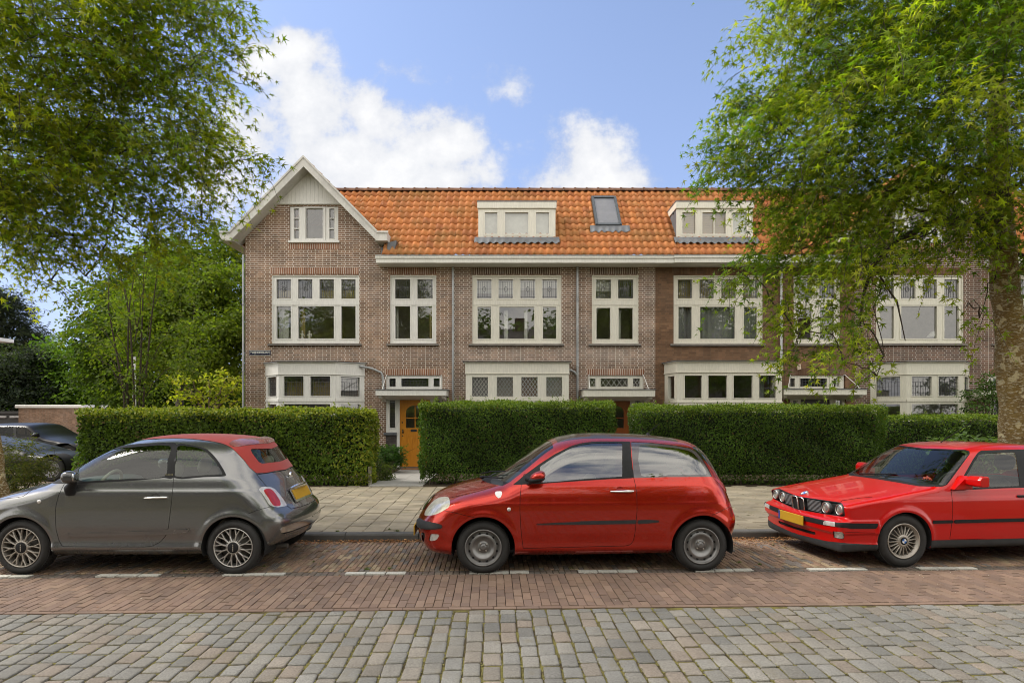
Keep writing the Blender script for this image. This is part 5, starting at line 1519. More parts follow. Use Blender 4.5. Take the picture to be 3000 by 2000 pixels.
# ---------------------------------------------------------------- hedges
def hedge(label, x0, x1, y0, y1, z1, leaf, n, pal, tpl, top_light, z0=.1, bulge=.1, sprigs=.16, group='clipped hedges', base_gap=.0, paltop=None, seed=0):
    h = empty('hedge', ((x0+x1)/2, (y0+y1)/2, z0), 0, label, 'hedge', group)
    ph = rng.uniform(0, 6.28, 6)
    def lump(a, b): return bulge*(math.sin(a*2.1+ph[0])*math.sin(b*2.7+ph[1])*.6+math.sin(a*5.3+ph[2]+b*3.1)*.35+math.sin(b*6.7+a*4.1+ph[3])*.25)
    A = {'front': (x1-x0)*(z1-z0), 'top': (x1-x0)*(y1-y0), 'left': (y1-y0)*(z1-z0), 'right': (y1-y0)*(z1-z0), 'back': .25*(x1-x0)*(z1-z0)}
    tot = sum(A.values()); P = []; N = []; T = []
    for face, a in A.items():
        m = int(n*a/tot)
        u, w = rng.random(m), rng.random(m); dep = np.abs(rng.normal(0, .055, m))-.035
        for i in range(m):
            if face in ('front','back'):
                x, z = x0+(x1-x0)*u[i], z0+(z1-z0)*w[i]
                y = (y0 if face == 'front' else y1); sg = 1 if face == 'front' else -1
                l = lump(x, z*1.3)+.05*(z > z1-.1)
                under = max(0, (z0+.35-z))*.25
                p = (x, y+sg*(dep[i]-l+under), z); nn = (0,-sg,.35)
            elif face == 'top':
                x, y = x0+(x1-x0)*u[i], y0+(y1-y0)*w[i]
                p = (x, y, z1-dep[i]+lump(x, y*1.4+5)*.6); nn = (0,-.2,1)
            else:
                y, z = y0+(y1-y0)*u[i], z0+(z1-z0)*w[i]; sg = 1 if face == 'left' else -1
                p = ((x0 if face == 'left' else x1)+sg*(dep[i]-lump(y+7, z*1.3)), y, z); nn = (-sg,0,.35)
            P.append(p); N.append(nn); T.append(max(0, dep[i]))
    P = np.array(P); N = np.array(N); m = len(P)
    if base_gap: 
        k = (P[:,2] > z0+base_gap*(.6+.4*np.sin(P[:,0]*5.0))) | (rng.random(m) < .12); P, N = P[k], N[k]; m = len(P)
    D = N*.25+rng.normal(0,.6,(m,3))+np.array([0,0,-.35]); NN = N+rng.normal(0,.55,(m,3))
    C = pal_mix(m, pal)
    pn = np.sin(P[:,0]*1.9+ph[0])*np.sin(P[:,2]*2.6+ph[1])+.6*np.sin(P[:,0]*4.7+P[:,2]*3.3+ph[2]); C = C*(1+.22*pn)[:,None]
    br_ = rng.random(m) < .025; C[br_] = np.array([.14,.1,.04])
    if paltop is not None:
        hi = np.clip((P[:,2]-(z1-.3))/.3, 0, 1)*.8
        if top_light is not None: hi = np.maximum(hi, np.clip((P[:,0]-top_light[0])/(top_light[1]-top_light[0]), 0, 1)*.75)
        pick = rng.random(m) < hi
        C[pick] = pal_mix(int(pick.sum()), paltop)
    S = leaf*rng.uniform(.65,1.3,m)
    # young shoots standing above the clipped top
    q = int((x1-x0)*26); sx = rng.uniform(x0, x1, q); sy = rng.uniform(y0, y1, q); sh = np.abs(rng.normal(0, sprigs*.55, q))+.02
    SP = []; SD = []
    for i in range(q):
        for k in range(int(3+sh[i]/.018)):
            SP.append((sx[i]+rng.normal(0,.008), sy[i]+rng.normal(0,.008), z1-.03+sh[i]*rng.random())); SD.append((rng.normal(0,.6),rng.normal(0,.6),.5))
    SP = np.array(SP); SD = np.array(SD); m2 = len(SP)
    P = np.concatenate([P, SP]); D = np.concatenate([D, SD]); NN = np.concatenate([NN, rng.normal(0,1,(m2,3))]); S = np.concatenate([S, leaf*.8*rng.uniform(.6,1.1,m2)]); C = np.concatenate([C, pal_mix(m2, paltop or pal)])
    leaves('foliage', P, D, NN, S, C, tpl, M_leaf_h, h)
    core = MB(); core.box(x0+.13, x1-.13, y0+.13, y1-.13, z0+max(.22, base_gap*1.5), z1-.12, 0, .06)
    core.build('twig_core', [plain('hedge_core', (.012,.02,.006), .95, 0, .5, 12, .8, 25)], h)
    st = MB()
    for i in range(int((x1-x0)*4)):
        x = rng.uniform(x0+.1, x1-.1); y = y0+rng.uniform(.08,.3)
        st.tube([(x,y,z0-.02),(x+rng.normal(0,.03),y+.03,z0+.25),(x+rng.normal(0,.1),y+.1,z0+.6)], [.014,.012,.006], 5)
    st.build('stems', [M_twig], h)
    return h
P_BEECH = [(0.084,0.138,0.014),(0.073,0.127,0.013),(0.101,0.154,0.016),(0.056,0.099,0.012)]; P_BEECHT = [(0.213,0.242,0.025),(0.258,0.275,0.035),(0.168,0.209,0.020)]
P_PRIV = [(0.058,0.110,0.012),(0.047,0.091,0.011),(0.072,0.128,0.014),(0.039,0.076,0.010)]; P_PRIVT = [(0.130,0.189,0.020),(0.156,0.213,0.022),(0.104,0.159,0.018)]
yb1 = 13.85
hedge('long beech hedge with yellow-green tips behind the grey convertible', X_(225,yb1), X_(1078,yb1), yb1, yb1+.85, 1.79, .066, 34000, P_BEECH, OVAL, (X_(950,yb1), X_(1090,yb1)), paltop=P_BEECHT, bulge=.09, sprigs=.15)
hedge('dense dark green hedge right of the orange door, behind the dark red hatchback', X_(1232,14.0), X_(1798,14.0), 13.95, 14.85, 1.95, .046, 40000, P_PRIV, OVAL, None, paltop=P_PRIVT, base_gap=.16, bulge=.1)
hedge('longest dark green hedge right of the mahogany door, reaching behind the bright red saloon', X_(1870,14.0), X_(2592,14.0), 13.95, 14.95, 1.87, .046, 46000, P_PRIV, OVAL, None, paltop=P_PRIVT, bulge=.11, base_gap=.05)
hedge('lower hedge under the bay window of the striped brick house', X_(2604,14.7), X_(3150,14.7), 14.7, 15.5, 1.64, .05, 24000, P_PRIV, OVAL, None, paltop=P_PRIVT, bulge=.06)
hedge('returning end of the beech hedge along the side street', X_(225,yb1)-.02, X_(225,yb1)+.8, yb1+.9, yb1+4.2, 1.74, .07, 9000, P_BEECH, OVAL, None, paltop=P_BEECHT, group=None)

# ---------------------------------------------------------------- trees and shrubs in the gardens and beyond
def soft_tree(name, label, base, blobs, dens, leaf, pal, trunk_r, tpl=OVAL, mat=None, stems=1, group=None, tw=.5, per=8, cat='tree', top=None, flat=.6, droop=.5, bark=None, clump=None):
    h = empty(name, base, 0, label, cat, group)
    zt = top or max(b[2] for b in blobs); tm = MB()
    cx, cy = base[0], base[1]
    for k in range(stems):
        a = 6.28*k/max(stems,1); sp = .0 if stems == 1 else .12
        x0, y0 = cx+sp*math.cos(a), cy+sp*math.sin(a)
        zb = base[2]
        tm.tube([(x0,y0,zb),(x0+sp*1.2*math.cos(a),y0,zb+(zt-zb)*.35),(x0+sp*3*math.cos(a)+rng.normal(0,.1),y0+sp*2*math.sin(a),zb+(zt-zb)*.7),(x0+sp*5*math.cos(a),y0,zt)], [trunk_r,trunk_r*.8,trunk_r*.5,trunk_r*.15], 10)
    tm.build('trunk', [bark or M_branch], h)
    bm = MB()
    for b in blobs:
        zz = base[2]+(b[2]-base[2])*.62
        limb(bm, (cx+(b[0]-cx)*.15, cy, zz), b[:3], trunk_r*.4, trunk_r*.12, .05)
    bm.build('branches', [bark or M_branch], h)
    P, D, N, S, C, lines = spray_leaves(blobs, (cx, cy, (base[2]+zt)/2), dens, leaf, per=per, pal=pal, tw=tw, flat=flat, droop=droop, shell=.25, clump=clump or max(.6, leaf*8))
    leaves('crown', P, D, N, S, C, tpl, mat or M_leaf_b, h)
    return h
D_ = 15.9
soft_tree('young_tree', 'young many-stemmed tree with loose oval leaves rising behind the beech hedge', (X_(392,D_),D_,.1), px_blobs([(400,760,D_,.75),(300,840,D_,.75),(480,830,D_,.8),(230,940,D_,.5),(390,920,D_+.4,.9),(520,930,D_,.75),(330,1040,D_,.8),(460,1040,D_,.85),(265,1010,D_,.5),(400,1130,D_,.6),(540,1040,D_,.5),(215,880,D_,.28),(200,965,D_,.2),(340,700,D_,.5),(450,700,D_,.5)]), 120, .1,
          [(0.079,0.119,0.016),(0.101,0.137,0.019),(0.065,0.101,0.014),(0.122,0.151,0.022)], .034, stems=5, per=7, group='garden trees')
D_ = 25.
soft_tree('lime_tree', 'tall light green broad-leaved tree against the corner house gable end', (X_(526,D_),D_,.1), px_blobs([(560,790,D_,1.5),(640,740,D_+1,1.3),(690,720,D_+1.5,.9),(690,850,D_,1.5),(600,900,D_,1.6),(500,880,D_,1.5),(640,1000,D_-1,1.5),(540,1010,D_,1.5),(450,980,D_,1.3),(690,1060,D_-1.5,1.2),(580,1060,D_-1,1.1),(500,760,D_+.5,1.1),(430,870,D_+.5,1.0),(660,950,D_-2,1.1),(700,960,D_-2,1.0),(600,820,D_-1.5,1.1)]), 250, .145,
          [(0.101,0.144,0.016),(0.122,0.166,0.019),(0.079,0.122,0.014),(0.144,0.180,0.022)], .17, per=8, group='garden trees', tw=.6, bark=plain('lime_bark', (0.094,0.079,0.061), .9, 0, .3, 5, .4))
D_ = 31.
soft_tree('lime_tree', 'broad dark green tree farther back, left of the light one', (X_(440,D_),D_,.1), px_blobs([(440,800,D_,1.6),(360,880,D_,1.7),(480,900,D_,1.8),(400,1000,D_,1.9),(300,1000,D_,1.6),(330,1090,D_,1.6),(470,1090,D_,1.6),(560,1110,D_,1.4),(640,1130,D_,1.3),(400,1150,D_,1.4),(550,1180,D_,1.3),(660,1180,D_,1.2)]), 190, .19, [(0.050,0.086,0.012),(0.065,0.104,0.013),(0.040,0.072,0.010)], .2, per=8, group='garden trees', tw=.7)
D_ = 20.
soft_tree('pleached_tree', 'small flat-topped tree with yellow-green leaves beside the corner house', (X_(613,D_),D_,.1), px_blobs([(613,1105,D_,.42),(560,1110,D_,.42),(535,1120,D_,.3),(660,1115,D_,.42),(700,1120,D_,.4),(590,1150,D_,.4),(650,1160,D_,.4),(700,1170,D_,.4),(550,1165,D_,.35),(600,1185,D_,.35)]), 150, .13, [(.28,.3,.03),(.24,.27,.03),(.32,.31,.05),(.17,.22,.025)], .11, per=6, group='garden trees', tw=.4, top=1.9, bark=plain('pleach_bark', (.16,.12,.08), .9, 0, .3, 5, .4))
D_ = 55.
soft_tree('tree', 'rounded green tree right above the brick garage', (X_(190,D_),D_,.1), px_blobs([(200,1070,D_,2.4),(140,1120,D_,2.4),(260,1090,D_,2.4),(320,1120,D_,2.4),(180,1180,D_,2.4),(270,1180,D_,2.4),(330,1190,D_,2.2),(100,1170,D_,2),(170,1040,D_,1.6),(290,1050,D_,1.6)]), 62, .34, [(.075,.14,.014),(.1,.17,.018),(.06,.12,.012)], .25, QUAD, per=8, tw=1.2, group='trees beyond the garage')
D_ = 53.
soft_tree('holly_tree', 'dark bluish evergreen tree behind the left end of the garage', (X_(40,D_),D_,.1), px_blobs([(40,1060,D_,2.2),(80,1090,D_,2.2),(-20,1080,D_,2.4),(20,1130,D_,2.4),(90,1150,D_,2.2),(50,1190,D_,2.4),(-40,1170,D_,2.4),(100,1040,D_,1.2)]), 80, .26, [(.028,.042,.026),(.035,.05,.03),(.05,.062,.042)], .3, QUAD, per=9, tw=.9, group='trees beyond the garage')
D_ = 62.
soft_tree('pine_tree', 'dark layered pine tree at the far left against the sky', (X_(5,D_),D_,.1), px_blobs([(10,880,D_,1.3),(30,920,D_,1.4),(-10,950,D_,2),(60,970,D_,1.0),(100,985,D_,.8),(30,1000,D_,1.6),(75,1015,D_,.9),(-20,1040,D_,2.2),(20,1060,D_,1.6),(-30,880,D_,1.6),(112,970,D_,.4)]), 110, .34, [(.022,.03,.017),(.028,.036,.02),(.018,.024,.014)], .35, NARROW, per=14, tw=.9, group='trees beyond the garage', flat=.2, droop=-.1)
D_ = 12.9
soft_tree('shrub', 'narrow-leaved shrub with a red bloom beside the slim street tree trunk', (X_(60,D_),D_,.1), px_blobs([(60,1350,D_,.4),(30,1370,D_,.36),(95,1375,D_,.3),(115,1350,D_,.16),(40,1420,D_,.34),(80,1430,D_,.3),(20,1320,D_,.2),(75,1315,D_,.16),(125,1340,D_,.1),(60,1400,D_-.2,.35),(20,1400,D_-.1,.3)]), 620, .095, [(.06,.075,.02),(.08,.085,.025),(.045,.06,.018),(.11,.1,.035)], .015, NARROW, stems=4, per=9, tw=.28, cat='shrub', flat=.1, droop=.05)
fl = MB(); c_ = (X_(22,D_), D_-.3, Z_(1290,D_))
for i in range(7): ellipsoid_c = (c_[0]+rng.normal(0,.02), c_[1]+rng.normal(0,.02), c_[2]+rng.normal(0,.02)); fl.lathe([(.001,.0),(.022,.006),(.018,.02),(.001,.024)], 7, 'z', ellipsoid_c)
fl.build('bloom', [plain('bloom_red', (.4,.02,.04), .6)], [o for o in scene.objects if o.name.startswith('shrub') and o.type == 'EMPTY'][-1])
D_ = 16.4
soft_tree('shrub', 'rounded ivy-leaved shrub against the wall, left of the lichen-covered trunk', (X_(2900,D_),D_,.1), px_blobs([(2890,1130,D_,.4),(2860,1160,D_,.34),(2920,1110,D_,.38),(2930,1160,D_,.4),(2880,1185,D_,.36),(2865,1200,D_,.3),(2945,1095,D_,.3),(2960,1190,D_,.4)]), 420, .07, [(.05,.09,.025),(.065,.105,.03),(.04,.075,.02)], .03, per=6, tw=.25, cat='shrub')
D_ = 13.3
soft_tree('leafy_plant', 'broad-leaved low plant in front of the lower hedge, above the saloon roof', (X_(2850,D_),D_,.1), px_blobs([(2780,1290,D_,.16),(2830,1275,D_,.2),(2880,1280,D_,.22),(2850,1310,D_,.3),(2920,1300,D_,.2),(2745,1300,D_,.1),(2800,1330,D_,.3),(2900,1340,D_,.3)]), 330, .12, [(.085,.13,.05),(.1,.15,.06),(.07,.11,.045)], .015, stems=4, per=5, tw=.25, cat='plant', flat=.8)
D_ = 16.7
pl = empty('planter', (X_(1139,D_), D_, .1), 0, 'square terracotta-grey planter beside the orange front door', 'planter')
pm_ = MB(); x = X_(1139,D_)
pts = [(-.13,0),(.13,0),(.16,.33),(-.16,.33)]
pm_.add([(x+a*k, D_+b*k, .1+z) for z, k in ((0,.8),(.30,1),(.30,1.08),(.34,1.08),(.34,.94),(.28,.94)) for a, b in ((-.14,-.14),(.14,-.14),(.14,.14),(-.14,.14))],
        [(q*4+i, q*4+(i+1) % 4, q*4+4+(i+1) % 4, q*4+4+i) for q in range(5) for i in range(4)]+[(20,21,22,23)])
pm_.build('pot', [plain('pot_grey', (.26,.2,.14), .85, 0, .2, 6, .2)], pl)
soft_tree('potted_plant', 'bushy lobed-leaf plant growing in the planter by the orange door', (x,D_,.42), px_blobs([(1138,1330,D_,.26),(1120,1318,D_,.22),(1158,1325,D_,.24),(1142,1350,D_,.2),(1105,1312,D_,.16),(1165,1345,D_,.16),(1128,1340,D_-.1,.24),(1150,1318,D_-.1,.2)]), 1000, .1, [(.045,.1,.02),(.06,.12,.025),(.035,.08,.016)], .012, STAR, stems=3, per=5, tw=.2, cat='plant', flat=.7)
D_ = 14.9
soft_tree('shrub', 'small loose shrub between the beech hedge end and the path', (X_(1108,D_),D_,.1), px_blobs([(1108,1370,D_,.2),(1098,1350,D_,.18),(1118,1365,D_,.17),(1110,1395,D_,.2),(1095,1335,D_,.14),(1125,1392,D_,.15),(1105,1385,D_-.05,.2)]), 1300, .05, [(.075,.1,.03),(.1,.12,.04),(.055,.08,.025)], .01, QUAD, stems=4, per=9, tw=.2, cat='shrub', flat=.2, droop=.1)
po = MB(); po.box(X_(1079,13.95), X_(1089,13.95), 13.9, 14.0, .08, .52, 0, .012)
tag(po.build('garden_post', [plain('concrete', (.3,.28,.22), .9, 0, .25, 6, .3)]), 'short concrete post at the end of the beech hedge', 'post')
po = MB(); D_ = 19.; po.tube([(X_(396,D_),D_,.05),(X_(395,D_),D_,Z_(1045,D_))], .035, 10); po.box(X_(392,D_),X_(401,D_),D_-.06,D_-.036,Z_(1165,D_),Z_(1135,D_))
tag(po.build('white_pole', [plain('pole_white', (.62,.64,.66), .4)]), 'slim white pole behind the young many-stemmed tree', 'pole')

# ---------------------------------------------------------------- garage and the far building
M_brG = brick_mat('brick_garage', (.2,.115,.075), (.27,.165,.11), (.3,.26,.2), msize=.012)
g = empty('garage', (-33,45,0), 0, 'low flat-roofed brick garage with a white fascia', 'garage')
gm = MB(); gm.box(-35.4,-30.85,44,48.5,0,2.02); gm.build('wall', [M_brG], g)
gm = MB(); gm.box(-35.6,-30.75,43.9,48.6,2.021,2.24,0,.02); gm.build('roof', [M_pA], g)
g2 = empty('garage', (-37.5,46,0), 0, 'dark-doored garage left of the brick one', 'garage')
gm = MB(); gm.box(-42,-35.7,46,50,0,1.62); gm.box(-42,-35.7,45.9,50.1,1.621,1.8); gm.build('wall', [plain('door_grey', (.06,.06,.06), .6)], g2)
gm = MB()
for i in range(6): gm.box(-41.6+i, -40.9+i, 45.9, 45.99, 1.3, 1.45)
gm.build('window', [plain('garage_pane', (.5,.5,.5), .3)], g2)
b2 = empty('flat_house', (X_(-160,40),44,0), 0, 'pale flat roof edge at the far left border', 'house')
xe = X_(-32,38); gm = MB(); gm.box(xe-12, xe-2.2, 38.3, 39.6, 0, Z_(995,38)); gm.build('wall', [M_brG], b2); gm = MB(); gm.box(xe-13, xe, 38, 39.9, Z_(994,38), Z_(984,38)); gm.build('roof', [M_pA], b2)

# ---------------------------------------------------------------- the other side of the street (seen in the windows and the paint)
def opposite(x0, x1, label):
    h = empty('terraced_house', ((x0+x1)/2,-15,0), math.pi*0, label, 'house', 'houses across the street')
    w = MB(); w.box(x0, x1, -23, -15, 0, 5.9); w.build('wall', [paint('facade_opposite', (.4,.32,.25))], h)
    r_ = MB(); r_.prism([(-14.5,5.9),(-14.5,6.05),(-19,9.2),(-23.5,6.05),(-23.5,5.9)], x0, x1, 'yz'); r_.build('roof', [plain('slate_dark', (.12,.1,.095), .7, 0, .3, 3)], h)
    f = MB(); f.box(x0, x1, -14.49, -14.4, 5.75, 6.06); f.build('gutter', [M_pB], h)
    n = 2; wd = (x1-x0)/n
    for i in range(n):
        for (za, zb) in ((.9,2.6),(3.6,5.2)):
            a = x0+wd*i+.8; m = MB(); m.box(a, a+wd-1.6, -14.999, -14.93, za, zb); fr = m.build('window', [M_pB], h)
            m = MB(); m.box(a+.12, a+wd/2-.85, -14.929, -14.92, za+.1, zb-.1); m.box(a+wd/2-.75, a+wd-1.72, -14.929, -14.92, za+.1, zb-.1); m.build('pane', [M_dark], fr)
    d = MB(); d.box(x0+wd*.6, x0+wd*1.2, -17.5, -15.6, 6.6, 8.0); d.build('dormer', [M_pB], h)
    c = MB(); c.box(x1-1.2, x1-.3, -19.5, -18.6, 8.7, 10.1); c.build('chimney', [M_brC], h)
    return h
for i, xx in enumerate((-24,-15.5,-7,1.5,10,18.5)): opposite(xx, xx+8.45, 'dark-roofed terraced house across the street behind the viewpoint')
for (x, y, lab) in ((4.6,-4.6,'leafy street tree across the street behind the viewpoint'), (-4.4,-5.0,'leafy street tree across the street behind the viewpoint'), (14,-4.6,'leafy street tree across the street behind the viewpoint'), (-13.5,-5,'leafy street tree across the street behind the viewpoint')):
    bl = [(x+2.6*math.cos(a)*k, y+2.2*math.sin(a)*k, 4.6+2.0*math.sin(i*2.1)+1.6*k, 1.25) for i, a in enumerate(np.linspace(0, 5.6, 8)) for k in (.55, 1.0)]+[(x,y,8.2,1.5)]
    soft_tree('street_tree', lab, (x,y,0), bl, 26, .3, [(.1,.16,.02),(.12,.18,.025),(.08,.13,.02)], .2, QUAD, per=7, tw=.9, group='street trees across the street')
# ------------------------------------------------------------------ cars: body surfaces
def smax(a, b, k):
    h = np.maximum(k-np.abs(a-b), 0)/k
    return np.maximum(a, b)+h*h*k*.25
def sstep(x, a, b):
    t = np.clip((x-a)/(b-a), 0, 1)
    return t*t*(3-2*t)

def surface_nets(Fg, org, h):
    nx, ny, nz = Fg.shape
    s = Fg < 0
    c = np.zeros((nx-1, ny-1, nz-1), np.int32)
    for i in (0,1):
        for j in (0,1):
            for k in (0,1): c += s[i:nx-1+i, j:ny-1+j, k:nz-1+k]
    act = (c > 0) & (c < 8)
    idx = -np.ones(act.shape, np.int64); ids = np.argwhere(act); idx[act] = np.arange(len(ids))
    acc = np.zeros((len(ids), 3)); cnt = np.zeros(len(ids))
    I, J, K = ids.T
    corners = [(i,j,k) for i in (0,1) for j in (0,1) for k in (0,1)]
    for a in corners:
        for ax in range(3):
            if a[ax] == 1: continue
            b = list(a); b[ax] = 1
            fa = Fg[I+a[0], J+a[1], K+a[2]]; fb = Fg[I+b[0], J+b[1], K+b[2]]
            m = (fa < 0) != (fb < 0)
            t = np.where(m, fa/np.where(m, fa-fb, 1), 0)
            p = np.stack([I+a[0], J+a[1], K+a[2]], 1).astype(float); p[:,ax] += t
            acc += p*m[:,None]; cnt += m
    V = acc/cnt[:,None]*h+np.array(org)
    quads = []
    for ax in range(3):
        o1, o2 = [a for a in range(3) if a != ax]
        sl0 = [slice(1,-1)]*3; sl1 = [slice(1,-1)]*3
        sl0[ax] = slice(0,-1); sl1[ax] = slice(1,None)
        A = s[tuple(sl0)]; B = s[tuple(sl1)]
        e = np.argwhere(A != B)
        if not len(e): continue
        off = np.ones(3, int); off[ax] = 0
        e = e+off
        fl = s[tuple(e.T)]
        def cell(d1, d2):
            q = e.copy(); q[:,o1] += d1; q[:,o2] += d2
            return idx[tuple(q.T)]
        q = np.stack([cell(-1,-1), cell(0,-1), cell(0,0), cell(-1,0)], 1)
        if ax == 1: fl = ~fl
        q[~fl] = q[~fl][:, ::-1]
        quads.append(q)
    Q = np.concatenate(quads)
    Q = Q[(Q >= 0).all(1)]
    T = np.concatenate([Q[:,[0,1,2]], Q[:,[0,2,3]]])
    return V, T

class Patch:
    def __init__(s, V, N, T): s.V, s.N, s.T = V, N, T
    def offset(s, d): return Patch(s.V+s.N*(d[:,None] if hasattr(d, '__len__') else d), s.N, s.T)
    def clip(s, f):
        """-> (patch where f<0, patch where f>=0), cut along f=0"""
        f = np.where(np.abs(f) < 1e-7, 1e-7, f)
        V, N, T = s.V, s.N, s.T
        neg = f < 0
        k = neg[T].sum(1)
        edges = {}
        newV = [V]; newN = [N]
        mix = T[(k == 1) | (k == 2)]
        E = np.sort(np.concatenate([mix[:,[0,1]], mix[:,[1,2]], mix[:,[2,0]]]), 1) if len(mix) else np.zeros((0,2), int)
        E = E[neg[E[:,0]] != neg[E[:,1]]]
        if len(E):
            E = np.unique(E, axis=0)
            t = f[E[:,0]]/(f[E[:,0]]-f[E[:,1]])
            newV.append(V[E[:,0]]+(V[E[:,1]]-V[E[:,0]])*t[:,None])
            nn = N[E[:,0]]+(N[E[:,1]]-N[E[:,0]])*t[:,None]
            newN.append(nn/np.maximum(np.linalg.norm(nn, axis=1, keepdims=True), 1e-9))
            key = {(a, b): i+len(V) for i, (a, b) in enumerate(E.tolist())}
        VV = np.concatenate(newV); NN = np.concatenate(newN)
        ins = [T[k == 3]]; outs = [T[k == 0]]
        def ed(a, b): return key[(a, b) if a < b else (b, a)]
        ti = []; to = []
        for tri in mix.tolist():
            n = [neg[i] for i in tri]
            c = sum(n)
            for r_ in range(3):
                a, b, d = tri[r_], tri[(r_+1) % 3], tri[(r_+2) % 3]
                if (c == 1 and neg[a]) or (c == 2 and not neg[a]): break
            ab, ad = ed(a, b), ed(a, d)
            one = [(a, ab, ad)]; two = [(ab, b, d), (ab, d, ad)]
            if c == 1: ti += one; to += two
            else: to += one; ti += two
        def mk(base, ex):
            TT = np.concatenate([base, np.array(ex, int).reshape(-1,3)])
            if not len(TT): return Patch(np.zeros((0,3)), np.zeros((0,3)), np.zeros((0,3), int))
            u, inv = np.unique(TT.reshape(-1), return_inverse=True)
            return Patch(VV[u], NN[u], inv.reshape(-1,3))
        return mk(ins[0], ti), mk(outs[0], to)
    def refine(s, flag):
        """split every edge that touches a flagged vertex"""
        T = s.T
        hit = flag[T].any(1)
        if not hit.any(): return s
        tri = T[hit]
        E = np.sort(np.concatenate([tri[:,[0,1]], tri[:,[1,2]], tri[:,[2,0]]]), 1)
        E = np.unique(E[flag[E[:,0]] | flag[E[:,1]]], axis=0)
        key = {(a, b): i+len(s.V) for i, (a, b) in enumerate(E.tolist())}
        n = s.N[E[:,0]]+s.N[E[:,1]]
        V = np.concatenate([s.V, (s.V[E[:,0]]+s.V[E[:,1]])/2]); N = np.concatenate([s.N, n/np.maximum(np.linalg.norm(n, axis=1, keepdims=True), 1e-9)])
        out = []
        for t in tri.tolist():
            m = [key.get((min(t[i], t[(i+1) % 3]), max(t[i], t[(i+1) % 3]))) for i in range(3)]
            c = sum(x is not None for x in m)
            if c == 3: out += [(t[0],m[0],m[2]),(m[0],t[1],m[1]),(m[2],m[1],t[2]),(m[0],m[1],m[2])]
            else:
                for i in range(3):
                    if c == 2 and m[(i+2) % 3] is None: break
                    if c == 1 and m[i] is not None: break
                a, b, d = t[i], t[(i+1) % 3], t[(i+2) % 3]
                if c == 2: p, q = m[i], m[(i+1) % 3]; out += [(p,b,q),(a,p,q),(a,q,d)]
                elif c == 1: p = m[i]; out += [(a,p,d),(p,b,d)]
                else: out.append(tuple(t))
        return Patch(V, N, np.concatenate([T[~hit], np.array(out, int)]))
    def mirror(s):
        m = np.array([1,-1,1.])
        return Patch(s.V*m, s.N*m, s.T[:, ::-1])
def join(ps):
    ps = [p for p in ps if len(p.T)]
    if not ps: return Patch(np.zeros((0,3)), np.zeros((0,3)), np.zeros((0,3), int))
    o = 0; V = []; N = []; T = []
    for p in ps: V.append(p.V); N.append(p.N); T.append(p.T+o); o += len(p.V)
    return Patch(np.concatenate(V), np.concatenate(N), np.concatenate(T))
def line_dist(P, pts):
    d = np.full(len(P), 1e9)
    for a, b in zip(pts[:-1], pts[1:]):
        a = np.array(a, float); e = np.array(b, float)-a
        w = P-a; t = np.clip((w@e)/max(e@e, 1e-12), 0, 1)
        d = np.minimum(d, np.hypot(w[:,0]-t*e[0], w[:,1]-t*e[1]))
    return d

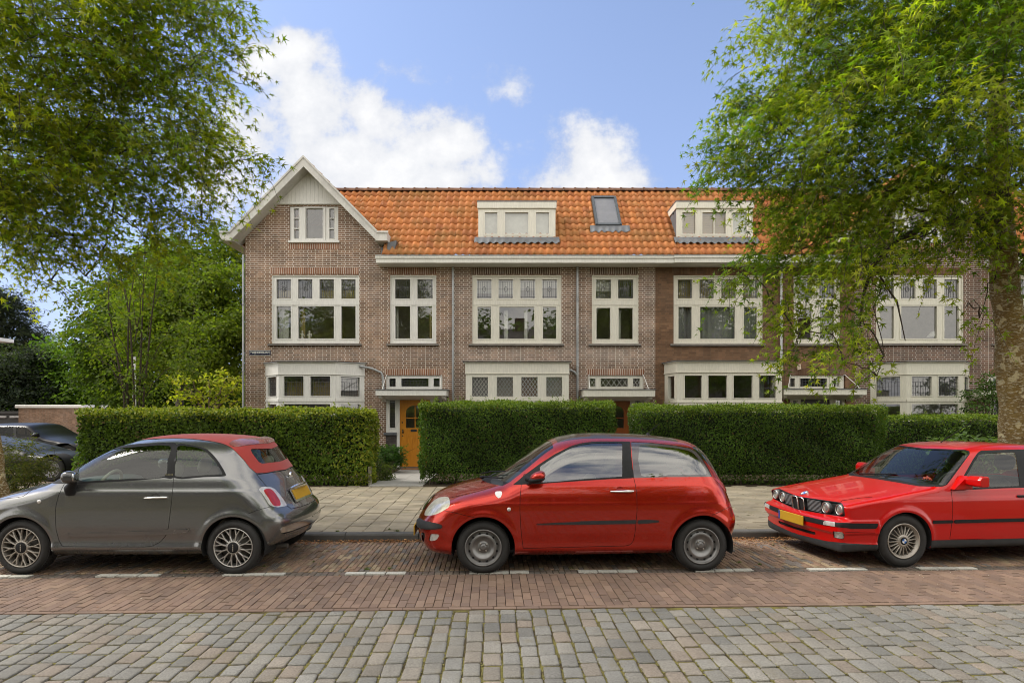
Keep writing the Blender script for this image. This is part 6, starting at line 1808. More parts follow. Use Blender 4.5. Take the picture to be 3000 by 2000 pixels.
class Car:
    def __init__(s, name, label, near, D0, wf, yaw, profile, wz, plan, cf, cr, crown, k, wheels, R_arch, flare=.012, bumps=None, group=None, cell=.018, flare_w=.045):
        s.yaw = yaw; s.flare_w = flare_w
        c, q = math.cos(yaw), math.sin(yaw)
        s.loc = np.array([near-q*wf, D0+c*wf, 0.])
        s.root = empty(name, s.loc, yaw, label, 'car', group); LOCAL.add(s.root.name)
        prof = catmull(profile, 5)
        x0, z0 = prof.min(0)-.12; x1, z1 = prof.max(0)+.12
        g = .006; s.gx0, s.gz0, s.g = x0, z0, g
        nx, nz = int((x1-x0)/g)+2, int((z1-z0)/g)+2
        gx, gz = np.meshgrid(x0+np.arange(nx)*g, z0+np.arange(nz)*g, indexing='ij')
        s.S = sdf_poly(np.stack([gx.ravel(), gz.ravel()], 1), prof).reshape(nx, nz)
        # light smoothing so that the paint reflects evenly
        for _ in range(3):
            p = np.pad(s.S, 1, mode='edge')
            s.S = (p[:-2,1:-1]+p[2:,1:-1]+p[1:-1,:-2]+p[1:-1,2:]+4*p[1:-1,1:-1])/8
        s.wz = spline1(*zip(*wz)); s.plan = spline1(*zip(*plan))
        s.cf, s.cr, s.crown, s.k = cf, cr, crown, k
        s.wheels, s.Ra, s.flare, s.bumps = wheels, R_arch, flare, bumps
        s.xm = (profile_min := min(p[0] for p in profile)), max(p[0] for p in profile)
        wmax = max(w for _, w in wz)+.06
        h = cell
        X = np.arange(s.xm[0]-.08, s.xm[1]+.08, h); Y = np.arange(-wmax-.05, 2.6*h, h); Z = np.arange(min(p[1] for p in profile)-.06, max(p[1] for p in profile)+.08, h)
        G = np.stack(np.meshgrid(X, Y, Z, indexing='ij'), -1)
        Fg = s.f(G.reshape(-1,3)).reshape(len(X), len(Y), len(Z))
        V, T = surface_nets(Fg, (X[0], Y[0], Z[0]), h)
        for _ in range(4):
            f0, gr = s.grad(V)
            V = V-np.clip(f0, -.02, .02)[:,None]*gr/np.maximum((gr*gr).sum(1), .05)[:,None]
        _, gr = s.grad(V, .006)
        N = gr/np.maximum(np.linalg.norm(gr, axis=1, keepdims=True), 1e-9)
        P = Patch(V, N, T)
        tn = np.cross(V[T[:,1]]-V[T[:,0]], V[T[:,2]]-V[T[:,0]])
        if (np.einsum('ij,ij->i', tn, N[T[:,0]]) < 0).mean() > .5: P.T = P.T[:, ::-1]
        P, _ = P.clip(V[:,1].copy())
        s.body = P
        s.dark = []
        s.cut_arches()
    def W(s, x, z):
        w = s.wz(z)*s.plan(x)
        for wx, wzc in s.wheels:
            d = np.hypot(x-wx, z-wzc)
            w = w+s.flare*np.exp(-((d-s.Ra-.02)/s.flare_w)**2)*(z > .1)
        if s.bumps: w = w+s.bumps(x, z)
        return w
    def f(s, P):
        x, y, z = P.T
        y2 = y*y
        xc = (s.xm[0]+s.xm[1])/2
        wf = 1-sstep(x, s.xm[0]+.55, xc); wr = sstep(x, xc, s.xm[1]-.55)
        xe = x-s.cf*y2*wf+s.cr*y2*wr
        ze = z+s.crown*y2*sstep(z, .45, .9)
        a = np.clip((xe-s.gx0)/s.g, 0, s.S.shape[0]-1.001); b = np.clip((ze-s.gz0)/s.g, 0, s.S.shape[1]-1.001)
        i = a.astype(int); j = b.astype(int); a -= i; b -= j
        d1 = s.S[i,j]*(1-a)*(1-b)+s.S[i+1,j]*a*(1-b)+s.S[i,j+1]*(1-a)*b+s.S[i+1,j+1]*a*b
        e = .004
        w = s.W(x, z)
        dx = (s.W(x+e, z)-w)/e; dz = (s.W(x, z+e)-w)/e
        d2 = (np.abs(y)-w)/np.sqrt(1+dx*dx+dz*dz)
        return smax(d1, d2, s.k(x, z) if callable(s.k) else s.k)
    def grad(s, V, e=.004):
        g = np.zeros_like(V)
        for ax in range(3):
            d = np.zeros(3); d[ax] = e
            g[:,ax] = (s.f(V+d)-s.f(V-d))/(2*e)
        return s.f(V), g
    def pix(s, V):
        c, q = math.cos(s.yaw), math.sin(s.yaw)
        x = V[:,0]*c-V[:,1]*q+s.loc[0]; y = V[:,0]*q+V[:,1]*c+s.loc[1]; z = V[:,2]+s.loc[2]
        y = np.maximum(y, .3)
        return np.stack([1500+F*x/y, UH-F*(z-CH)/y], 1)
    def mpp(s): return (s.loc[1]-.75)/F
    def reg(s, V, poly, smooth=0, grow=0.0, mask=None):
        """outline drawn on the near flank -> signed metres over the surface"""
        if smooth: poly = catmull(poly, smooth)
        f = sdf_poly(s.pix(V), poly)*s.mpp()-grow
        if mask is not None: f = np.maximum(f, mask(V))
        return f
    def cut(s, poly, smooth=0, grow=0.0, mask=None):
        i, o = s.body.clip(s.reg(s.body.V, poly, smooth, grow, mask)); s.body = o
        return i
    def seam(s, pts, w=.0028, mask=None, smooth=0):
        if smooth: pts = catmull(pts, smooth, False)
        for k in range(3):
            s.body = s.body.refine(line_dist(s.pix(s.body.V), pts)*s.mpp() < w+.022/2**k)
        f = line_dist(s.pix(s.body.V), pts)*s.mpp()-w
        if mask is not None: f = np.maximum(f, mask(s.body.V))
        i, o = s.body.clip(f); s.body = o
        if len(i.T): s.dark.append(i.offset(-.003))
    def cut_arches(s):
        for wx, wz_ in s.wheels:
            V = s.body.V
            f = np.maximum(np.hypot(V[:,0]-wx, V[:,2]-wz_)-s.Ra, V[:,1]+.42)
            _, s.body = s.body.clip(f)
    def emit(s, name, patches, mats, parent=None, mirror='join', label=None):
        """patches: list of Patch, one material each"""
        out = []
        def mesh(ps):
            j = join(ps)
            if not len(j.T):
                print('EMPTY PART', name); return None
            mi = np.concatenate([np.full(len(p.T), i) for i, p in enumerate(ps) if len(p.T)])
            me = np_mesh(name, j.V, j.T, mats, mi, True, j.N)
            o = link(name, me, parent or s.root)
            if label: o['label'] = label
            return o
        mir = [p.mirror() for p in patches]
        if mirror == 'join': return mesh([join([a, b]) if len(a.T) else a for a, b in zip(patches, mir)])
        if mirror == 'near': return mesh(patches)
        o = mesh(patches); mesh_far = mesh(mir)
        return o
    def surf_y(s, x, z):
        """y of the near flank at x, z"""
        y = np.array([-s.W(np.array([x]), np.array([z]))[0]])
        for _ in range(30):
            p = np.array([[x, y[0], z]]); f, g = s.grad(p)
            y -= np.clip(f/np.minimum(g[:,1], -.2), -.03, .03)
        return float(y[0])
    def at(s, u, v, y=None, x=None):
        """local point seen at (u,v) on the plane y=const or x=const (local)"""
        d = np.array([(u-1500)/F, 1.0, (UH-v)/F]); o = np.array([0,0,CH])-s.loc
        c, q = math.cos(-s.yaw), math.sin(-s.yaw)
        rot = lambda p: np.array([p[0]*c-p[1]*q, p[0]*q+p[1]*c, p[2]])
        d, o = rot(d), rot(o)
        t = (y-o[1])/d[1] if y is not None else (x-o[0])/d[0]
        return o+t*d

def pillow(p, f, h, r):
    t = np.clip(-f/r, 0, 1)
    return Patch(p.V+p.N*(h*np.sqrt(1-(1-t)**2))[:,None], p.N, p.T)

# paint and trim
def car_paint(name, base, metal=0.0, rough=.35, flake=.06, coat=1.0, dust=.05, spec=.5):
    t = NT(name); v = t.co()
    c = t.mix(1.0, base, t.ramp(t.noise(900, 2, .5, v), [(.3, 1-flake), (.7, 1+flake)]), 'MULTIPLY')
    sp = t.n('ShaderNodeSeparateXYZ', {0: v}).outputs[2]
    low = t.n('ShaderNodeMapRange', {0: sp, 1: .22, 2: .62, 3: 1.0, 4: 0.0}).outputs[0]
    dirt = t.math('MULTIPLY', low, t.ramp(t.noise(7, 6, .65, v), [(.35, 0), (.85, .16)]))
    dirt = t.math('ADD', dirt, t.math('MULTIPLY', t.ramp(t.noise(3, 7, .7, v), [(.4, 0), (.8, 1)]), dust))
    c = t.mix(dirt, c, (.07,.052,.035))
    rg = t.math('ADD', rough, t.math('MULTIPLY', dirt, .4))
    cr_ = t.math('ADD', .025, t.math('MULTIPLY', dirt, .3))
    return t.done(t.pr(color=c, metal=metal, rough=rg, coat=coat, coat_rough=cr_, spec=spec))
M_blk = plain('black_plastic', (.016,.016,.017), .6, 0, .2, 20, spec=.2)
M_rub = plain('grey_bumper_plastic', (.035,.036,.038), .55, 0, .15, 10, spec=.3)
M_tyre = plain('tyre_rubber', (.022,.021,.02), .78, 0, .25, 12, .15, 120)
M_well = plain('wheel_well', (.008,.008,.008), .9)
M_seam = plain('shut_line', (.008,.008,.008), .8)
M_chrome = plain('chrome', (.8,.8,.8), .17, 1.0, .04)
M_alloy = plain('alloy_silver', (.52,.5,.47), .34, .75, .1, 20)
M_alloy_b = plain('alloy_dusty', (.4,.365,.32), .42, .6, .2, 8)
M_steel = plain('steel_wheel', (.22,.215,.21), .36, .6, .25, 6)
M_disc = plain('brake_disc', (.12,.11,.1), .5, .6)
M_plate = plain('plate_yellow', (.52,.29,.015), .5, 0, .06)
M_seat_d = plain('seat_dark', (.03,.03,.032), .85)
M_seat_l = plain('seat_cream', (.42,.40,.33), .7)
M_seat_t = plain('seat_tan', (.2,.16,.09), .8)
M_dash = plain('dashboard', (.03,.033,.033), .6)
M_cglass = glass_mat('car_glass', (.6,.68,.63), 1.62)
M_cglass_d = glass_mat('car_glass_dark', (.4,.44,.42), 2.5)
M_fglass = glass_mat('far_car_glass', (.3,.33,.32), 1.3)
M_wglass = glass_mat('windscreen_glass', (.68,.74,.7), 1.6)
def lamp_glass(name, c, rough=.05):
    t = NT(name)
    lw = t.n('ShaderNodeLayerWeight', {0: .35}).outputs[1]
    st = t.ramp(t.noise(30, 2, .5, t.co(scale=(1,1,.3))), [(.3,.75),(.7,1.2)])
    return t.done(t.pr(color=t.mix(1.0, c, st, 'MULTIPLY'), rough=.35, coat=1, coat_rough=rough, metal=.35))
M_lampc = lamp_glass('headlamp_lens', (.66,.63,.5))
M_lampw = lamp_glass('lamp_clear', (.62,.6,.58))
M_lampr = lamp_glass('lamp_red', (.5,.014,.012))
M_mirror = plain('mirror_glass', (.5,.52,.53), .03, 1.0, .02)

def ellipsoid(mb, c, r, e=2.0, rz=0.0, ry=0.0, n=20, m=12, mi=0):
    vs = []; fs = []
    def sp(v, p): return math.copysign(abs(v)**(2/p), v)
    for i in range(m+1):
        ph = -math.pi/2+math.pi*i/m
        for k in range(n):
            th = 2*math.pi*k/n
            p = Vector((r[0]*sp(math.cos(ph), e)*sp(math.cos(th), e), r[1]*sp(math.cos(ph), e)*sp(math.sin(th), e), r[2]*sp(math.sin(ph), e)))
            p = Matrix.Rotation(rz, 3, 'Z') @ (Matrix.Rotation(ry, 3, 'Y') @ p)
            vs.append((p.x+c[0], p.y+c[1], p.z+c[2]))
    for i in range(m):
        for k in range(n):
            k2 = (k+1) % n
            fs.append((i*n+k, i*n+k2, (i+1)*n+k2, (i+1)*n+k))
    mb.add(vs, fs, mi, True)

def tyre_profile(rt, rr, w):
    return [(rr,.0),(rr+.008,.004),(rr+.012,-.002),(rr+(rt-rr)*.45,-.008),(rt-.03,-.002),(rt-.012,.012),(rt-.003,.03),(rt,.05),(rt,w-.05),(rt-.012,w-.012),(rr,w)]

def wheel(car, wx, wz_, y, sgn, rt, rr, width, style, rot=0.0):
    """wheel with its outer face at local y (sgn=-1: near side)"""
    root = empty('wheel', (wx, y, wz_)); root.parent = car.root
    if sgn > 0: root.rotation_euler = (0, 0, math.pi)
    mb = MB(); mb.lathe(tyre_profile(rt, rr, width), 56, 'y')
    # tread blocks and sidewall ribs
    for k in range(72):
        t0 = 2*math.pi*k/72
        for (ya, yb, sh) in ((.022,.06,0),(.066,.105,.02),(.112,width-.03,.04)):
            a0, a1 = t0+sh, t0+sh+.062
            r0, r1 = rt-.004, rt+.004
            vs = [(r_*math.cos(a), yy, r_*math.sin(a)) for yy in (ya, yb) for r_, a in ((r0,a0),(r0,a1),(r1,a1),(r1,a0))]
            mb.add(vs, [(0,1,2,3),(7,6,5,4),(3,2,6,7),(0,3,7,4),(1,5,6,2)])
    mb.build('tyre', [M_tyre], root)
    rm = MB(); n = 48
    def spoke(a, r0, r1, w0, w1, y0, y1, th, b=0.0, tip=0.0):
        """flat bar from radius r0 to r1; b: angular offset of the outer end"""
        p0 = Vector((r0*math.cos(a), 0, r0*math.sin(a))); p1 = Vector((r1*math.cos(a+b), 0, r1*math.sin(a+b)))
        d = (p1-p0).normalized(); q = Vector((-d.z, 0, d.x))
        vs = []
        for (p, w, yy) in ((p0, w0, y0), (p1, w1, y1)):
            for (sg, dy) in ((1, .006), (.45, 0), (-.45, 0), (-1, .006), (-1, th), (1, th)):
                v = p+q*w*.5*sg; vs.append((v.x, yy+dy, v.z))
        fs = [(i, (i+1) % 6, 6+(i+1) % 6, 6+i) for i in range(6)]+[(5,4,3,2,1,0),(6,7,8,9,10,11)]
        rm.add(vs, fs, 0)
    if style == 'twin':                             # Fiat-like: pairs of forked spokes round a broad cap
        rm.lathe([(rr+.002,.004),(rr-.002,-.004),(rr-.009,-.003),(rr-.011,.006),(rr-.02,.05),(rr-.03,width)], n, 'y')
        for k in range(12):
            a = rot+2*math.pi*k/12
            spoke(a, .06, rr*.62, .017, .016, .0, .004, .03)
            spoke(a, rr*.6, rr-.008, .014, .012, .004, .002, .028, .13); spoke(a, rr*.6, rr-.008, .014, .012, .004, .002, .028, -.13)
            spoke(a+math.pi/12, .07, rr*.42, .012, .006, .003, .012, .02)
        rm.lathe([(.075,.02),(.072,.002),(.066,-.004),(.06,-.003)], 32, 'y')
        o = rm.build('rim', [M_alloy if wx > 1 else M_alloy_b], root)
        cp = MB(); cp.lathe([(.0595,-.002),(.055,-.006),(.02,-.008),(.0005,-.008)], 28, 'y')
        cp.build('hub_cap', [M_blk], root)
        lg = MB()
        for i in range(4): 
            zz = .03-i*.02
            lg.box(-.006, .006, -.0095, -.0085, zz-.007, zz+.007)
        lg.build('hub_emblem', [M_alloy_b], root)
    elif style == 'steel':
        rm.lathe([(rr+.004,.004),(rr+.002,-.006),(rr-.008,-.006),(rr-.012,.004),(rr-.014,.018),(rr-.024,.022),(rr-.028,.038),(rr-.034,.040),(rr-.042,.03),(.142,.02),(.128,.014),(.118,.016),(.11,.026),(.085,.046),(.066,.05),(.062,.05),(.058,.043),(.04,.04),(.034,.04),(.033,.02),(.02,.016),(.0005,.016)], n, 'y')
        for k in range(12):
            a = rot+2*math.pi*k/12; r_ = (rr-.042+.142)/2+.002
            c = (r_*math.cos(a), .0, r_*math.sin(a)); q = 12
            vs = [(c[0]+.0145*math.cos(2*math.pi*i/q), .0225, c[2]+.0145*math.sin(2*math.pi*i/q)) for i in range(q)]
            rm.add(vs, [tuple(range(q))], 1)
        o = rm.build('rim', [M_steel, M_well], root)
        bl = MB()
        for k in range(4):
            a = rot+.4+2*math.pi*k/4; bl.lathe([(.0095,.04),(.009,.026),(.006,.023),(.0005,.023)], 8, 'y', (.049*math.cos(a), 0, .049*math.sin(a)))
        bl.build('wheel_bolt', [M_alloy_b], root)
    elif style == 'fins':
        rm.lathe([(rr+.003,.004),(rr-.001,-.006),(rr-.008,-.006),(rr-.013,.0),(rr-.018,.012),(rr-.03,.022),(rr-.036,.05),(rr-.04,width)], n, 'y')
        for k in range(20):
            a = rot+2*math.pi*k/20
            spoke(a, .05, rr-.032, .016, .009, .004, .016, .03)
        rm.lathe([(.075,.03),(.07,.006),(.055,.0),(.045,-.002),(.042,.0)], 32, 'y')
        o = rm.build('rim', [M_alloy_b], root)
        cp = MB(); cp.lathe([(.042,-.001),(.04,-.006),(.03,-.008),(.0265,-.008)], 28, 'y'); cp.build('hub_cap', [M_blk], root)
        roundel(root, (0,-.0085,0), .0262)
    bk = MB(); bk.lathe([(.001,.075),(.055,.075),(.06,.08),(rr*.8,.08),(rr*.8,.095)], 32, 'y'); bk.build('brake_disc', [M_disc], root)
    bb = MB(); bb.lathe([(.001,.105),(rr-.02,.105)], 24, 'y'); bb.build('brake_plate', [M_well], root)
    return root
M_rblue = plain('roundel_blue', (.02,.13,.45), .3); M_rwhite = plain('roundel_white', (.75,.75,.75), .3)
def roundel(parent, c, r, ny=(0,-1,0), name='roundel'):
    """disc of four quadrants, blue and white"""
    n = Vector(ny).normalized(); up = Vector((0,0,1)) if abs(n.z) < .8 else Vector((-1,0,.0))
    a = n.cross(up).normalized(); b = a.cross(n).normalized()
    mb = MB()
    for q in range(4):
        pts = [Vector(c)]+[Vector(c)+a*r*math.cos(math.pi/2*(q+t/6))+b*r*math.sin(math.pi/2*(q+t/6)) for t in range(7)]
        mb.add([tuple(p) for p in pts], [tuple(range(8))], q % 2)
    return mb.build(name, [M_rblue, M_rwhite], parent)

def wheel_wells(car, y_in=.42, wmax=.79):
    for wx, wz_ in car.wheels:
        for sg in (-1, 1):
            mb = MB(); n = 24; R_ = car.Ra+.006; vs = []; fs = []
            for i in range(n+1):
                a = -.35+(math.pi+.7)*i/n
                for yy in (y_in, wmax): vs.append((wx+R_*math.cos(a), sg*yy, max(.2, wz_+R_*math.sin(a))))
            for i in range(n): fs.append((2*i, 2*i+2, 2*i+3, 2*i+1))
            mb.add(vs, fs, 0, True)
            mb.add([(wx, sg*y_in, wz_)]+[vs[2*i] for i in range(n+1)], [(0, i+1, i+2) for i in range(n)])
            mb.build('wheel_arch', [M_well], car.root)

def seat(car, x, y, mat, zb=.3, back=.55, head=True, w=.24, rake=.2):
    mb = MB()
    ellipsoid(mb, (x, y, zb), (.26, w, .1), 3.2)
    ellipsoid(mb, (x+.27+rake*.25, y, zb+back*.55), (.09, w*.95, back*.55), 3.0, 0, rake)
    if head: ellipsoid(mb, (x+.3+rake*.9, y, zb+back+.24), (.055, .13, .095), 2.6, 0, rake)
    return mb.build('seat', [mat], car.root)
def steering(car, x, y, z, mat=None, tilt=.45):
    mb = MB(); pts = []
    for k in range(25):
        a = 2*math.pi*k/24
        p = Matrix.Rotation(tilt, 3, 'Y') @ Vector((0, .185*math.cos(a), .185*math.sin(a))); pts.append((x+p.x, y+p.y, z+p.z))
    mb.tube(pts, .017, 8, caps=False)
    mb.tube([pts[0], (x,y,z), pts[12]], .018, 6); mb.tube([(x,y,z), (x-.35,y,z-.15)], .03, 8)
    return mb.build('steering_wheel', [mat or M_dash], car.root)
def floorpan(car, x0, x1, w, z=.24):
    mb = MB(); mb.box(x0, x1, -w, w, z-.03, z); return mb.build('floor_pan', [M_seat_d], car.root)
def tr_pts(off, sc): return lambda *pts: [(off[0]+x/sc, off[1]+y/sc) for x, y in pts]
# ------------------------------------------------------------------ grey convertible hatchback with a red fabric roof
A = tr_pts((0,1250), 3.484); B = tr_pts((480,1250), 3.484)
def build_fiat():
    prof = [(-.77,.48),(-.76,.36),(-.70,.25),(-.55,.20),(0,.185),(1.2,.185),(2.3,.2),(2.62,.24),(2.80,.31),(2.88,.42),(2.905,.53),(2.875,.64),(2.80,.72),(2.74,.83),(2.665,.95),(2.575,1.06),(2.48,1.2),(2.395,1.33),(2.31,1.42),(2.12,1.467),(1.8,1.492),(1.45,1.497),(1.15,1.478),(.9,1.425),(.65,1.325),(.35,1.15),(.1,1.005),(-.1,.945),(-.35,.885),(-.58,.80),(-.72,.68),(-.765,.58)]
    wz = [(.15,.74),(.22,.775),(.29,.80),(.36,.79),(.45,.797),(.58,.807),(.7,.808),(.80,.804),(.87,.801),(.9,.798),(.93,.786),(.95,.782),(1.02,.77),(1.1,.735),(1.2,.69),(1.32,.63),(1.42,.57),(1.5,.5)]
    plan = [(-.8,.66),(-.72,.78),(-.6,.88),(-.4,.96),(-.15,.995),(.2,1),(2.1,1),(2.35,.985),(2.55,.955),(2.7,.915),(2.8,.875),(2.88,.82),(2.95,.76)]
    car = Car('parked_car', 'grey metallic convertible hatchback with red fabric roof and chrome rear bumper strip', (60.3-1500)*.0037, 6.655, .79, 0.0,
              prof, wz, plan, .28, .26, .10, lambda x, z: .13+.14*sstep(z, .75, 1.2), [(0,.294),(2.30,.294)], .338, .014)
    s = car
    P_grey = car_paint('paint_grey', (.19,.19,.19), .8, .25, .1, 1.0, .02)
    t = NT('red_canvas'); v = t.co()
    P_red = t.done(t.pr(color=t.mix(t.ramp(t.noise(5, 6, .65, v), [(.4,0),(.8,.4)]), (.36,.032,.024), (.3,.06,.03)), rough=.85, sheen=.2, normal=t.bump(t.noise(500, 2, .6, v), .2, .002)))
    up = lambda V: .85-V[:,2]
    # windows
    outer = A((512,568),(640,478),(800,368),(1000,262),(1150,207),(1300,182),(1500,168),(1742,163))+B((128,178),(112,340),(100,518),(0,520))+A((1300,552),(900,572),(700,580))
    gl = A((812,548),(800,430),(862,378),(1000,290),(1150,228),(1350,205),(1733,192),(1708,340),(1676,505),(1300,530),(1000,545))
    q_out = B((132,178),(250,182),(350,198),(445,232),(530,315),(598,415),(636,490),(622,503),(400,512),(102,521),(116,340))
    q_gl = B((142,197),(250,196),(330,208),(415,240),(505,330),(580,440),(600,478),(585,486),(400,492),(115,502),(126,340))
    trim = []
    for (po, pg) in ((outer, gl), (q_out, q_gl)):
        p = s.cut(po, 3, 0, up)
        g, rim = p.clip(s.reg(p.V, pg, 3))
        trim.append(rim.offset(-.002))
        s.emit('side_window', [g.offset(-.006)], [M_cglass], mirror='split')
    s.emit('window_trim', [join(trim)], [M_blk], mirror='split')
    # fabric roof: above the rail line and down to the tailgate
    rail = A((1180,150),(1280,143),(1500,128),(1742,117))+B((150,117),(300,125),(480,146),(600,172),(680,208),(740,258),(820,342),(945,472),(1150,445),(1345,412),(1420,300),(1300,-40))+A((1100,-60),(1040,130))
    soft = s.cut(rail, 2, 0, lambda V: 1.0-V[:,2])
    wpoly = B((885,236),(890,226),(960,226),(1170,220),(1190,235),(1268,330),(1262,345),(1120,362),(1000,376),(965,356),(900,270))
    wf = s.reg(soft.V, wpoly, 0, 0, lambda V: 2.15-V[:,0])
    glass, soft = soft.clip(wf)
    s.emit('rear_window', [glass.offset(-.004)], [M_cglass])
    spo = B((668,176),(700,150),(800,128),(960,118),(1060,118),(1150,170),(1000,172),(850,190),(745,206),(700,198))
    f = s.reg(soft.V, spo, 3, 0, lambda V: 2.0-V[:,0])
    sp, soft = soft.clip(f)
    s.emit('fabric_roof', [soft.offset(.004)], [P_red])
    fs = s.reg(sp.V, spo, 3)
    s.emit('spoiler', [pillow(sp, fs-.001, .03, .03)], [car_paint('spoiler_lilac', (.33,.12,.11), .2, .25)])
    bl = s.at(*B((992,148))[0], y=-.02)
    bmesh_ = MB(); bmesh_.box(bl[0]-.012, bl[0]+.02, -.13, .13, bl[2]-.012, bl[2]+.012, 0, .005); bmesh_.build('brake_light', [M_lampr], s.root)
    # windscreen
    ws = s.body
    fx_ = np.maximum.reduce([s.body.V[:,0]-(.98+.0*s.body.V[:,1]), 1.04-s.body.V[:,2]*1.0-.0, -(s.body.V[:,1]+s.wz(s.body.V[:,2])-.085)])
    p, s.body = s.body.clip(fx_)
    s.emit('windscreen', [p.offset(-.004)], [M_wglass])
    # lamps
    tl = B((972,640),(985,618),(1020,608),(1080,612),(1130,632),(1175,680),(1220,740),(1256,800),(1235,808),(1160,818),(1105,808),(1070,785),(1040,735),(1005,680))
    p = s.cut(tl, 3, 0, lambda V: 2.2-V[:,0]); f = s.reg(p.V, tl, 3)
    p = pillow(p, f, .014, .03)
    red = B((1020,650),(1050,630),(1095,634),(1130,665),(1160,710),(1185,750),(1190,800),(1130,806),(1095,770),(1065,720))
    r_, c_ = p.clip(s.reg(p.V, red, 3))
    s.emit('tail_light', [r_, c_], [M_lampr, M_lampw], mirror='split')
    hl = s.at(5, 1490, y=-.6)
    # bumper strip of chrome, sill mouldings
    ch = B((1184,1040),(1196,1022),(1300,990),(1450,930),(1560,884),(1680,835),(1690,900),(1560,965),(1450,1010),(1300,1068),(1225,1090),(1196,1078))
    p = s.cut(ch, 0, 0, lambda V: 2.2-V[:,0]); f = s.reg(p.V, ch)
    hi_, lo_ = pillow(p, f, .016, .02).clip(line_dist(s.pix(p.V), B((1210,1085),(1300,1062),(1450,1004),(1560,956),(1690,890)))*-s.mpp()+.012)
    s.emit('bumper_strip', [hi_, lo_], [M_chrome, M_blk])
    mo = A((672,1090),(690,1085),(1742,1045))+B((0,1052),(258,1038),(263,1050),(255,1074),(0,1100))+A((1742,1098),(700,1122),(690,1110))
    p = s.cut(mo, 0); s.emit('side_moulding', [pillow(p, s.reg(p.V, mo), .022, .009)], [P_grey], mirror='split')
    pl = B((95,1054),(238,1042),(240,1072),(95,1086)); 
    q = p.clip(s.reg(p.V, pl))[0]; s.emit('moulding_badge', [q.offset(.0135)], [M_alloy], mirror='split')
    # tailgate handle, badge
    hd = MB(); hd.tube([(2.73,-.25,.872),(2.752,-.16,.884),(2.762,0,.888),(2.752,.16,.884),(2.73,.25,.872)], [.012,.022,.024,.022,.012], 12); hd.build('tailgate_handle', [M_chrome], s.root)
    # seams
    lowm = lambda V: .25-V[:,2]
    s.seam(A((0,736),(80,728),(230,708),(300,660),(400,590),(440,566)), .003, smooth=4)
    s.seam(B((945,482),(1050,606)), .0028, lambda V: 2.2-V[:,0]); s.seam(B((1256,800),(1298,836),(1400,812),(1590,742)), .003, lambda V: 2.2-V[:,0])
    s.seam(B((856,886),(950,850),(1080,815)), .0025); s.seam(B((945,486),(1150,456),(1350,420)), .004, lambda V: 2.2-V[:,0])
    s.seam(A((515,572),(660,576)), .002)
    # door
    dpoly = A((668,560),(630,632),(600,690),(572,800),(563,900),(573,1050),(600,1150),(625,1200),(645,1219),(1000,1222),(1480,1223),(1560,1212),(1640,1170),(1690,1110))+B((45,1030),(62,900),(78,760),(92,620),(100,500),(102,450))+A((1200,450))
    fd = s.reg(s.body.V, dpoly, 0, 0, lambda V: np.maximum(.28-V[:,2], V[:,0]-2.2))
    a, s.body = s.body.clip(fd-.0028)
    d, g = a.clip(s.reg(a.V, dpoly)+.0028); s.dark.append(g.offset(-.003))
    dn = s.emit('door', [d], [P_grey], mirror='split')
    # chrome handle in a scooped recess
    hp = s.at(*A((1600,722))[0], y=-.795)
    hy = s.surf_y(hp[0], hp[2])
    rc = MB(); rc.lathe([(.001,.004),(.03,.002),(.05,-.0012)], 24, 'y', (hp[0]-.012, hy, hp[2])); rc.build('handle_recess', [plain('recess_grey', (.07,.068,.066), .4, .3)], dn, world=False)
    hm = MB(); hm.tube([(hp[0]-.125,hy-.008,hp[2]-.002),(hp[0]-.07,hy-.026,hp[2]+.001),(hp[0],hy-.03,hp[2]+.003),(hp[0]+.07,hy-.026,hp[2]+.004),(hp[0]+.118,hy-.008,hp[2]+.005)], [.008,.011,.011,.013,.01], 10); hm.build('door_handle', [M_chrome], dn, world=False)
    s.emit('body', [s.body, join(s.dark)], [P_grey, M_seam])
    wheel_wells(s)
    for wx in (0, 2.30):
        wheel(s, wx, .294, -.79, -1, .294, .213, .195, 'twin', .1+wx); wheel(s, wx, .294, .79, 1, .294, .213, .195, 'twin', .3)
    # mirror on a black foot
    for sg in (-1, 1):
        m = MB(); c = s.at(*A((712,512))[0], y=-.9)
        yb_ = sg*.9
        ellipsoid(m, (c[0], yb_, c[2]), (.075,.085,.066), 2.6, -.25*sg)
        mo_ = m.build('mirror', [plain('mirror_shell', (.05,.05,.05), .25, .2, .1, 6, 0, 1, 1.0)], s.root)
        f_ = MB(); b_ = s.at(*A((720,655))[0], y=-.80)
        f_.tube([(b_[0]-.002, sg*.78, b_[2]-.012),(b_[0], sg*.81, b_[2]+.03),(c[0]+.01, sg*.86, c[2]-.06),(c[0]+.01, sg*.885, c[2]-.02)], [.062,.055,.034,.03], 14); f_.build('mirror_foot', [M_blk], mo_, world=False)
        g_ = MB(); ellipsoid(g_, (c[0]+.062, yb_, c[2]), (.016,.064,.05), 2.4, -.12*sg); g_.build('mirror_glass', [M_mirror], mo_, world=False)
    # side repeater
    rp = s.at(*A((409,760))[0], y=-.79); ry_ = s.surf_y(rp[0], rp[2])
    r = MB(); r.lathe([(.023,.003),(.021,-.005),(.012,-.009),(.0005,-.01)], 18, 'y', (rp[0], ry_, rp[2])); r.build('side_repeater', [M_lampw], s.root)
    # plate on the tailgate with chrome surround
    pb = MB(); pc = s.at(890, 1441, y=0); xx = pc[0]
    def slab(mb, x, y0, y1, z0, z1, th, tilt=.5, mi=0):
        dz = z1-z0; dx = dz*tilt
        vs = [(x+dx*.5+d, y, z0) for y in (y0,y1) for d in (0,th)]+[(x-dx*.5+d, y, z1) for y in (y0,y1) for d in (0,th)]
        mb.add(vs, [(0,1,3,2),(4,6,7,5),(1,5,7,3),(0,2,6,4),(0,4,5,1),(2,3,7,6)], mi)
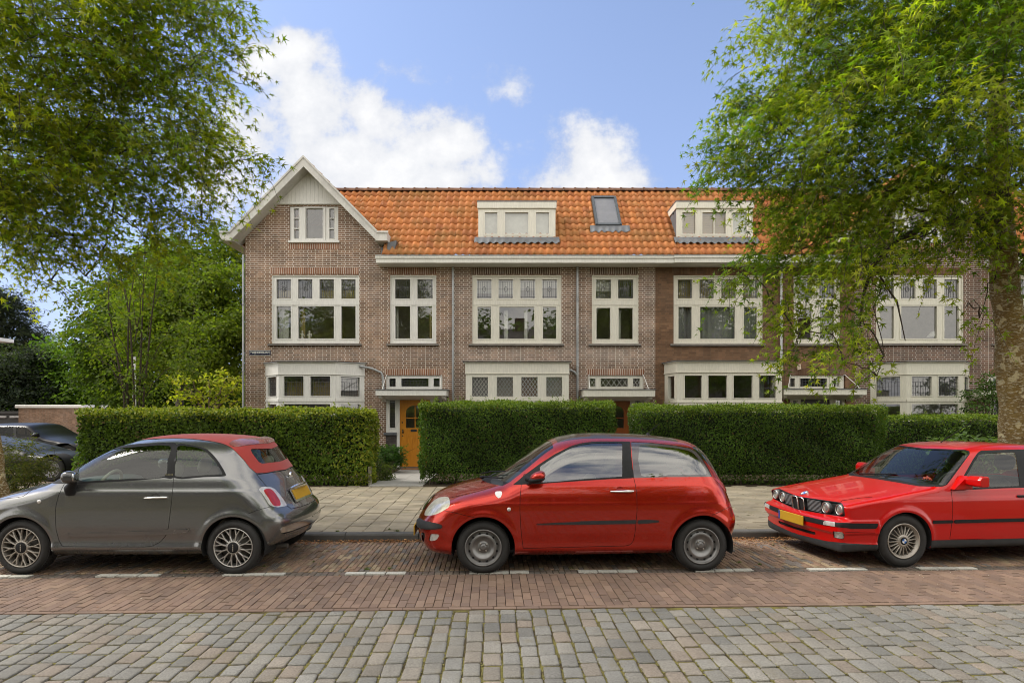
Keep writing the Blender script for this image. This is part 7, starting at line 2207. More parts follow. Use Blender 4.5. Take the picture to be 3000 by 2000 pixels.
    slab(pb, 2.757, -.27, .27, .715, .856, .018); po = pb.build('number_plate_holder', [M_chrome], s.root)
    pb = MB(); slab(pb, 2.768, -.26, .26, .742, .85, .01); pb.build('number_plate', [M_plate], po, world=False)
    pb = MB(); slab(pb, 2.782, -.255, .255, .722, .74, .004); pb.build('holder_strip', [M_blk], po, world=False)
    eb = MB(); ec = s.at(*B((1297,490))[0], y=0)
    eb.lathe([(.001,.02),(.035,.017),(.042,.01),(.044,0)], 20, 'x', (ec[0]-.005, 0, ec[2])); eb.build('tailgate_emblem', [M_chrome], s.root)
    # lettering on the door pillar
    lp = s.at(*B((48,487))[0], y=-.76)
    text_mesh('pillar_lettering', '500', .085, .022, (lp[0], s.surf_y(lp[0], lp[2])-.003, lp[2]), M_chrome, s.root)
    # cabin
    floorpan(s, -.2, 2.6, .68)
    seat(s, .95, -.34, M_seat_l); seat(s, .95, .34, M_seat_l); seat(s, 1.75, -.33, M_seat_l, .38, .5, True, .26); seat(s, 1.75, .33, M_seat_l, .38, .5, True, .26)
    db = MB(); ellipsoid(db, (.32, 0, .86), (.26, .66, .12), 3.4); db.build('dashboard', [plain('dash_grey', (.1,.12,.11), .5)], s.root)
    steering(s, .66, -.34, .92, M_seat_l)
    ex = MB(); ex.tube([(2.6,-.42,.235),(2.76,-.42,.235)], .028, 12); ex.build('exhaust_pipe', [M_disc], s.root)
    return car
fiat = build_fiat()
# ------------------------------------------------------------------ metallic red three-door hatchback
Cc = tr_pts((1200,1250), 3.484); Dd = tr_pts((1700,1250), 3.484)
def build_lancia():
    prof = [(-.79,.50),(-.79,.40),(-.76,.29),(-.69,.21),(-.50,.18),(0,.18),(1.2,.18),(2.4,.195),(2.75,.235),(2.89,.32),(2.95,.44),(2.97,.55),(2.94,.66),(2.90,.78),(2.835,.95),(2.745,1.13),(2.63,1.3),(2.49,1.40),(2.3,1.448),(1.95,1.488),(1.5,1.505),(1.15,1.498),(.9,1.452),(.7,1.36),(.45,1.2),(.14,1.005),(-.02,.955),(-.25,.905),(-.45,.845),(-.60,.765),(-.70,.66),(-.755,.57)]
    wz = [(.15,.79),(.21,.815),(.27,.835),(.33,.832),(.45,.843),(.6,.85),(.7,.852),(.755,.851),(.79,.845),(.86,.833),(.94,.812),(1.0,.785),(1.1,.742),(1.2,.695),(1.3,.64),(1.4,.575),(1.5,.48)]
    plan = [(-.83,.62),(-.76,.72),(-.68,.81),(-.55,.895),(-.35,.965),(-.1,1),(2.2,1),(2.4,.99),(2.6,.96),(2.75,.92),(2.86,.86),(2.95,.78)]
    yaw = R(2.2)
    car = Car('parked_car', 'metallic dark red three-door hatchback with black steel wheels and a white shield sticker', (1415.8-1500)/F*6.69, 6.69, .805, yaw,
              prof, wz, plan, .30, .26, .085, lambda x, z: .13+.1*sstep(z, .7, 1.2), [(0,.286),(2.41,.286)], .345, .013)
    s = car
    Pm = car_paint('paint_red_metallic', (.46,.016,.003), .72, .24, .1, .8, .01)
    up = lambda V: .8-V[:,2]
    outer = Cc((1052,592),(1165,497),(1325,378),(1480,278),(1640,197),(1742,166))+Dd((100,152),(200,146),(430,147),(511,150),(525,330),(545,522),(300,532),(0,551))+Cc((1500,568),(1380,577))
    gl = Cc((1332,566),(1328,400),(1480,296),(1640,213),(1742,182))+Dd((100,168),(200,160),(422,159),(430,170),(430,505),(0,532))+Cc((1500,556))
    q_all = Dd((517,151),(700,158),(950,186),(1120,214),(1185,252),(1250,330),(1310,430),(1348,508),(1200,510),(900,511),(549,521),(530,330))
    q_in = Dd((602,196),(640,190),(900,208),(1090,238),(1170,285),(1240,380),(1290,480),(1200,488),(900,490),(622,500))
    p = s.cut(outer, 0, 0, up); g, rim = p.clip(s.reg(p.V, gl)); s.emit('window_trim', [rim.offset(-.002)], [M_blk], mirror='split'); s.emit('side_window', [g.offset(-.006)], [M_cglass_d], mirror='split')
    p = s.cut(q_all, 0, 0, up); p = p.offset(-.004); g, rim = p.clip(s.reg(p.V, q_in, 2))
    s.emit('side_window', [g, rim], [M_cglass_d, plain('glass_frit', (.06,.05,.055), .04, 0, .1, 4, 0, 1, 1.0)], mirror='split')
    # windscreen with black scuttle
    wp = Cc((955,592),(1000,545),(1200,385),(1360,270),(1512,180),(1450,158),(1330,215),(1100,352),(900,478),(870,520))
    V = s.body.V
    fw = np.maximum.reduce([s.reg(V, wp, 0, 0), V[:,0]-1.2])
    # the far part of the screen: everything between the pillars on the slope
    y_edge = lambda V: -(V[:,1]+s.wz(V[:,2])-.11)
    fw2 = np.maximum.reduce([V[:,0]-.80, .985-V[:,2], y_edge(V)])
    p, s.body = s.body.clip(fw2)
    s.emit('windscreen', [p.offset(-.004)], [M_wglass])
    V = s.body.V
    sc = np.maximum.reduce([V[:,0]-.20-.25*V[:,1]**2, -.03+.5*V[:,1]**2-V[:,0], .88-V[:,2], -(V[:,1]+.68)])
    p, s.body = s.body.clip(sc); s.emit('scuttle', [p.offset(-.008)], [M_blk])
    # dark glass roof panel
    V = s.body.V
    fr = np.maximum.reduce([.86-V[:,0], V[:,0]-2.28, 1.25-V[:,2], -(V[:,1]+.40)])
    p, s.body = s.body.clip(fr); s.emit('roof_panel', [p], [plain('roof_glass', (.05,.04,.035), .12, 0, .2, 3, 0, 1, .0, .3)])
    # tailgate glass
    V = s.body.V
    fr = np.maximum.reduce([2.42-V[:,0], 1.0-V[:,2], V[:,2]-1.36, -(V[:,1]+.60)])
    p, s.body = s.body.clip(fr); s.emit('rear_window', [p.offset(-.003)], [M_cglass_d])
    # headlamp
    hl = Cc((152,892),(165,850),(210,790),(270,735),(330,714),(385,712),(405,730),(412,790),(395,822),(330,862),(260,893),(190,906),(160,904))
    p = s.cut(hl, 3, 0, lambda V: V[:,0]+.2); f = s.reg(p.V, hl, 3)
    hd = s.emit('headlight', [pillow(p, f, .012, .03)], [M_lampc], mirror='split')
    ref = Cc((222,865),(258,805),(285,800),(330,790),(322,842),(262,880)); q = p.clip(s.reg(p.V, ref, 2))[0]
    s.emit('reflector', [q.offset(.0135)], [M_lampw], hd, mirror='near')
    # bumper pads
    bp = Cc((78,965),(82,945),(100,930),(115,932),(150,955),(220,970),(290,985),(325,1000),(338,1018),(320,1036),(250,1046),(170,1046),(110,1035),(82,1012))
    V = s.body.V
    p = s.cut(bp, 3, 0, lambda V: V[:,0]+.3); s.emit('bumper_pad', [pillow(p, s.reg(p.V, bp, 3), .032, .045)], [M_rub])
    rb = Dd((1580,930),(1598,882),(1625,925),(1640,965),(1618,968),(1585,940)); p = s.cut(rb, 0, 0, lambda V: 2.5-V[:,0]); s.emit('bumper_pad', [pillow(p, s.reg(p.V, rb), .015, .03)], [M_rub])
    fg = Cc((200,1140),(212,1095),(240,1090),(298,1096),(302,1108),(275,1150),(230,1164),(202,1160)); p = s.cut(fg, 2, 0, lambda V: V[:,0]+.3)
    s.emit('fog_light', [p.offset(-.008)], [M_lampw], mirror='split')
    ag = Cc((118,1070),(150,1075),(155,1100),(150,1165),(135,1170),(122,1130)); p = s.cut(ag, 0, 0, lambda V: np.maximum.reduce([V[:,0]+.62, .27-V[:,2], V[:,2]-.46])); s.emit('lower_grille', [p.offset(-.02)], [M_blk])
    gp = Cc((138,840),(160,780),(210,700),(258,672),(262,690),(215,740),(175,800),(148,842)); p = s.cut(gp, 0, 0, lambda V: V[:,0]+.4)
    g1, g2 = p.clip(s.reg(p.V, gp)+.012); s.emit('grille', [g1.offset(-.006), g2.offset(.006)], [M_blk, M_chrome])
    # tail lamp running up the rear corner
    tl = Dd((1352,512),(1400,528),(1450,570),(1500,650),(1522,700),(1512,690),(1470,640),(1420,575),(1370,530)); p = s.cut(tl, 0, 0, lambda V: 2.2-V[:,0]); s.emit('tail_light', [pillow(p, s.reg(p.V, tl), .01, .015)], [M_lampr], mirror='split')
    # flank mouldings
    for mo in (Cc((1270,990),(1310,984),(1742,966))+Dd((0,960),(572,948),(576,952),(574,988),(0,998))+Cc((1742,998),(1310,1000)), Dd((582,950),(700,946),(800,952),(828,961),(800,972),(700,984),(584,990))):
        p = s.cut(mo, 0); s.emit('side_moulding', [pillow(p, s.reg(p.V, mo), .012, .012)], [M_rub], mirror='split')
    st = Cc((870,664),(905,656),(940,658),(942,685),(935,705),(918,728),(900,722),(880,700)); p = s.cut(st, 2); s.emit('shield_sticker', [p.offset(.0008)], [plain('sticker_white', (.78,.78,.76), .4)], mirror='near')
    # seams
    s.seam(Cc((350,852),(500,884),(662,924)), .0025); s.seam(Dd((1345,900),(1400,876),(1532,810)), .0025); s.seam(Dd((1137,170),(1143,218)), .0028)
    s.seam(Cc((880,600),(700,655),(560,690),(400,724)), .0022, smooth=3)
    s.seam(Dd((1143,172),(1230,212),(1300,290),(1400,440),(1480,590)), .0022, lambda V: 2.3-V[:,0])
    s.seam(Dd((1352,512),(1420,575),(1500,660),(1540,760)), .0025, lambda V: 2.3-V[:,0])
    dpoly = Cc((1165,480),(1140,592),(1128,720),(1126,850),(1133,1000),(1145,1130),(1160,1238))+Dd((-200,1228),(200,1218),(460,1212),(510,1200),(540,1165),(556,1100),(572,960),(580,850),(578,720),(565,600),(546,522),(540,440),(0,480))
    fd = s.reg(s.body.V, dpoly, 0, 0, lambda V: .25-V[:,2])
    a, s.body = s.body.clip(fd-.0028); d, g = a.clip(s.reg(a.V, dpoly)+.0028); s.dark.append(g.offset(-.003))
    dn = s.emit('door', [d], [Pm], mirror='split')
    hp = s.at(*Dd((425,655))[0], y=-.82); hy = s.surf_y(hp[0], hp[2])
    rc = MB(); rc.lathe([(.001,.003),(.03,.001),(.05,-.0012)], 24, 'y', (hp[0]-.022, hy, hp[2])); rc.build('handle_recess', [Pm], dn, world=False)
    hm = MB(); hm.tube([(hp[0]-.13,hy-.01,hp[2]-.002),(hp[0]-.07,hy-.03,hp[2]),(hp[0],hy-.034,hp[2]+.001),(hp[0]+.06,hy-.03,hp[2]+.002),(hp[0]+.125,hy-.01,hp[2]+.002)], [.007,.013,.014,.017,.012], 10); hm.build('door_handle', [M_chrome], dn, world=False)
    s.emit('body', [s.body, join(s.dark)], [Pm, M_seam])
    wheel_wells(s, .42, .82)
    for wx in (0, 2.41):
        wheel(s, wx, .286, -.812, -1, .288, .198, .185, 'steel', .26); wheel(s, wx, .286, .812, 1, .288, .198, .185, 'steel', .1)
    for sg in (-1, 1):
        c = s.at(*Cc((1300,515))[0], y=-.93)
        m = MB(); ellipsoid(m, (c[0]+.01, sg*.93, c[2]+.012), (.085,.1,.052), 2.3, .2*sg, -.35); mo_ = m.build('mirror', [Pm], s.root)
        m = MB(); ellipsoid(m, (c[0]-.002, sg*.925, c[2]-.022), (.09,.104,.036), 2.3, .2*sg, -.2); m.tube([(c[0]-.1, sg*.79, c[2]-.03),(c[0]-.05, sg*.86, c[2]-.035)], .03, 8); m.build('mirror_foot', [M_blk], mo_, world=False)
    rp = s.at(*Cc((1014,840))[0], y=-.845); ry_ = s.surf_y(rp[0], rp[2])
    r = MB(); r.lathe([(.022,.003),(.021,-.005),(.012,-.009),(.0005,-.01)], 18, 'y', (rp[0], ry_, rp[2])); r.build('side_repeater', [M_lampw], s.root)
    # wipers, aerial
    w = MB(); w.tube([(-.03,.25,.99),(.1,.1,1.03),(.25,-.35,1.075)], .009, 6); w.tube([(-.02,-.15,.995),(.08,-.3,1.0),(.22,-.58,1.02)], .009, 6); ellipsoid(w, (-.02,-.15,.985), (.03,.03,.02)); w.build('wiper', [M_blk], s.root)
    an = MB(); an.lathe([(.03,0),(.02,.02),(.012,.03)], 10, 'z', (2.05,.1,1.475)); an.tube([(2.05,.1,1.5),(2.2,.1,1.62)], .004, 6); an.build('aerial', [M_blk], s.root)
    pb = MB(); pb.box(-.822, -.81, -.26, .26, .32, .43); pb.build('number_plate', [M_plate], s.root)
    floorpan(s, -.2, 2.7, .7)
    seat(s, 1.0, -.36, M_seat_t, .34, .58); seat(s, 1.0, .36, M_seat_t, .34, .58); seat(s, 1.95, -.34, M_seat_t, .4, .5, True, .28); seat(s, 1.95, .34, M_seat_t, .4, .5, True, .28)
    db = MB(); ellipsoid(db, (.35, 0, .88), (.3, .7, .12), 3.4); db.build('dashboard', [M_dash], s.root)
    steering(s, .68, -.36, .95)
    return car
lancia = build_lancia()
# ------------------------------------------------------------------ bright red two-door saloon
E = tr_pts((2230,1380), 5.2275); G = tr_pts((2500,1270), 3.646)
def build_bmw():
    prof = [(-.845,.53),(-.86,.50),(-.86,.40),(-.84,.375),(-.825,.30),(-.81,.19),(-.70,.185),(0,.2),(1.3,.2),(2.6,.21),(3.1,.25),(3.42,.33),(3.5,.42),(3.5,.52),(3.44,.56),(3.43,.9),(3.38,.935),(2.95,.96),(2.78,1.0),(2.5,1.17),(2.28,1.31),(2.05,1.36),(1.6,1.378),(1.25,1.368),(1.0,1.335),(.86,1.265),(.6,1.085),(.385,.935),(.3,.915),(0,.868),(-.35,.81),(-.64,.755),(-.745,.725),(-.77,.70),(-.748,.575),(-.78,.558)]
    wz = [(.15,.77),(.22,.79),(.3,.80),(.4,.81),(.55,.818),(.66,.822),(.74,.8215),(.77,.816),(.80,.806),(.86,.795),(.9,.78),(1.0,.735),(1.1,.69),(1.2,.645),(1.3,.585),(1.38,.52)]
    plan = [(-.92,.955),(-.8,.965),(-.6,.98),(-.3,.995),(0,1),(2.7,1),(3.2,.985),(3.5,.96)]
    yaw = R(7.0)
    def bumps(x, z): return .016*sstep(z, .375, .40)*(1-sstep(z, .53, .56))*(1-sstep(x, -.34, -.30))+.012*(1-sstep(z,.27,.3))*(1-sstep(x,-.34,-.30))
    car = Car('parked_car', 'bright red two-door saloon with twin round headlights and a black bumper strip', (2648.1-1500)/F*6.97, 6.97, .80, yaw,
              prof, wz, plan, .115, .06, .055, lambda x, z: .055+.05*sstep(z, 1.0, 1.25), [(0,.296),(2.57,.296)], .335, .02, bumps, cell=.0165, flare_w=.032)
    s = car
    Pr = car_paint('paint_red', (.5,.0012,.001), 0, .3, .02, .55, .01, .3)
    front = lambda V: V[:,0]+.30
    up = lambda V: .8-V[:,2]
    # windscreen, side glass
    wo = G((958,562),(1000,545),(1050,480),(1245,215),(1240,185),(1195,170),(860,158),(520,148),(400,190),(60,440),(300,478),(450,500),(700,548))
    wi = G((965,548),(992,535),(1040,470),(1228,222),(1222,192),(1190,180),(860,170),(525,160),(410,200),(95,436),(300,468),(450,488),(705,535))
    msk = lambda V: np.maximum(V[:,0]-1.15, .86-V[:,2])
    p = s.cut(wo, 0, 0, msk); g, rim = p.clip(s.reg(p.V, wi)); s.emit('windscreen_seal', [rim.offset(-.002)], [M_blk]); s.emit('windscreen', [g.offset(-.006)], [M_wglass])
    so_ = G((1062,602),(1180,445),(1280,270),(1330,200),(1365,178),(1600,170),(1823,167),(1990,168),(1990,572),(1600,582),(1300,595))
    si = G((1185,580),(1170,520),(1215,440),(1290,310),(1345,220),(1375,210),(1720,196),(1740,240),(1782,555),(1500,568))
    p = s.cut(so_, 0, 0, up); g, rim = p.clip(s.reg(p.V, si)); s.emit('window_trim', [rim.offset(-.002)], [M_blk], mirror='split'); s.emit('side_window', [g.offset(-.006)], [M_cglass], mirror='split')
    q = [(3052,1317),(3150,1317),(3230,1330),(3292,1395),(3290,1425),(3052,1427)]
    p = s.cut(q, 0, 0, up); s.emit('quarter_window', [p.offset(-.005)], [M_cglass], mirror='split')
    V = s.body.V; fr = np.maximum.reduce([2.3-V[:,0], V[:,0]-2.78, 1.0-V[:,2], -(V[:,1]+.56)]); p, s.body = s.body.clip(fr); s.emit('rear_window', [p.offset(-.004)], [M_cglass])
    p = s.cut(G((20,452),(60,436),(300,474),(450,496),(700,545),(900,558),(962,560),(930,568),(800,563),(700,560),(450,516),(250,484),(30,464)), 0, 0, lambda V: np.maximum(V[:,0]-.8, .84-V[:,2])); s.emit('scuttle', [p.offset(-.003)], [M_blk])
    # grille band
    gr = E((1208,474),(1240,492),(1268,540),(1285,690),(1240,692),(1000,660),(672,604),(560,585),(200,480),(195,320),(400,345),(540,372),(660,396),(950,437))
    p = s.cut(gr, 0, 0, lambda V: np.maximum(V[:,0]+.45, .50-V[:,2]))
    rim_, inner = p.clip(-(s.reg(p.V, gr)+.007))
    s.emit('grille_panel', [Patch(p.V+np.array([.05,0,0]), p.N, p.T)], [M_well])
    s.emit('grille_surround', [rim_.offset(-.002)], [M_blk])
    hx = lambda y: -.77+.012+.115*y*y
    lamps = []
    for (uv, r_) in ((E((1180,582))[0],.062),(E((970,550))[0],.066)):
        y = .6
        for _ in range(5): q_ = s.at(*uv, x=hx(y)); y = abs(q_[1])
        lamps.append((y, q_[2]-.004, r_))
    print('LAMPS', lamps)
    # slats and kidney frames follow the nose
    sl_ = MB(); ks = MB(); yi = lamps[1][0]-lamps[1][2]*1.12
    for k in range(9):
        z = .572+k*.0155
        sl_.tube([(hx(y)+.014-.1*(z-.63), -y, z) for y in np.linspace(.13, yi, 5)], .0042, 6)
    M_slat = plain('slat_grey', (.22,.22,.22), .4, .4)
    so1 = sl_.build('grille_slats', [M_slat], s.root)
    sl_.v = [(v[0], -v[1], v[2]) for v in sl_.v]; sl_.f = [f[::-1] for f in sl_.f]; sl_.build('grille_slats', [M_slat], s.root)
    for sg in (-1, 1):
        y0, y1 = sg*.010, sg*.125; xf = -.785
        def kp(y, z): return (xf-.14*(z-.615)+.10*y*y, y, z)
        ring = [kp(y0,.53),kp(y0,.695),kp(y0+sg*.012,.71),kp(y1-sg*.02,.708),kp(y1,.69),kp(y1-sg*.004,.545),kp(y1-sg*.02,.526),kp(y0+sg*.01,.52),kp(y0,.53)]
        kk = MB(); kk.tube(ring, .0075, 8, caps=False); ko = kk.build('kidney_grille', [M_chrome], s.root)
        kb = MB(); kb.poly([(p_[0]+.012, p_[1], p_[2]) for p_ in ring[:-1]]); kb.build('grille_mesh', [M_well], ko, world=False)
    # four round headlamps in grey cups
    for sg in (-1, 1):
        for (y, z, r_) in lamps:
            x = hx(y)-.1*(z-.63)-.002
            m = MB(); m.lathe([(.0005,-.004),(r_*.5,-.002),(r_*.86,.004),(r_*.9,.012)], 28, 'x', (x+.012, sg*y, z)); lo = m.build('headlight', [plain('headlamp_glass', (.55,.55,.53), .12, .7, .2, 40, 0, 1, 1.0)], s.root)
            m = MB(); m.lathe([(r_*.84,.0),(r_*.9,-.008),(r_*.97,-.004),(r_*1.0,.01),(r_*1.02,.05)], 28, 'x', (x+.012, sg*y, z)); m.build('lamp_ring', [M_alloy], lo, world=False)
            m = MB(); m.lathe([(r_*1.02,.03),(r_*1.03,.016),(r_*1.13,.014),(r_*1.15,.055)], 28, 'x', (x+.012, sg*y, z)); m.build('lamp_cup', [plain('cup_grey', (.03,.032,.035), .5)], lo, world=False)
    # black rubber on the bumper, with indicators; lower spoiler; fog lamps
    st = E((60,515),(110,540),(300,603),(715,693),(960,748),(1150,779),(1400,793),(1800,800),(1770,880),(1400,878),(1150,852),(940,818),(700,766),(300,690),(130,606),(60,590))
    p = s.cut(st, 0, 0, lambda V: V[:,0]+.33); f = s.reg(p.V, st)
    ind = E((968,752),(1145,782),(1142,848),(962,815)); i_, p2 = pillow(p, f, .012, .012).clip(s.reg(p.V, ind))
    s.emit('bumper_strip', [p2], [M_blk]); s.emit('indicator', [i_.offset(.002)], [M_lampw], mirror='split')
    lip = E((200,800),(240,812),(560,962),(800,1020),(1000,1066),(1330,1100),(1690,1122),(1800,1124),(1800,1290),(200,1290)); p = s.cut(lip, 0, 0, front); s.emit('front_spoiler', [p.offset(.002)], [M_rub])
    fo = E((1098,915),(1130,918),(1245,930),(1268,965),(1275,1038),(1255,1042),(1110,1015)); p = s.cut(fo, 0, 0, lambda V: np.maximum(V[:,0]+.5, .25-V[:,2])); s.emit('fog_light', [p.offset(-.012)], [M_lampw], mirror='split')
    # low intake
    it = E((430,832),(470,835),(830,930),(832,968),(800,968),(470,868)); p = s.cut(it, 0, 0, front); s.emit('air_intake', [p.offset(-.012)], [M_well])
    # flank mouldings and sills
    for mo in (G((845,930),(852,924),(1062,920),(1066,954),(852,960),(845,952)), G((1066,928),(1090,918),(1500,908),(2400,886),(2400,924),(1500,945),(1080,957))):
        p = s.cut(mo, 0); s.emit('side_moulding', [pillow(p, s.reg(p.V, mo), .014, .012)], [M_blk], mirror='split')
    sk = G((826,1136),(1400,1126),(1823,1114),(2700,1080),(2700,1290),(826,1290)); p = s.cut(sk, 0, 0, lambda V: np.maximum(.31-V[:,0], -(-.5-V[:,1]) if False else V[:,1]+.5)); s.emit('side_skirt', [p.offset(.004)], [M_rub], mirror='split')
    # seams: bonnet, lower bumper
    s.seam(E((1208,470),(1245,445),(1500,408),(1700,391)), .0028, lambda V: np.maximum(V[:,0]-.5, .6-V[:,2]))
    s.seam(E((1290,930),(1740,942)), .0025, front)
    dpoly = G((1090,560),(1045,605),(1058,720),(1057,900),(1040,1050),(1030,1122))+[(3040,1579),(3062,1540),(3068,1440),(3052,1420),(3040,1330)]
    fd = s.reg(s.body.V, dpoly, 0, 0, lambda V: .3-V[:,2]); a, s.body = s.body.clip(fd-.0028); d, g = a.clip(s.reg(a.V, dpoly)+.0028); s.dark.append(g.offset(-.003))
    dn = s.emit('door', [d], [Pr], mirror='split')
    hp = s.at(*G((1800,666))[0], y=-.82); hy = s.surf_y(hp[0], hp[2])
    hm = MB(); hm.box(hp[0]-.055, hp[0]+.12, hy-.022, hy+.01, hp[2]-.012, hp[2]+.012, 0, .006); hm.build('door_handle', [M_blk], dn, world=False)
    s.emit('body', [s.body, join(s.dark)], [Pr, M_seam])
    wheel_wells(s, .42, .80)
    for wx in (0, 2.57):
        wheel(s, wx, .300, -.80, -1, .303, .2, .205, 'fins', .08); wheel(s, wx, .300, .80, 1, .303, .2, .205, 'fins', .0)
    # mirrors: angular boxes on a triangular foot
    c = s.at(*G((1300,508))[0], y=-.93)
    for sg in (-1, 1):
        m = MB(); x, z = c[0]+.02, c[2]
        vs = []
        for (yy, k0, dx0) in ((sg*.835, .72, -.02), (sg*.88, .95, 0), (sg*1.0, 1.0, .005), (sg*1.03, .9, .01)):
            for (dx, dz) in ((-.06,-.045),(-.062,.02),(-.03,.06),(.05,.062),(.06,.05),(.06,-.05),(.045,-.06),(-.03,-.06)): vs.append((x+dx*k0+dx0, yy, z+dz*k0))
        n = 8; fs = []
        for q_ in range(3):
            for i in range(n): fs.append((q_*n+i, q_*n+(i+1) % n, (q_+1)*n+(i+1) % n, (q_+1)*n+i))
        fs += [tuple(range(n-1, -1, -1)), tuple(range(3*n, 4*n))]
        if sg > 0: fs = [f_[::-1] for f_ in fs]
        m.add(vs, [f_[::-1] for f_ in fs]); mo_ = m.build('mirror', [Pr], s.root)
        md = mo_.modifiers.new('bevel', 'BEVEL'); md.width = .012; md.segments = 3
        m = MB(); m.prism([(x-.2,z-.1),(x+.03,z-.1),(x+.04,z+.03),(x-.03,z+.05)][::(1 if sg < 0 else -1)], sg*.74, sg*.845, 'xz'); m.build('mirror_foot', [Pr], mo_, world=False)
    # wipers, aerial, emblem, plate
    w = MB(); w.tube([(.38,.45,.935),(.42,.1,.965),(.46,-.12,.99)], .009, 6); w.tube([(.40,.02,.955),(.47,-.3,.96),(.55,-.58,.945)], .009, 6); w.build('wiper', [M_blk], s.root)
    ap = s.at(*G((892,120))[0], y=.05); an = MB(); an.box(ap[0]-.03, ap[0]+.03, .03, .07, ap[2]-.03, ap[2]+.015, 0, .008); an.tube([(ap[0]+.02,.05,ap[2]+.01),(ap[0]+.16,.05,ap[2]+.1),(ap[0]+.62,.05,ap[2]+.36)], [.006,.005,.0025], 6); an.build('aerial', [M_blk], s.root)
    em = MB(); ec = np.array([-.70,0,.752]); nn = Vector((-.45,0,.9)).normalized()
    em.tube([tuple(Vector(ec)-nn*.012), tuple(Vector(ec)+nn*.004)], .05, 24); eo = em.build('bonnet_emblem', [M_chrome], s.root); roundel(eo, tuple(Vector(ec)+nn*.0048), .038, tuple(nn))
    pb = MB(); pb.box(-.892, -.877, -.265, .265, .395, .51, 0, .004); po = pb.build('number_plate', [M_plate], s.root)
    pb = MB(); pb.box(-.8935, -.8921, .225, .262, .4, .505); pb.build('plate_band', [plain('plate_blue', (.03,.05,.25), .4)], po, world=False)
    tlm = MB(); 
    for sg in (-1, 1): 
        tb = MB(); tb.box(3.43, 3.455, sg*.42, sg*.76, .62, .82, 0, .01); tb.build('tail_light', [M_lampr], s.root)
    floorpan(s, -.2, 3.2, .7)
    seat(s, 1.25, -.36, M_seat_d, .3, .6); seat(s, 1.25, .36, M_seat_d, .3, .6); bs = MB(); ellipsoid(bs, (2.25, 0, .62), (.12, .62, .3), 4); ellipsoid(bs, (2.0, 0, .36), (.28, .62, .1), 4); bs.build('rear_bench', [M_seat_d], s.root)
    db = MB(); ellipsoid(db, (.62, 0, .80), (.3, .68, .12), 3.4); db.build('dashboard', [M_dash], s.root)
    steering(s, .98, -.36, .86)
    # rosette left on the dashboard
    rs = MB(); rp = s.at(*G((985,420))[0], y=-.45)
    for i in range(9):
        a = i*.7; rs.tube([(.62,-.42,.93),(.62+.05*math.cos(a),-.42+.06*math.sin(a),.96+.02*math.sin(a*2))], [.006,.012], 6)
    rs.build('dashboard_ornament', [plain('ornament_red', (.6,.08,.05), .5)], s.root)
    return car
bmw = build_bmw()
# ------------------------------------------------------------------ cars parked in the side street
def far_car(label, near, D0, yaw, prof, wz, plan, wheels, Ra, rt, rr, paintm, wins, style, group, kk=.1, tint=M_fglass):
    """wins: outlines in local x, z on the flank"""
    s = Car('parked_car', label, near, D0, .8, 0, prof, wz, plan, .15, .12, .08, kk, wheels, Ra, .015, None, group, cell=.03)
    s.root.rotation_euler = (0,0,yaw); s.root.location = (near, D0+.8, .09)
    for w in wins:
        V = s.body.V; f = np.maximum(sdf_poly(V[:,[0,2]], w), .7-V[:,2]); p, s.body = s.body.clip(f)
        if len(p.T): s.emit('side_window', [p.offset(-.004)], [tint], mirror='split')
    V = s.body.V
    s.emit('body', [s.body], [paintm])
    wheel_wells(s, .42, .8)
    for wx, wz_ in wheels:
        for sg in (-1, 1): wheel(s, wx, rt, sg*.8, sg, rt, rr, .2, style, .2)
    return s
P_black = car_paint('paint_black', (.006,.006,.006), 0, .35, .02, .12, .02, .2); P_dgrey = car_paint('paint_dark_grey', (.018,.018,.018), .1, .4, .05, .12, .03, .2)
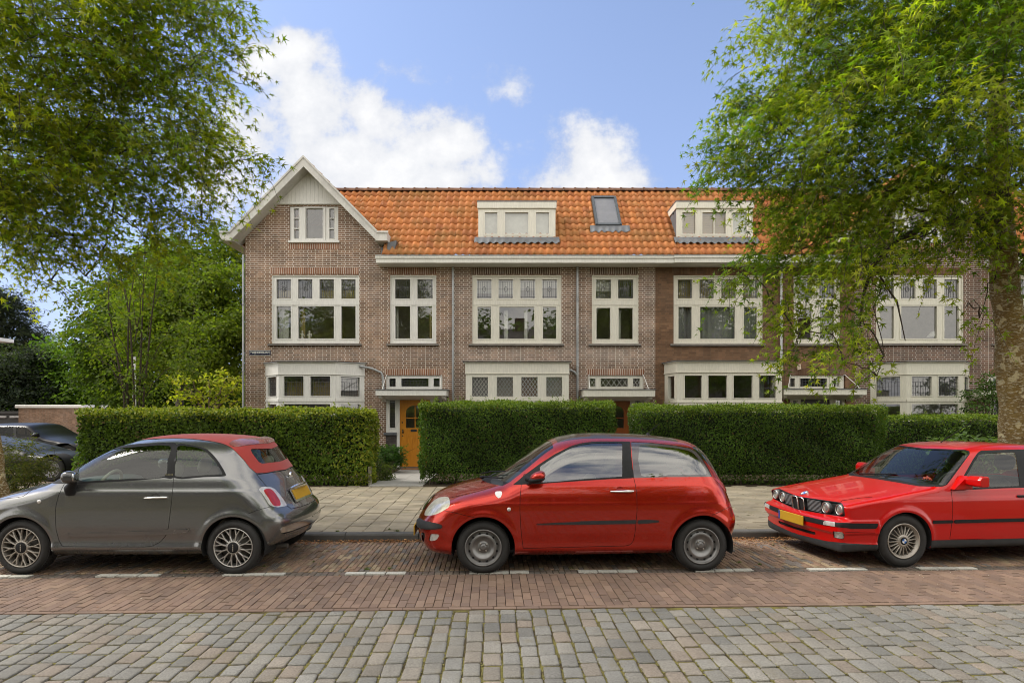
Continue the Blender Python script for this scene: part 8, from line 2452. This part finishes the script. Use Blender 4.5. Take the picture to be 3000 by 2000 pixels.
pe = [(-.88,.5),(-.88,.35),(-.8,.22),(-.5,.2),(1.4,.2),(3.3,.22),(3.6,.35),(3.66,.6),(3.6,.95),(3.35,1.15),(3.1,1.27),(2.6,1.31),(1.8,1.33),(1.27,1.30),(1.0,1.14),(.74,.985),(.55,.915),(.03,.82),(-.4,.74),(-.75,.62)]
wz_e = [(.15,.82),(.3,.88),(.6,.92),(.8,.91),(.9,.88),(1.0,.83),(1.15,.76),(1.25,.7),(1.36,.55)]
pl_e = [(-.9,.7),(-.7,.85),(-.3,.97),(.2,1),(3,1),(3.4,.95),(3.7,.85)]
suv = far_car('black estate car with bright alloy wheels parked in front of the garage', X_(196,18.3), 18.3, math.pi, pe, wz_e, pl_e, [(0,.35),(2.8,.35)], .39, .345, .235, P_black,
        [[(.84,.93),(1.2,1.16),(1.38,1.235),(1.6,1.25),(1.45,.92)], [(1.53,.92),(1.68,1.255),(2.4,1.24),(2.5,.94)], [(2.57,.94),(2.48,1.24),(2.9,1.2),(3.25,1.0)]], 'twin', 'cars in the side street')
pb_ = [(-.38,.42),(-.36,.3),(-.25,.2),(1.2,.2),(3.4,.25),(3.7,.5),(3.6,.8),(3.35,1.0),(3.0,1.12),(2.6,1.12),(2.2,1.06),(1.3,.90),(.72,.755),(.5,.675),(.2,.64),(-.09,.605),(-.27,.52)]
wz_b = [(.15,.72),(.3,.8),(.5,.84),(.62,.8),(.75,.72),(.95,.66),(1.3,.5)]
pl_b = [(-.45,.8),(-.3,.9),(-.1,.98),(.2,1),(3.1,1),(3.4,.9),(3.75,.75)]
small = far_car('low dark grey rounded car with black wheels behind the narrow-leaved shrub', X_(150,14.7), 14.7, math.pi, pb_, wz_b, pl_b, [(0,.3),(2.75,.3)], .35, .3, .2, P_dgrey,
        [[(1.1,.78),(1.5,.89),(2.2,1.0),(2.2,.78)], [(2.27,.78),(2.27,1.02),(2.8,1.06),(3.2,.82)]], 'steel', 'cars in the side street')

for sg in (-1, 1):
    m = MB(); ellipsoid(m, (.78, sg*.99, .98), (.09,.1,.07), 2.6); m.build('mirror', [P_black], suv.root)
